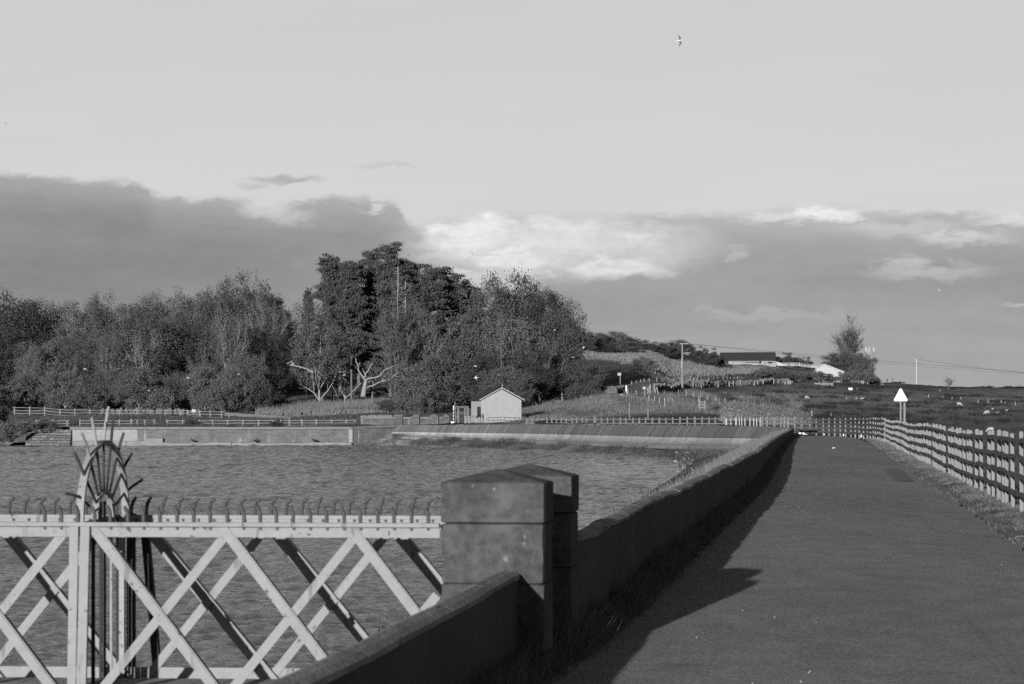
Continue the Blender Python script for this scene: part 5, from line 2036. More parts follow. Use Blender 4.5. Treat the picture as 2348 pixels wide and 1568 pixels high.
for (key, x, D, yt_, w, lab) in [
    ('oak2', 1135, 346, 640, 125, 'tall broadleaved tree next to the pines, pale twigs on top'),
    ('oak0', 1190, 350, 642, 115, 'tallest rounded tree of the grove above the hut'),
    ('oak1', 1245, 346, 662, 100, 'dark tree on the right shoulder of the grove'),
    ('oak0', 1285, 342, 690, 90, 'tree sloping down at the right end of the grove'),
    ('low0', 1105, 334, 735, 120, 'leafy tree between the pines and the hut roof'),
    ('low1', 1180, 332, 725, 130, 'big pale-leaved tree directly above the hut'),
    ('low0', 1255, 334, 770, 120, 'bushy tree right of the big pale tree above the hut'),
    ('low0', 1030, 332, 790, 120, 'bushy low tree left of the hut, below the pines'),
    ('low1', 960, 328, 830, 90, 'low pale tree right of the dead white tree'),
    ('low0', 1330, 330, 820, 90, 'right-hand outlying low tree above the pale scrub'),
    ('oak1', 1220, 327, 800, 90, 'dark tree low behind the hut roof'),
    ('oak1', 1120, 327, 810, 100, 'dark leafy tree low on the left behind the hut'),
    ('low0', 1165, 320, 835, 90, 'low dark tree just behind the hut ridge'),
    ('shrub0', 1290, 338, 850, 95, 'thick shrub right of the hut below the grove'),
    ('shrub0', 968, 333, 886, 66, 'rounded shrub by the dark hollow left of the hut'),
    ('shrub1', 1000, 330, 928, 62, 'low dark bush in the hollow left of the hut'),
    ('shrub1', 1045, 335, 880, 70, 'dark shrub above the hollow left of the hut'),
    ('shrub1', 900, 340, 905, 60, 'dark shrub right behind the dead white tree'),
]:
    tree('shrub' if key.startswith('shrub') else 'woodland_tree', 'shrub' if key.startswith('shrub') else 'tree', key, x, D, yt_, w, lab, GROVE)

# hilltop hedge and the trees round the farm
HT = 'trees and hedges along the hilltop'
for (nm, key, x, D, yt_, w, lab) in [
    ('hilltop_tree', 'low0', 1325, 520, 752, 60, 'hilltop tree directly right of the grove'),
    ('hilltop_tree', 'low0', 1372, 530, 761, 66, 'rounded hilltop tree left of the twin-headed one'),
    ('hilltop_tree', 'low1', 1412, 532, 758, 66, 'twin-headed hilltop tree on the open skyline'),
    ('hilltop_tree', 'low0', 1450, 536, 772, 56, 'shorter hilltop tree right of the twin-headed one'),
    ('hedge_bush', 'shrub1', 1490, 538, 783, 56, 'dark hedge bush in the middle of the hilltop'),
    ('hedge_bush', 'shrub1', 1525, 540, 785, 56, 'dark hedge bush left of the tall electricity pole'),
    ('hilltop_tree', 'low0', 1556, 545, 777, 66, 'rounded hilltop tree behind the tall electricity pole'),
    ('hedge_bush', 'shrub1', 1592, 540, 793, 56, 'hedge bush right of the tall electricity pole'),
    ('hedge_bush', 'shrub1', 1622, 538, 797, 56, 'large dark hedge bush at the left end of the barn'),
    ('hedge_bush', 'shrub1', 1645, 548, 806, 34, 'dark bush against the end of the barn roof'),
    ('hedge_bush', 'shrub1', 1440, 520, 800, 80, 'low dark hedge below the twin-headed hilltop tree'),
    ('hedge_bush', 'shrub1', 1395, 514, 796, 70, 'low hedge above the pale hillside grass'),
    ('hawthorn', 'shrub0', 1474, 424, 812, 64, 'round hawthorn alone on the hillside with a dark shadow side'),
    ('shrub', 'shrub0', 1352, 345, 848, 64, 'low spreading bush at the right foot of the grove'),
    ('shrub', 'shrub2', 1762, 500, 836, 76, 'leafy bush below the barn, left of the dark gap'),
    ('shrub', 'shrub1', 1795, 492, 852, 44, 'dark bush below the barn ramp'),
    ('shrub', 'shrub2', 1835, 500, 848, 70, 'pale bush below the picket fence'),
    ('shrub', 'shrub2', 1878, 500, 846, 66, 'bush in front of the white shed'),
    ('hilltop_tree', 'shrub1', 1812, 615, 808, 50, 'low tree behind the picket fence right of the barn'),
    ('hilltop_tree', 'shrub1', 1843, 615, 818, 40, 'small dark tree left of the tall poplar'),
    ('poplar', 'twig1', 1938, 590, 753, 70, 'tall twiggy poplar beside the white shed'),
    ('hilltop_tree', 'low0', 1932, 585, 805, 80, 'leafy lower mass at the foot of the poplar'),
    ('hilltop_tree', 'low0', 1978, 580, 806, 48, 'dark rounded tree right of the poplar in front of the mast'),
    ('shrub', 'shrub2', 1945, 540, 846, 46, 'pale bush right of the white shed'),
    ('shrub', 'shrub2', 1980, 535, 844, 58, 'large pale bush below the mast'),
    ('shrub', 'shrub1', 2005, 538, 856, 28, 'dark bush at the right end of the farm trees'),
    ('shrub', 'shrub0', 2060, 690, 874, 34, 'small thorn bush left of the second electricity pole'),
    ('lone_tree', 'twig0', 2174, 640, 866, 22, 'small lone thorn tree on the right-hand skyline'),
    ('hedge_bush', 'shrub1', 2255, 790, 884, 50, 'dark hedge patch on the far right skyline'),
    ('hedge_bush', 'shrub1', 2320, 800, 884, 70, 'dark hedge at the right edge of the skyline'),
    ('shrub', 'shrub0', 48, 272, 957, 84, 'large bush by the water at the left edge'),
    ('shrub', 'shrub0', 8, 271.5, 985, 60, 'low bush cut by the left edge at the water line'),
    ('shrub', 'shrub1', -5, 285, 905, 60, 'dark shrub cut by the left edge beside the fences'),
    ('shrub', 'shrub1', 442, 297, 959, 36, 'left one of two small round bushes growing on the masonry'),
    ('shrub', 'shrub1', 631, 297, 960, 32, 'right one of two small round bushes growing on the masonry'),
]:
    tree(nm, 'tree' if 'tree' in nm or nm == 'poplar' else 'shrub', key, x, D, yt_, w, lab, HT if D > 400 else None)

# ------------------------------------------------------------------ grass, rushes and weeds
def blades(name, label, pos, h, w, lean, matn, rng, per=6, spread=.18, cat='grass'):
    """tufts of blades, one mesh; pos (N,3), h (N,)"""
    n = len(pos)
    p = np.repeat(pos, per, 0) + np.concatenate([rng.normal(size=(n * per, 2)) * spread, np.zeros((n * per, 1))], 1)
    hh = np.repeat(h, per) * rng.uniform(.55, 1.15, n * per)
    a = rng.random(n * per) * 6.28
    u = np.stack([np.cos(a), np.sin(a), np.zeros(n * per)], 1) * (w * rng.uniform(.6, 1.3, n * per))[:, None] / 2
    tip = p + np.stack([rng.normal(size=n * per) * lean, rng.normal(size=n * per) * lean, np.ones(n * per)], 1) * hh[:, None]
    v = np.stack([p - u, p + u, tip], 1).reshape(-1, 3)
    me = fast_mesh(name, v, None, M[matn], 3)
    o = bpy.data.objects.new(name, me)
    COL.objects.link(o)
    return tag(o, label, cat, kind='stuff')


def scatter(n, x0, x1, d0, d1, rng, dens=None):
    x = rng.uniform(x0, x1, n)
    D = rng.uniform(d0, d1, n)
    if dens is not None:
        y = HY + (EYE - gz(x, D)) * F / D
        k = rng.random(n) < dens(x, y, D)
        x, D = x[k], D[k]
    return np.stack([(x - CX) * D / F, D, gz(x, D) - .05], 1), x, D


rg = np.random.default_rng(5)
p, x, D = scatter(16000, 590, 1075, 340, 366, rg, lambda x, y, D: (y > 900) * (0.35 + .65 * (np.sin(x * .08 + D * .5) > -.3)))
blades('tall_grass', 'tall pale grass on the bank behind the dry stone wall', p, rg.uniform(.7, 1.7, len(p)), .10, .16, 'grass', rg, 4, .2)
zone = lambda x, y, D: np.maximum.reduce([blobw(x, y, 1560, 818, 150, 20), blobw(x, y, 1370, 812, 110, 11), blobw(x, y, 1640, 845, 130, 12), .6 * blobw(x, y, 1470, 873, 130, 9), .5 * blobw(x, y, 1560, 858, 110, 8)]) * .9
p, x, D = scatter(20000, 1270, 1780, 395, 562, rg, zone)
blades('dry_grass', 'pale dry grass on the sunlit hillside below the hilltop hedge', p, rg.uniform(.4, .9, len(p)), .13, .3, 'drygrass', rg, 4, .35)
zone = lambda x, y, D: np.clip(.25 + .75 * np.sin(x * .045 + D * .13) * np.sin(x * .017 - D * .07 + 1), 0, 1) * (y > 885)
p, x, D = scatter(17000, 1195, 1840, 250, 400, rg, zone)
blades('scrub_grass', 'mixed rough grass between the dam crest and the field walls', p, rg.uniform(.25, .75, len(p)), .09, .35, 'grass', rg, 5, .3)
zone = lambda x, y, D: np.clip(2.2 * np.sin(x * .019 + D * .05) * np.sin(y * .42 + x * .006) - .1 + .5 * np.sin(x * .11), 0, 1) * (y < 975)
p, x, D = scatter(16000, 1640, 2480, 215, 560, rg, zone)
blades('rushes', 'dark rush tussocks across the sheep pasture', p, rg.uniform(.3, .7, len(p)), .11, .35, 'rush', rg, 6, .3)
p, x, D = scatter(9000, 0, 910, 292, 332, rg)
blades('rough_grass', 'rough grass between the two rows of fences left of the hut', p, rg.uniform(.3, .7, len(p)), .08, .3, 'grassmid', rg, 4, .25)
p, x, D = scatter(5000, 600, 1040, 366, 480, rg, lambda x, y, D: .6 * np.ones_like(x))
blades('hill_grass', 'grass of the shaded slope between wood and pines', p, rg.uniform(.3, .8, len(p)), .10, .3, 'grassmid', rg, 4, .3)


def along(n, l0, l1, D0, D1, zf, rng, power=1.0):
    D = D0 + (D1 - D0) * rng.random(n) ** power
    l = rng.uniform(l0, l1, n)
    return D, l


# verge on the right of the road
D, l = along(24000, 2.46, 3.45, 18, 150, 0, rg, 1.3)
wv_ = .5 + .5 * np.sin(D * 1.9 + 3 * np.sin(D * .37)) * np.sin(D * .61 + l * 2)
k = rg.random(len(D)) < (.08 + .92 * np.clip(wv_ * 1.7 - .45, 0, 1)) * np.clip((l - 2.40 - .12 * np.sin(D * 1.3)) / .12, .0, 1)
D, l = D[k], l[k]
zz = np.interp(l, [2.4, 2.62, 2.9, 3.5], [.0, .045, .09, .10]) - .02
blades('verge_grass', 'thin sunlit grass verge between road and fence', np.stack([l + .14857 * D, D, zz], 1), rg.uniform(.03, .11, len(D)), .010, .6, 'grass', rg, 5, .05)
# outer slope beyond the fence
D, l = along(9000, 3.5, 9, 24, 170, 0, rg, 1.2)
zz = np.interp(l, [3.5, 4.2, 7, 10.5], [.08, -.07, -1.32, -2.72])
blades('slope_grass', 'rough grass on the outer slope beyond the roadside fence', np.stack([l + .14857 * D, D, zz], 1), rg.uniform(.15, .4, len(D)), .025, .4, 'grassmid', rg, 5, .1)
# weeds in the shade of the parapet
D, l = along(14000, .015, .21, 7, 164, 0, rg, 1.7)
wl = tab(D, WALL_L)
clump = .5 + .5 * np.sin(D * 2.3 + 2 * np.sin(D * .7)) * np.sin(D * .9 + 1)
k = rg.random(len(D)) < (.35 + .65 * clump)
D, l, wl, clump = D[k], l[k], wl[k], clump[k]
zz = np.interp(l, [0, .07, .17, .4], [.15, .10, 0, 0])
blades('wall_foot_weeds', 'dark weeds and grass at the foot of the roadside parapet', np.stack([wl + l + .14857 * D, D, zz], 1), (.09 + .17 * clump) * rg.uniform(.5, 1.1, len(D)), .010, .45, 'wallweed', rg, 6, .05)
# grass on the water side of the parapet
D, l = along(12000, -3.6, -.32, 24, 168, 0, rg, 0.8)
wl = tab(D, WALL_L)
el = tab(D, EDGE_L)
f = np.clip((l + .3) / ((el - wl) + .3), 0, 1)
zz = .32 + (WATER_Z - .32) * f - .03
hgt = rg.uniform(.10, .34, len(D)) * (1 + .6 * (np.sin(D * 1.1) > .6))
blades('bank_grass', 'sunlit grass on the water side of the parapet', np.stack([wl + l + .14857 * D, D, zz], 1), hgt, .022, .4, 'grass', rg, 5, .1)
# weedy shore
n = 3800
x = rg.uniform(900, 1830, n)
t_ = rg.random(n)
Dc = tab(x, CREST_D) - 2.5
yw = tab(x, [(905, 1021), (1000, 1026), (1150, 1031), (1227, 1035), (1400, 1045), (1550, 1056), (1640, 1062), (1840, 1066)])
Dw = np.minimum((EYE - WATER_Z) * F / (yw - HY), Dc - 4)
zf = EYE - (tab(x, FOOT_Y) - HY) * Dc / F
D = Dc + (Dw - Dc) * t_ * .85
zz = zf + (WATER_Z - zf) * (t_ * .85) ** .85
k = rg.random(n) < np.clip(.30 + 1.1 * np.sin(x * .027 + 2) * np.sin(x * .071 + t_ * 3), .04, 1)
k &= ~((x > 1590) & (rg.random(n) < .2))
x, D, zz = x[k], D[k], zz[k]
blades('shore_weeds', 'tufts of weeds on the silt shore below the wave wall', np.stack([(x - CX) * D / F, D, zz], 1), rg.uniform(.15, .55, len(x)), .05, .4, 'grassmid', rg, 5, .18)
n = 2600
x = np.concatenate([rg.normal(1383, 12, 150), rg.normal(1440, 14, 110), rg.normal(1640, 30, 700), rg.normal(1730, 30, 900), rg.normal(1580, 16, 120)])
D = tab(x, CREST_D) - rg.uniform(3, 12, len(x)) * np.clip((x - 1200) / 400, .4, 1.2)
yb = tab(x, [(1300, 1030), (1640, 1046), (1830, 1034)]) + rg.uniform(-9, 9, len(x))
blades('shore_bushes', 'taller weed clumps where the shore meets the roadside bank', np.stack([(x - CX) * D / F, D, EYE - (yb - HY) * D / F - .1], 1), rg.uniform(.3, .75, len(x)), .035, .45, 'weed', rg, 7, .22)


def weed(name, label, base, h, n, rng, flower=True):
    root = thing(name, label, 'plant', base)
    m = MB()
    v = []
    fl = []
    for i in range(n):
        d = np.array((rng.normal() * .16, rng.normal() * .16, 1))
        pl = limb(m, base + rng.normal(size=3) * np.array((.08, .08, 0)), d, h * rng.uniform(.55, 1.05), .008, rng, 5, .18, .2, 4)
        for j in range(1, 6):
            for q in range(6):
                c = pl[j] + rng.normal(size=3) * .035 * h
                a = rng.normal(size=3) * .035 * h
                b = rng.normal(size=3) * .022 * h
                (fl if flower and j > 2 and q < 3 else v).append((c - a, c - b, c + a, c + b))
    m.build('stems', M['weed'], root)
    if v:
        o = bpy.data.objects.new('leaves', fast_mesh('leaves', np.array(v).reshape(-1, 3) - base, None, M['weed'], 4))
        COL.objects.link(o)
        o.parent = root
    if fl:
        o = bpy.data.objects.new('seed_heads', fast_mesh('seed_heads', np.array(fl).reshape(-1, 3) - base, None, M['flower'], 4))
        COL.objects.link(o)
        o.parent = root


rw2 = np.random.default_rng(9)
def bankpt(x, y):
    # point of the water-side bank just behind the parapet
    best = None
    for D in np.arange(20, 166, .25):
        wl = float(tab(D, WALL_L))
        q = P(x, y, D)
        l = q[0] - .14857 * D - wl
        if -3.5 < l < -.25:
            f = (l + .3) / (float(tab(D, EDGE_L)) - wl + .3)
            z = .32 + (WATER_Z - .32) * f
            e = abs(z - q[2])
            if best is None or e < best[0]:
                best = (e, np.array((q[0], D, z)))
    return best[1]


weed('tall_weed', 'tall flowering weed with pale seed heads standing above the far parapet', bankpt(1571, 1100), 1.25, 7, rw2)
for x, y, lab in ((1470, 1163, 'leftmost of three spiky weeds behind the parapet'), (1494, 1151, 'middle one of three spiky weeds behind the parapet'), (1518, 1141, 'right one of three spiky weeds behind the parapet, darkest')):
    weed('spiky_weed', lab, bankpt(x, y), .55, 3, rw2, False)
weed('small_weed', 'small feathery weed behind the parapet next to the rear gate pier', bankpt(1388, 1195), .4, 4, rw2, False)

# ------------------------------------------------------------------ triangular sign
sg = thing('warning_sign', 'blank white triangular road sign on a pole beyond the roadside fence', 'road sign', P(2063.5, 990, 119))
C4 = lambda cx, cy: ((cx / 2.2404 + 2800) / 1.636, (cy / 2.2404 + 1150) / 1.636)
tri = [C4(1229, 795), C4(1358, 795), C4(1293, 677)]
tp = [P(x, y, 118.9) for x, y in tri]
cen = sum(tp) / 3
rim = []
for i in range(3):
    a, b, c = tp[i - 1], tp[i], tp[(i + 1) % 3]
    u, w = (a - b) / np.linalg.norm(a - b), (c - b) / np.linalg.norm(c - b)
    bis = (u + w) / np.linalg.norm(u + w)
    r_ = .065
    o_ = b + bis * r_ * 2
    for f in np.linspace(0, 1, 6):
        st = -bis * (1) + 0
        d0_ = b + u * r_ * math.sqrt(3) - o_
        d1_ = b + w * r_ * math.sqrt(3) - o_
        dd = d0_ * (1 - f) + d1_ * f
        rim.append(o_ + dd / np.linalg.norm(dd) * r_)
m = MB()
rim = np.array(rim)
m.loft([rim, rim + np.array((0, .012, 0))])
m.build('sign_plate', M['white'], sg)
m = MB()
x, y = C4(1293, 1000)
m.tube([P(2064.3, 1010, 119.0), P(2064.3, 900, 119.0)], .055, 10)
m.build('pole', M['galv'], sg)
st = thing('wooden_stake', 'round-topped wooden stake right beside the triangular sign pole', 'post', P(2072.8, 1005, 118.6))
post_mesh(P(2072.8, 1005, 118.6), (1005 - 923) * 118.6 / F, .105, .105, (1, 0, 0)).build('stake', M['post'], st)

# ------------------------------------------------------------------ posts, poles and field things on the hillside
A1 = lambda cx, cy: ((cx / 5.2275 + 2240) / 1.636, (cy / 5.2275 + 1340) / 1.636)
A2 = lambda cx, cy: ((cx / 5.2275 + 2640) / 1.636, (cy / 5.2275 + 1340) / 1.636)
A3 = lambda cx, cy: ((cx / 5.2275 + 2980) / 1.636, (cy / 5.2275 + 1220) / 1.636)
B1 = lambda cx, cy: ((cx / 4.696 + 2500) / 1.636, (cy / 4.696 + 1220) / 1.636)
C3 = lambda cx, cy: ((cx / 2.609 + 2000) / 1.636, (cy / 2.609 + 1150) / 1.636)


def stakes(name, label, items, conv, wpx, mt='stake', wires=1, cat='wire fence', group=None, D=None, clamp=None):
    """row of stakes; items (xbottom, ytop, ybottom[, xtop]) in the enlarged view"""
    root = None
    tops = []
    for it in items:
        xb, yt_, yb = it[:3]
        xt = it[3] if len(it) > 3 else xb
        x0, y0 = conv(xb, yb)
        x1, y1 = conv(xt, yt_)
        g_ = Gy(x0, y0) if D is None else P(x0, y0, D)
        dd = g_[1]
        top = P(x1, y1, dd)
        if root is None:
            root = thing(name, label, cat, g_, group)
        h = top[2] - g_[2]
        w = wpx * dd / F
        post_mesh(g_, h, w, w, (1, 0, 0), (top[0] - g_[0], 0)).build('stake', M[mt], root)
        tops.append(top)
    if wires and len(tops) > 1:
        for dz in (.12, .42)[:wires]:
            m = MB()
            m.tube([t - np.array((0, 0, dz)) for t in tops], .012, 4, cap=False)
            m.build('wire', M['wire'], root)
    return root


stakes('wire_fence', 'upper row of thin stakes across the hillside left of the tall pole', [(672, 465, 530), (757, 455, 500), (845, 432, 492), (915, 420, 485), (1013, 412, 480), (1165, 403, 480), (1280, 405, 470), (1385, 398, 460), (1467, 405, 455), (1552, 410, 475)], A1, 1.5)
stakes('wire_fence', 'upper row of thin stakes across the hillside right of the tall pole', [(-195, 400, 465), (-140, 412, 470), (85, 400, 450), (185, 400, 420), (272, 393, 428), (372, 378, 428), (452, 376, 424), (517, 390, 420), (588, 384, 420), (657, 378, 420), (705, 388, 410), (745, 392, 412)], A2, 1.5)
stakes('wire_fence', 'leaning stakes along the left part of the rubble field wall', [(992, 590, 712), (1033, 520, 705), (1145, 515, 697, 1108), (1198, 510, 640, 1182), (1195, 590, 708, 1163), (1245, 600, 682, 1230), (1303, 600, 670, 1275), (1325, 505, 652), (1342, 565, 650), (1450, 565, 697), (1578, 510, 620, 1558), (1590, 525, 640)], A1, 1.9)
stakes('wire_fence', 'uneven stakes along the rubble field wall right of the tall pole', [(-290, 490, 600), (-215, 478, 592), (-55, 490, 600), (42, 460, 575, 65), (128, 490, 560), (272, 500, 578), (408, 455, 552), (500, 460, 570, 485), (570, 460, 562), (636, 470, 560), (703, 440, 552, 712), (787, 470, 540), (886, 460, 547), (983, 475, 552), (1040, 445, 550, 1046), (1112, 440, 540), (1162, 435, 540, 1155), (1185, 450, 500), (1210, 440, 490), (1310, 425, 480), (1366, 430, 520), (1445, 460, 520), (1545, 450, 500), (1585, 480, 530), (1648, 440, 530), (1686, 445, 525), (1735, 460, 500, 1722)], A2, 1.9)
stakes('wire_fence', 'row of white stakes curving down to the pale spoil heap', [(1587, 635, 722), (1743, 650, 762), (1880, 680, 790), (2020, 725, 805)], A1, 1.7, 'post')
stakes('wire_fence', 'row of white stakes standing behind the pale spoil heap', [(66, 745, 848, 70), (228, 765, 880), (298, 870, 950), (330, 880, 945), (410, 800, 915), (598, 828, 920), (783, 850, 945), (978, 888, 972), (1165, 920, 1002), (1186, 965, 1005), (1640, 988, 1060)], A2, 2.0, 'post', 0)
A4 = lambda cx, cy: ((cx / 5.2275 + 2960) / 1.636, (cy / 5.2275 + 1530) / 1.636)
stakes('wooden_post', 'thick white post above the bend in the road', [(437, 45, 190)], A4, 3.0, 'post', 0, 'post')
stakes('wooden_post', 'thin leaning stake above the bend in the road', [(806, 105, 200, 815)], A4, 1.8, 'post', 0, 'post')
stakes('marker_post', 'tall thin marker post behind the left part of the crest fence', [(627, 890, 1215)], A1, 1.7, 'post', 0, 'post')
stakes('marker_post', 'shorter white marker post behind the crest fence', [(991, 1000, 1215)], A1, 2.0, 'post', 0, 'post')
stakes('wire_fence', 'stakes along the pale track above the dam scrub', [(1010, 745, 880), (1120, 760, 862), (1217, 790, 890), (1318, 790, 985), (1978, 760, 880)], A1, 1.6, 'stake', 2)
stakes('wire_fence', 'few stakes below the dark hillside shadow, left of the signpost', [(22, 530, 640), (185, 540, 635), (85, 560, 610)], A1, 1.3, 'stake', 0)
stakes('wire_fence', 'stakes along the foot of the farm hedge, right of the field gate', [(480, 1095, 1140), (555, 1080, 1145), (595, 1095, 1150), (640, 1100, 1140), (760, 1090, 1140), (788, 1085, 1135), (815, 1080, 1130), (835, 1075, 1130), (858, 1075, 1125), (880, 1070, 1130), (917, 1065, 1138), (1010, 1070, 1095), (1045, 1072, 1098), (1105, 1085, 1120), (1140, 1095, 1130), (1180, 1085, 1130), (1213, 1085, 1120), (1248, 1085, 1140), (1283, 1090, 1130), (1312, 1085, 1140), (1330, 1082, 1140), (1350, 1080, 1140), (1422, 1090, 1145), (1475, 1098, 1150), (1507, 1110, 1160), (1545, 1120, 1165), (1690, 1130, 1170), (1730, 1130, 1175)], A3, 1.3, 'stake')
stakes('wire_fence', 'faint far stakes crossing the right side of the pasture', [(1527, 738, 765), (1648, 748, 770), (1725, 758, 778), (1798, 758, 782), (1943, 778, 806), (2028, 778, 806), (2138, 785, 808), (2170, 800, 815), (2256, 800, 830)], lambda cx, cy: C4(cx, cy), 1.4, 'stake', 0)
# rubble walls
pa = [Gy(*A1(c, y)) for c, y in ((1000, 690), (1100, 690), (1200, 690), (1320, 660), (1450, 670), (1580, 630), (1700, 600), (1850, 590), (2040, 590))]
drystone('tumbled rubble wall of dark stones behind the leaning stakes', pa, 1.0, 41, .55, mat('dark_field_stone', 0.15, .95, .5, 1.2, .05, 4), True, .8)
pa = [Gy(*A2(c, y)) for c, y in ((-40, 575), (150, 565), (300, 575), (500, 565), (700, 550), (880, 545), (1100, 540), (1300, 515), (1500, 510), (1700, 520))]
drystone('tumbled rubble wall running right towards the farm bushes', pa, .9, 42, .55, M['rubble'], True, .8)
pa = [Gy(*A1(c, y)) for c, y in ((-60, 660), (60, 690), (200, 700), (330, 700), (430, 690), (520, 680))]
drystone('low broken stone wall in front of the right foot of the grove', pa, .8, 43, .5, M['rubble'], True, .6)

# electricity poles and their wires
x0, yb = B1(275, 1138)
base = Gy(1564, 893.5)
dp_ = base[1]
pole = thing('electricity_pole', 'tall wooden electricity pole with crossarm on the middle of the hillside', 'utility pole', base)
top = P(1563.8, 786, dp_)
m = MB()
m.tube([base - np.array((0, 0, .5)), top], [.20, .14], 10)
m.build('pole_shaft', M['post'], pole)
m = MB()
a, b = P(1558, 787.5, dp_), P(1578, 788, dp_)
m.bar(a, b, (0, 1.0, 0), .14, .12)
m.build('crossarm', M['stake'], pole)
m = MB()
a, b = P(*B1(285, 500), dp_), P(*B1(340, 480), dp_)
m.bar(P(*B1(280, 520), dp_), P(*B1(305, 484), dp_), (0, 1.0, 0), .10, .10)
m.bar(P(*B1(280, 486), dp_), P(*B1(405, 484), dp_), (0, 1.0, 0), .10, .10)
for cx, cy in ((330, 505), (352, 512), (380, 515), (402, 492), (365, 488)):
    m.tube([P(*B1(cx, cy - 14), dp_), P(*B1(cx, cy + 8), dp_)], .13, 6)
m.build('insulator_arm', M['galv'], pole)
m = MB()
m.tube([P(*B1(266, 565), dp_ - .2), P(*B1(258, 745), dp_ - .2)], .07, 5)
m.build('cable_cover', M['whitewood'], pole)
pole2 = thing('electricity_pole', 'distant electricity pole on the skyline right of the farm trees', 'utility pole', Gp(2100.8, 700))
m = MB()
t2 = P(2100.8, 823, 700)
m.tube([Gp(2100.8, 700) - np.array((0, 0, .5)), t2], [.26, .22], 8)
m.build('pole_shaft', M['whitewood'], pole2)
m = MB()
m.bar(t2 + np.array((-.9, 0, -.1)), t2 + np.array((.9, 0, -.1)), (0, 1.0, 0), .12, .1)
m.build('crossarm', M['stake'], pole2)


def wire(label, p, q, sag, r):
    m = MB()
    p, q = np.array(p), np.array(q)
    m.tube([p + (q - p) * f - np.array((0, 0, sag * 4 * f * (1 - f))) for f in np.linspace(0, 1, 14)], r, 4, cap=False)
    o = m.build('power_line', M['wire'])
    return tag(o, label, 'power line')


wire('long power line running right from the tall pole past the farm', P(1566, 787, dp_), P(2420, 859, 450), .15, .024)
wire('power line sagging right from the distant pole', t2, P(2420, 862, 520), .35, .032)
wire('second power line from the tall pole just beneath the first', P(1577, 788, dp_), P(2430, 862, 452), .5, .016)

# signposts, gates, boards
fp = thing('footpath_signpost', 'thin signpost with one pale arm above the field gate', 'signpost', P(*A1(447, 530), 352))
m = MB()
m.tube([P(*A1(447, 545), 352), P(*A1(447, 308), 352)], .075, 6)
m.build('pole', M['stake'], fp)
m = MB()
m.box(P(*A1(430, 332), 351.9), (.55, .05, .42))
m.build('sign_arm', M['whitewood'], fp)
field_gate('field_gate', 'small weathered hurdle gate behind the broken stone wall', A1(268, 0)[0], A1(378, 0)[0], A1(0, 540)[1], A1(0, 600)[1], 345, M['stake'], 4, None)
mk = thing('gate_post', 'stout white-topped gatepost with a black and white patched base', 'gatepost', P(*A1(568, 800), 326))
for nm, y0, y1, w, mt in (('white_top', 550, 668, 4.1, 'white'), ('black_base', 668, 800, 4.6, 'dark')):
    a, b = P(A1(567, 0)[0], A1(0, y0)[1], 326), P(A1(567, 0)[0], A1(0, y1)[1], 326)
    ww_ = w * 326 / F
    m = MB()
    q_ = ww_ * .5
    rr = [np.array([b + np.array((math.cos(t) * q_, math.sin(t) * q_, 0)) for t in np.linspace(0, 6.283, 11)[:-1]]), np.array([a + np.array((math.cos(t) * q_, math.sin(t) * q_, -.08)) for t in np.linspace(0, 6.283, 11)[:-1]]), np.array([a + np.array((math.cos(t) * q_ * .6, math.sin(t) * q_ * .6, 0)) for t in np.linspace(0, 6.283, 11)[:-1]])]
    m.loft(rr)
    m.build(nm, M[mt], mk)
for cx, cy in ((574, 692), (572, 745), (566, 775)):
    m = MB()
    m.box(P(*A1(cx, cy), 325.8), (.18, .06, .26))
    m.build('white_patch', M['whitewood'], mk)
dg = thing('field_gate', 'dark mesh field gate between pale posts beside the white-topped gatepost', 'gate', P(*A1(760, 790), 324))
for cx, yt_, yb_, cxt, w in ((598, 615, 795, 598, 2), (775, 640, 792, 757, 2), (928, 600, 850, 925, 2), (988, 590, 712, 988, 2)):
    m = MB()
    a, b = P(*A1(cxt, yt_), 324), P(*A1(cx, yb_), 324)
    m.bar(b, a, (0, 1.0, 0), w * 324 / F, .13)
    m.build('post', M['post'], dg)
for ya, yb_ in ((650, 625), (700, 672), (748, 722), (795, 765)):
    m = MB()
    m.tube([P(*A1(602, ya), 324), P(*A1(920, yb_), 324)], .035, 5)
    m.build('gate_bar', M['tarp'], dg)
m = MB()
m.box(P(*A1(915, 602), 323.8), (.42, .05, .36))
m.build('notice', M['whitewood'], dg)
bag = thing('white_sack', 'bulky white sack lying by the white-topped gatepost', 'sack', P(*A1(462, 825), 322))
m = MB()
c = P(*A1(460, 785), 322)
rr = []
for k, (z, r_) in enumerate(((-.62, .42), (-.5, .62), (-.1, .66), (.25, .52), (.45, .28))):
    rr.append(np.array([c + np.array((math.cos(t) * r_ * (1.05 + .12 * math.sin(3 * t + k)), math.sin(t) * r_ * .8, z + .06 * math.sin(2 * t + k))) for t in np.linspace(0, 6.283, 13)[:-1]]))
m.loft(rr)
m.build('sack_body', M['whitewood'], bag, smooth=True)
tr = thing('stile', 'low wooden stile rails beside the pale track', 'stile', P(*A1(1430, 900), 310))
for cx, y0, y1 in ((1393, 795, 868), (1476, 815, 912)):
    m = MB()
    m.bar(P(*A1(cx, y1), 310), P(*A1(cx, y0), 310), (0, 1.0, 0), .13, .13)
    m.build('post', M['post'], tr)
m = MB()
m.bar(P(*A1(1375, 797), 310), P(*A1(1470, 800), 310), (0, 1.0, 0), .09, .05)
m.build('rail', M['post'], tr)
rf3 = thing('short_rail_fence', 'two thick white posts joined by three rails left of the spoil heap', 'fence', P(*A1(1998, 1020), 262))
for cx, y0, y1, cv in ((1998, 818, 1025, A1), (15, 852, 1000, A2)):
    m = MB()
    m.bar(P(*cv(cx, y1 + 25), 262), P(*cv(cx, y0), 262), (0, 1.0, 0), .20, .18)
    m.build('post', M['post'], rf3)
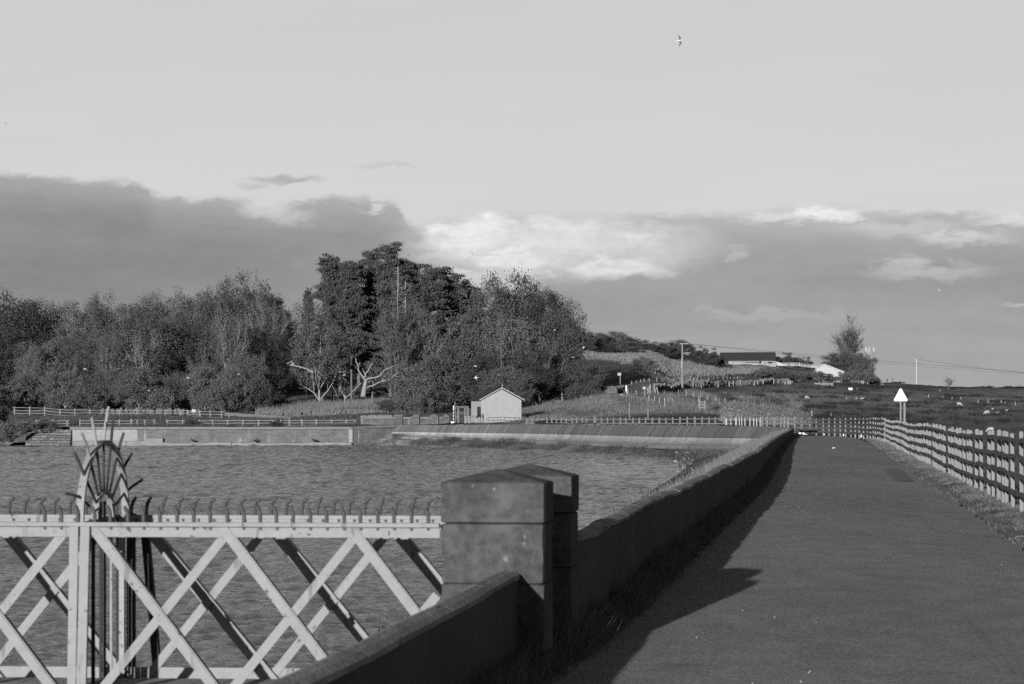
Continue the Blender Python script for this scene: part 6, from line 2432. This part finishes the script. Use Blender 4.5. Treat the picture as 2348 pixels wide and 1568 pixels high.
for y in (880, 925, 985):
    m = MB()
    m.bar(P(*A1(2000, y), 261.9), P(*A2(20, y + 3), 261.9), (0, 1.0, 0), .12, .05)
    m.build('rail', M['post'], rf3)

# spoil heap
hp = thing('spoil_heap', 'long pale heap of spoil behind the fence at the end of the dam', 'heap', P(1750, 975, 214))
prof = [(350, 1060), (430, 1000), (500, 912), (640, 912), (780, 940), (950, 962), (1150, 995), (1350, 1012), (1450, 1050), (1600, 1055), (1700, 1040), (1780, 1062), (1850, 1095), (1950, 1125), (2070, 1175)]
rows = []
rh = np.random.default_rng(12)
xa_ = np.linspace(350, 2070, 170)
for k, f in enumerate(np.linspace(0, 1, 40)):
    r_ = []
    for cx in xa_:
        cy = float(tab(cx, prof))
        x, y = A2(cx, cy)
        D = 206 + 18 * f
        crest_ = P(x, y, 214)
        foot = EYE - (977 - HY) * 206 / F
        s = math.sin(math.pi * min(f * 1.1, 1.0)) ** .8 if f < .95 else 0
        X = (x - CX) * 214 / F
        nz_ = .07 * math.sin(X * 3.1 + D * 1.7) * math.sin(D * 2.3 - X) + .05 * math.sin(X * 6.3 - D * 3.9) + rh.normal() * .02
        z = foot - .4 + (crest_[2] - foot + .4) * s + nz_ * (s > .05)
        r_.append(np.array((X + (D - 214) * .12, D, z)))
    rows.append(r_)
m = MB()
m.grid(np.array(rows))
m.build('heap_body', M['straw'], hp)
hv = np.array(rows).reshape(-1, 3)
hv = hv[rh.random(len(hv)) < .8]
blades('straw_litter', 'loose pale straw over the spoil heap', hv, rh.uniform(.12, .4, len(hv)), .07, .9, 'strawblade', rh, 4, .12)
tb = thing('dark_mound', 'long low mound under dark sheeting behind the crest fence', 'covered mound', P(1262, 968, 247))
m = MB()
rr = []
for f in np.linspace(0, 1, 16):
    x = 1222 + 84 * f
    hgt = (math.sin(math.pi * f) ** .5) * (.95 + .15 * math.sin(f * 19)) * .75
    c = P(x, 974.5, 247.5)
    rr.append(np.array([c + np.array((0, math.cos(t) * 1.2, max(0, math.sin(t)) * hgt)) for t in np.linspace(0, math.pi, 9)]))
m.grid(np.array(rr))
m.build('sheeting', M['tarp'], tb, smooth=True)

# farm: barn, shed, mast, white fences
BD = 600.0
barn = thing('barn', 'long low barn with a dark roof on the skyline', 'barn', P(*B1(1600, 672), BD))
bL, bR, bE = B1(940, 0)[0], B1(1915, 0)[0], B1(1932, 0)[0]
yr_, ye, yg = B1(0, 482)[1], B1(0, 625)[1], B1(0, 690)[1]
a, b = P(bL, yr_ + 1, BD + 4), P(bR, yr_, BD + 4)
c, e = P(B1(1075, 0)[0] - 10, ye, BD - .5), P(bE, ye, BD - .5)
back = [P(bL, ye - 1, BD + 9), P(bR + 2, ye - 1, BD + 9)]
m = MB()
up_ = np.array((0, 0, .18))
m.hexa([c, e, b, a], [c + up_, e + up_, b + up_, a + up_])
m.hexa([a, b, back[1], back[0]], [a + up_, b + up_, back[1] + up_, back[0] + up_])
m.build('roof', M['slate'], barn)
m = MB()
m.tube([a + up_ * 1.2, b + up_ * 1.2], .12, 5)
m.build('ridge_tiles', M['galv'], barn)
m = MB()
w0, w1 = P(B1(1090, 0)[0], ye + .2, BD), P(B1(1925, 0)[0], ye + .2, BD)
g0, g1 = P(B1(1090, 0)[0], yg + 8, BD), P(B1(1925, 0)[0], yg + 8, BD)
k9 = np.array((0, 8.5, 0))
m.hexa([g0, g1, w1, w0], [g0 + k9, g1 + k9, w1 + k9, w0 + k9])
gb = [g1, g1 + k9, w1 + k9, w1 + np.array((0, 4.2, b[2] - w1[2])), w1]
m.add([v + np.array((.02, 0, 0)) for v in gb], [(0, 1, 2, 3, 4)])
gb = [g0, g0 + k9, w0 + k9, w0 + np.array((0, 4.2, b[2] - w1[2] - .2)), w0]
m.add([v - np.array((.02, 0, 0)) for v in gb], [(4, 3, 2, 1, 0)])
m.build('wall', M['barnwall'], barn)
for cx0, cx1, y0, y1 in ((1380, 1610, 650, 662), (1628, 1660, 626, 672), (1780, 1860, 645, 668)):
    m = MB()
    p0, p1 = P(B1(cx0, 0)[0], B1(0, y0)[1], BD - .05), P(B1(cx1, 0)[0], B1(0, y1)[1], BD - .05)
    m.box((p0 + p1) / 2, (p1[0] - p0[0], .06, p0[2] - p1[2]))
    m.build('opening', M['dark'], barn)
bx_ = thing('dark_hut', 'small black box-like hut at the right end of the barn', 'outbuilding', P(*B1(1970, 660), BD + 2))
m = MB()
p0, p1 = P(*B1(1936, 565), BD + 2), P(*B1(2003, 665), BD + 2)
m.hexa([(p0[0], BD + 2, p1[2]), (p1[0], BD + 2, p1[2]), (p1[0], BD + 2, p0[2]), (p0[0], BD + 2, p0[2])], [(p0[0], BD + 5, p1[2]), (p1[0], BD + 5, p1[2]), (p1[0], BD + 5, p0[2] + .3), (p0[0], BD + 5, p0[2] + .3)])
m.build('hut_body', M['dark'], bx_)
rp = thing('ramp_wall', 'white wall sloping down from the corner of the barn', 'wall', P(*B1(2010, 700), BD - 2))
m = MB()
q_ = [P(*B1(cx, cy), BD - 2) for cx, cy in ((1930, 700), (2105, 720), (2105, 705), (1935, 636))]
m.hexa(q_, [v + np.array((0, .3, 0)) for v in q_])
m.build('ramp_body', M['whitewood'], rp)
GD_ = 592
field_gate('white_gate', 'white five-bar gate with cross braces in front of the barn', B1(1113, 0)[0], B1(1376, 0)[0], B1(0, 680)[1], B1(0, 735)[1], GD_, M['whitewood'], 5, 'v', True, .28, .12)


def white_rails(label, cxs, y0, y1, bars, D, name='white_fence', seed=0, pw=.2, rw=.14, dy=0.0):
    root = thing(name, label, 'fence', P(*B1(cxs[0], y1), D))
    for i, cx in enumerate(cxs):
        m = MB()
        d_ = dy * i
        m.bar(P(*B1(cx, y1 + 8 + d_), D), P(*B1(cx, y0 + d_), D), (0, 1.0, 0), pw, pw)
        m.build('post', M['whitewood'], root)
    n_ = len(cxs) - 1
    for f in bars:
        m = MB()
        m.bar(P(*B1(cxs[0], y0 + (y1 - y0) * f), D - .1), P(*B1(cxs[-1], y0 + (y1 - y0) * f + dy * n_), D - .1), (0, 1.0, 0), rw, .06)
        m.build('rail', M['whitewood'], root)
    return root


white_rails('short white rail fence left of the white gate', [1064, 1112], 672, 716, (.1, .5, .9), GD_)
white_rails('white rail fence along the barn front, right of the white gate', [1390, 1453, 1520, 1588], 672, 722, (.08, .5, .92), GD_)
white_rails('white two-rail fence right of the barn', [1960, 2100, 2228, 2336], 662, 712, (.06, .5, .95), GD_ + 2)
pk = white_rails('grey picket fence stepping down towards the white shed', [2350 + 24.5 * k for k in range(13)], 664, 720, (.75,), GD_, 'picket_fence', pw=.12, dy=2.6)
SD = 575.0
shed = thing('white_shed', 'white gabled shed half hidden by bushes below the poplar', 'shed', P(*A3(880, 1030), SD))
sp_ = [P(*A3(cx, cy), SD) for cx, cy in ((410, 835), (575, 768), (962, 915), (962, 1030), (410, 1000))]
m = MB()
bk = [v + np.array((0.6, 7, 0)) for v in sp_]
m.add(sp_ + bk, [(0, 4, 3, 2, 1), (5, 6, 7, 8, 9), (0, 5, 9, 4), (2, 3, 8, 7)])
m.build('wall', M['whitewood'], shed)
m = MB()
up_ = np.array((0, 0, .14))
ovh = np.array((0, -.35, 0))
e0, r0_, e1 = P(*A3(396, 838), SD), P(*A3(575, 763), SD), P(*A3(978, 920), SD)
for p, q in ((e0, r0_), (r0_, e1)):
    d7 = np.array((.65, 7.6, 0))
    m.hexa([p + ovh, q + ovh, q + d7, p + d7], [p + ovh + up_, q + ovh + up_, q + d7 + up_, p + d7 + up_])
m.build('roof', M['slate'], shed)
m = MB()
for p, q in ((e0, r0_), (r0_, e1)):
    m.hexa([p + ovh * 1.1 - up_, q + ovh * 1.1 - up_, q + ovh * 1.1 + up_, p + ovh * 1.1 + up_], [p + ovh * 1.02 - up_, q + ovh * 1.02 - up_, q + ovh * 1.02 + up_, p + ovh * 1.02 + up_])
m.build('bargeboard', M['whitewood'], shed)
m = MB()
p0, p1 = P(*A3(842, 918), SD - .05), P(*A3(918, 942), SD - .05)
m.box((p0 + p1) / 2, (p1[0] - p0[0], .06, p0[2] - p1[2]))
m.build('window', M['dark'], shed)
MD = 640.0
mast = thing('antenna_mast', 'phone mast with upright panel antennas rising behind the farm trees', 'mast', P(1996, 880, MD))
legs = (1412, 1450, 1535)
for c_ in legs:
    m = MB()
    m.tube([P(A3(c_, 0)[0], 882, MD), P(A3(c_, 0)[0], A3(0, 500)[1], MD)], .11, 6)
    m.build('mast_leg', M['whitewood'], mast)
m = MB()
for y in (505, 520):
    m.tube([P(*A3(1378, y), MD), P(*A3(1558, y - 6), MD)], .10, 5)
for k in range(6):
    m.tube([P(*A3(1412, 540 + k * 70), MD), P(*A3(1535, 575 + k * 70), MD)], .05, 4)
m.build('bracing', M['whitewood'], mast)
for cx, y0, y1, w in ((1383, 435, 510, .7), (1405, 430, 505, 1.5), (1455, 428, 515, 1.3), (1470, 450, 520, .6), (1545, 428, 512, 1.4), (1558, 430, 515, .7)):
    m = MB()
    p0, p1 = P(*A3(cx, y0), MD - .2), P(*A3(cx, y1), MD - .2)
    m.box((p0 + p1) / 2, (w * MD / F * 1.6, .2, p0[2] - p1[2]))
    m.build('panel_antenna', M['whitewood'], mast)
dish = MB()
c = P(*A3(1570, 735), MD - .4)
dish.tube([c, c + np.array((0, .3, 0))], [.5, .35], 12)
dish.build('dish_antenna', M['whitewood'], mast)
bn2 = thing('sentry_box', 'tiny pale box on the skyline right of the farm trees', 'hut', P(*A3(1835, 1100), 640))
m = MB()
p0, p1 = P(*A3(1822, 1070), 640), P(*A3(1850, 1112), 640)
m.hexa([(p0[0], 640, p1[2]), (p1[0], 640, p1[2]), (p1[0], 640, p0[2]), (p0[0], 640, p0[2])], [(p0[0], 642, p1[2]), (p1[0], 642, p1[2]), (p1[0], 642, p0[2] + .3), (p0[0], 642, p0[2] + .3)])
m.build('box_body', M['barnwall'], bn2)
ls = thing('lamp_post', 'thin bracketed post on the skyline beside the tiny pale box', 'post', P(*A3(1916, 1110), 640))
m = MB()
m.tube([P(*A3(1916, 1115), 640), P(*A3(1916, 1042), 640), P(*A3(1950, 1046), 640)], .09, 5)
m.build('post_shaft', M['tarp'], ls)
field_gate('field_gate', 'old grey five-bar gate standing in the pasture below the white shed', A3(398, 0)[0], A3(745, 0)[0], A3(0, 1135)[1], A3(0, 1205)[1], 470, M['stake'], 5, 'v', True, .16, .10)
bt = thing('white_trough', 'white bathtub used as a trough in the pasture', 'trough', Gy(*A3(1095, 1275)))
c = Gy(*A3(1095, 1275))
s9 = c[1] / F / 8.55
m = MB()
rr = [np.array([c + np.array((math.cos(t) * 48 * s9 * k, math.sin(t) * 30 * s9 * k, z)) for t in np.linspace(0, 6.283, 15)[:-1]]) for z, k in ((0, .75), (.3, .95), (.55, 1.0), (.5, .9), (.2, .8))]
m.loft(rr, cap=True)
m.build('tub', M['white'], bt, smooth=True)

# cage, posts and odd things by the hut
D6 = 268.0
Q6 = lambda cx, cy, D=D6: P(sx_(cx), sy_(cy), D)
cg = thing('metal_cage', 'open frame of grey steel tubes left of the hut', 'steel frame', Q6(1450, 570))
for seg in (((1372, 575), (1372, 352)), ((1398, 575), (1398, 352)), ((1410, 575), (1410, 365)), ((1530, 575), (1530, 350)), ((1520, 575), (1520, 368)), ((1372, 352), (1530, 350)), ((1410, 366), (1520, 368)), ((1485, 370), (1485, 570)), ((1500, 370), (1500, 570)), ((1425, 432), (1485, 435)), ((1372, 480), (1410, 482))):
    m = MB()
    m.tube([Q6(*seg[0]), Q6(*seg[1])], .045, 6)
    m.build('tube', M['galv'], cg)
gp_ = thing('gauge_pole', 'thin black and white banded pole left of the steel frame', 'pole', Q6(1344, 570, 269))
for k in range(12):
    y0 = 338 + k * 20
    m = MB()
    m.tube([Q6(1344, y0, 269), Q6(1344, y0 + 20, 269)], .06, 6)
    m.build('band', M['white'] if k % 2 == 0 or k < 3 else M['rail'], gp_)
for cx, y0, w, lab in ((1494, 468, 1.0, 'pale gatepost in front of the steel frame, left of a pair'), (1540, 468, 1.0, 'pale gatepost in front of the hut corner, right of a pair'), (1667, 482, 1.1, 'stout pale post before the hut doorway'), (1775, 480, 1.0, 'pale post where the crest fence meets the hut front')):
    o = thing('gate_post', lab, 'gatepost', Q6(cx, 572, 266))
    p0, p1 = Q6(cx, y0, 266), Q6(cx, 585, 266)
    post_mesh(p1, p0[2] - p1[2], .30 * w, .28, (1, 0, 0), bury=.1).build('post_body', M['post'], o)
field_gate('small_gate', 'small wooden gate between the two posts before the hut', sx_(1685), sx_(1762), sy_(508), sy_(556), 266, M['greyrail'], 4, 'x', False, bw=.08)
xr = [(1540, 505), (1600, 505), (1655, 505)]
r6 = thing('rail_fence', 'two low rails between the pale gateposts before the hut', 'fence', Q6(1600, 570, 266))
for y in (508, 540):
    m = MB()
    m.bar(Q6(1545, y, 266), Q6(1655, y + 4, 266), (0, 1.0, 0), .10, .05)
    m.build('rail', M['greyrail'], r6)
for cx in (1575, 1615, 1640):
    m = MB()
    m.bar(Q6(cx, 572, 266.1), Q6(cx, 500, 266.1), (0, 1.0, 0), .14, .1)
    m.build('post', M['greyrail'], r6)
r7 = thing('rail_fence', 'dark thin rail fence crossing in front of the hut gable', 'fence', Q6(1990, 570, 265.7))
for y in (492, 528, 556):
    m = MB()
    m.tube([Q6(1782, y, 265.7), Q6(1895, y - 4, 265.5), Q6(1940, y - 10, 265.5), Q6(2060, y, 265.1), Q6(2200, y, 264.5)], .045, 5)
    m.build('rail', M['rail'], r7)
for cx in (1840, 1895, 1937, 1990, 2050, 2110, 2170):
    m = MB()
    m.tube([Q6(cx, 575, 265.6), Q6(cx, 478, 265.6)], .055, 6)
    m.build('post', M['greyrail'], r7)
wbx = thing('white_box', 'small white box on the ground below the banded pole', 'box', Q6(1330, 568, 264.5))
m = MB()
p0, p1 = Q6(1312, 541, 264.5), Q6(1352, 570, 264.5)
m.box((p0 + p1) / 2, (p1[0] - p0[0], .4, p0[2] - p1[2]))
m.box((p0 + p1) / 2 + np.array((0, 0, (p0[2] - p1[2]) / 2)), (p1[0] - p0[0] + .08, .48, .05))
m.build('box_body', M['white'], wbx)

# white blocks and litter at the end of the road
for cx, cy, w, h, lab in ((197, 498, 55, 28, 'small white block behind the bend fence, leftmost'), (290, 500, 75, 42, 'widest white block behind the fence at the bend'), (375, 505, 60, 34, 'white block right of the widest one behind the bend fence'), (680, 520, 24, 22, 'small white stone at the fence foot in the middle of the bend'), (1057, 533, 20, 40, 'white marker stone right of the middle of the bend'), (1402, 548, 18, 60, 'upright white stone near the right of the bend')):
    x, y = A4(cx, cy)
    Dq = float(tab(x, [(1820, 166.6), (1850, 165.6), (1900, 161.6), (1950, 154), (1990, 142.3)]))
    p = P(x, y, Dq)
    s_ = Dq / F / 8.55
    m = MB()
    stone_heap_mesh(m, p, (w * s_ * 1.1, .35, h * s_ * 1.15), random.Random(cx))
    o = m.build('white_block', M['white'])
    tag(o, lab, 'stone')
o = MB()
c = on_plane(1911, 1028, 0.03)
o.add([c + np.array(v) for v in ((-.10, -.06, .0), (.06, -.10, .01), (.11, .07, .03), (-.02, .03, .07), (-.07, .08, .01))], [(0, 1, 3), (1, 2, 3), (2, 4, 3), (4, 0, 3)])
tag(o.build('litter', M['white']), 'crumpled scrap of white litter lying on the far road', 'litter')
mm = MB()
rl_ = random.Random(31)
for i in range(260):
    D = rl_.uniform(9, 75)
    l = rl_.uniform(-1.4, 2.3)
    s_ = rl_.uniform(.004, .009)
    stone_heap_mesh(mm, PT(l, D, .012 + s_ * .4), (s_ * 1.5, s_ * 1.5, s_), rl_)
tag(mm.build('gravel', M['concrete']), 'scattered pale chippings on the asphalt', 'gravel', kind='stuff')

# ------------------------------------------------------------------ animals
def body_loft(m, line, rad, squash=1.0, n=10):
    rings = []
    line = [np.array(p, float) for p in line]
    for i, (p, r_) in enumerate(zip(line, rad)):
        t = line[min(i + 1, len(line) - 1)] - line[max(i - 1, 0)]
        t /= np.linalg.norm(t)
        a = np.cross(t, (0, 0, 1.0))
        a = a / np.linalg.norm(a) if np.linalg.norm(a) > .1 else np.array((0, 1.0, 0))
        b = np.cross(a, t)
        ang = np.arange(n) * 6.2832 / n
        rings.append(p + r_ * (np.cos(ang)[:, None] * a * squash + np.sin(ang)[:, None] * b))
    m.loft(rings)


def sheep_mesh(lying=False):
    m = MB()
    z = .30 if lying else .62
    if lying:
        line = [(-.55, 0, z), (-.48, 0, z + .02), (-.25, 0, z + .05), (.1, 0, z + .05), (.36, 0, z + .06), (.5, 0, z + .2), (.6, 0, z + .36), (.72, 0, z + .40), (.86, 0, z + .34)]
    else:
        line = [(-.55, 0, z), (-.48, 0, z + .02), (-.25, 0, z + .04), (.1, 0, z + .03), (.36, 0, z), (.52, 0, z - .10), (.66, 0, z - .27), (.76, 0, z - .38), (.84, 0, z - .50)]
    body_loft(m, line, [.06, .22, .31, .32, .27, .17, .11, .10, .05], .85)
    if not lying:
        for x, y in ((-.36, .13), (-.36, -.13), (.30, .12), (.30, -.12)):
            m.tube([(x, y, z - .15), (x + .02, y, z - .36), (x - .01, y, .0)], [.075, .045, .035], 6)
    h = np.array(line[-3])
    for s_ in (-1, 1):
        m.tube([h + np.array((0, s_ * .07, .03)), h + np.array((-.03, s_ * .19, .0))], [.03, .012], 4)
    o = m.build('sheep', M['wool'], None, smooth=True)
    me = o.data
    bpy.data.objects.remove(o)
    return me


SM, SL = sheep_mesh(), sheep_mesh(True)
for cx, cy, L, rz, lie, lab in ((505, 781, 45, .35, 0, 'grazing sheep on its own left of the other sheep, facing right'), (838, 783, 20, 1.5, 0, 'sheep seen end on, left of the pair in mid pasture'), (922, 781, 27, 1.0, 0, 'grazing sheep left of the lying one'), (968, 780, 32, .0, 1, 'sheep lying down right of a grazing one'),
                                (1785, 841, 50, -.1, 0, 'sheep grazing above the others on the right of the pasture'), (2020, 912, 55, 3.3, 0, 'large pale sheep grazing on the right with head to the left'), (2050, 1060, 68, 3.0, 0, 'nearest sheep, half hidden behind the roadside fence'),
                                (2105, 901, 24, .2, 1, 'small lamb lying right of the large pale sheep'), (2181, 880, 30, .3, 1, 'lamb lying at the far right of the pasture'), (2066, 865, 14, .3, 1, 'tiny lamb behind the large pale sheep'), (1624, 711, 14, .5, 0, 'distant sheep below the lone thorn tree'), (930, 697, 12, 1.5, 0, 'distant sheep right of the white bathtub')):
    g_ = Gy(*C4(cx, cy))
    o = bpy.data.objects.new('sheep', SL if lie else SM)
    COL.objects.link(o)
    o.location = g_
    k = L / 3.665 * g_[1] / F / 1.35
    k = max(min(k, 1.25), .45) if L > 20 else max(k, .4)
    o.scale = (k, k, k)
    o.rotation_euler = (0, 0, rz)
    tag(o, lab, 'sheep' if 'lamb' not in lab else 'lamb', 'sheep in the pasture')


def gull_parts(dark=False, fold=.25):
    b = MB()
    body_loft(b, [(-.30, 0, .0), (-.22, 0, .01), (-.10, 0, .0), (.02, 0, 0), (.12, 0, .0), (.18, 0, .02), (.235, 0, .015), (.285, 0, -.005)], [.02, .035, .058, .066, .055, .036, .030, .006], .95, 8)
    b.add([(-.25, .03, .01), (-.25, -.03, .01), (-.40, -.06, .0), (-.40, .06, .0), (-.25, .03, .02), (-.25, -.03, .02), (-.40, -.06, .006), (-.40, .06, .006)], [(0, 1, 2, 3), (7, 6, 5, 4), (0, 3, 7, 4), (1, 5, 6, 2), (2, 6, 7, 3)])
    w = MB()
    for s in (-1, 1):
        st_ = [(.0, .10, -.07, .0), (.25, .14, -.04, .09 * fold / .25), (.40, .07, -.09, .06 * fold / .25), (.58, -.12, -.16, -.01)]
        top, bot = [], []
        rings = []
        for y, xl_, xt_, z in st_:
            rings.append(np.array([(xl_, s * (y + .03), z + .02), (xt_, s * (y + .03), z + .015), (xt_, s * (y + .03), z + .008), (xl_, s * (y + .03), z + .004)]))
        w.loft(rings)
    return b, w


def gull(label, x, y, D, rot, span, dark=False, fold=.25, cat='gull'):
    p = P(x, y, D)
    root = thing('crow' if dark else 'gull', label, 'crow' if dark else cat, p, None if dark else 'gulls over the reservoir')
    b, w = gull_parts(dark, fold)
    b.build('gull_body', M['duck'] if dark else M['gullwhite'], root, smooth=True, local=True).name = 'bird_body'
    w.build('wings', M['duck'] if dark else M['gullgrey' if y < 600 else 'gullwhite'], root, local=True)
    k = span * D / F / 1.1
    root.scale = (k, k, k)
    root.rotation_euler = rot
    return root


gull('largest gull high in the sky, white body and dark swept wings', 1558, 93, 130, (1.25, -.15, -.25), 26, fold=-.1)
gull('gull in the sky at the far left edge', 12, 283, 180, (.3, .1, .4), 11)
gull('faint gull in the upper right of the sky', 2197, 336, 240, (.1, 0, .2), 8)
gull('gull in front of the bright cloud right of the pine tops', 1082, 581, 230, (.8, .3, .9), 12)
gull('gull in the grey sky above the pasture on the right', 2152, 665, 230, (.6, 0, 2.6), 10)
gull('black crow perched on the tip of the pines', 936, 583.5, 356, (0, -.9, 2.2), 6, True, .05)
for i, (cx, cy, l0, rot, sp_, lab) in enumerate([
    (585, 980, 1, (.35, .1, 2.9), 14, 'white gull before the wood, above the stone corner wall'), (1025, 1128, 1, (.2, 0, .1), 12, 'white gull low before the wood, left of the field gate'), (1293, 1040, 1, (.3, 0, 2.9), 12, 'white gull before the wood above the field gate'), (1643, 1015, 1, (.2, .1, 3.0), 11, 'white gull before the pale sapling'),
    (180, 945, 2, (.2, 0, 2.8), 13, 'white gull at the dark gap beside the fallen branch'), (535, 1021, 2, (.15, 0, .1), 15, 'white gull gliding between the bare pine trunk and dead tree'), (1435, 960, 2, (.3, 0, 3.0), 13, 'white gull above another, left of the hut roof'), (1440, 1040, 2, (.45, .1, 3.2), 20, 'white gull with spread wings just above the hut'), (1592, 1022, 2, (.25, 0, 2.9), 12, 'white gull over the hut ridge'),
    (1670, 775, 2, (1.2, .4, 1.2), 15, 'white gull with raised wings high in the grove'), (1983, 712, 2, (.2, 0, .2), 10, 'small white gull at the right top of the grove'), (2180, 832, 2, (.5, .3, 3.4), 14, 'white gull diving beside the hilltop trees'), (2107, 900, 2, (.1, .5, 1.5), 9, 'white gull above the pale hillside grass')]):
    x, y = (cx / 3.001, cy / 1.834 / 1.636 + 519.6) if l0 == 1 else (cx / 3.001 + 611.2, cy / 3.001 + 519.6)
    gull(lab, x, y, 318 if x < 1250 else 300, rot, sp_)
dm = MB()
body_loft(dm, [(-.24, 0, .12), (-.15, 0, .12), (0, 0, .11), (.12, 0, .12), (.17, 0, .2), (.19, 0, .28), (.23, 0, .31), (.30, 0, .29)], [.02, .08, .11, .09, .05, .045, .05, .012], .9, 8)
dmo = dm.build('duck', M['duck'], smooth=True)
dme = dmo.data
bpy.data.objects.remove(dmo)
for x, rz, lab in ((442.5, 2.6, 'leftmost of three dark ducks on the wall toe'), (586, .4, 'middle one of three dark ducks on the wall toe'), (721, 3.0, 'rightmost of three dark ducks on the wall toe')):
    o = bpy.data.objects.new('duck', dme)
    COL.objects.link(o)
    o.location = P(x, 1012.5, 267.2)
    o.rotation_euler = (0, 0, rz)
    o.scale = (1.25, 1.25, 1.25)
    tag(o, lab, 'duck', 'ducks on the wall toe')
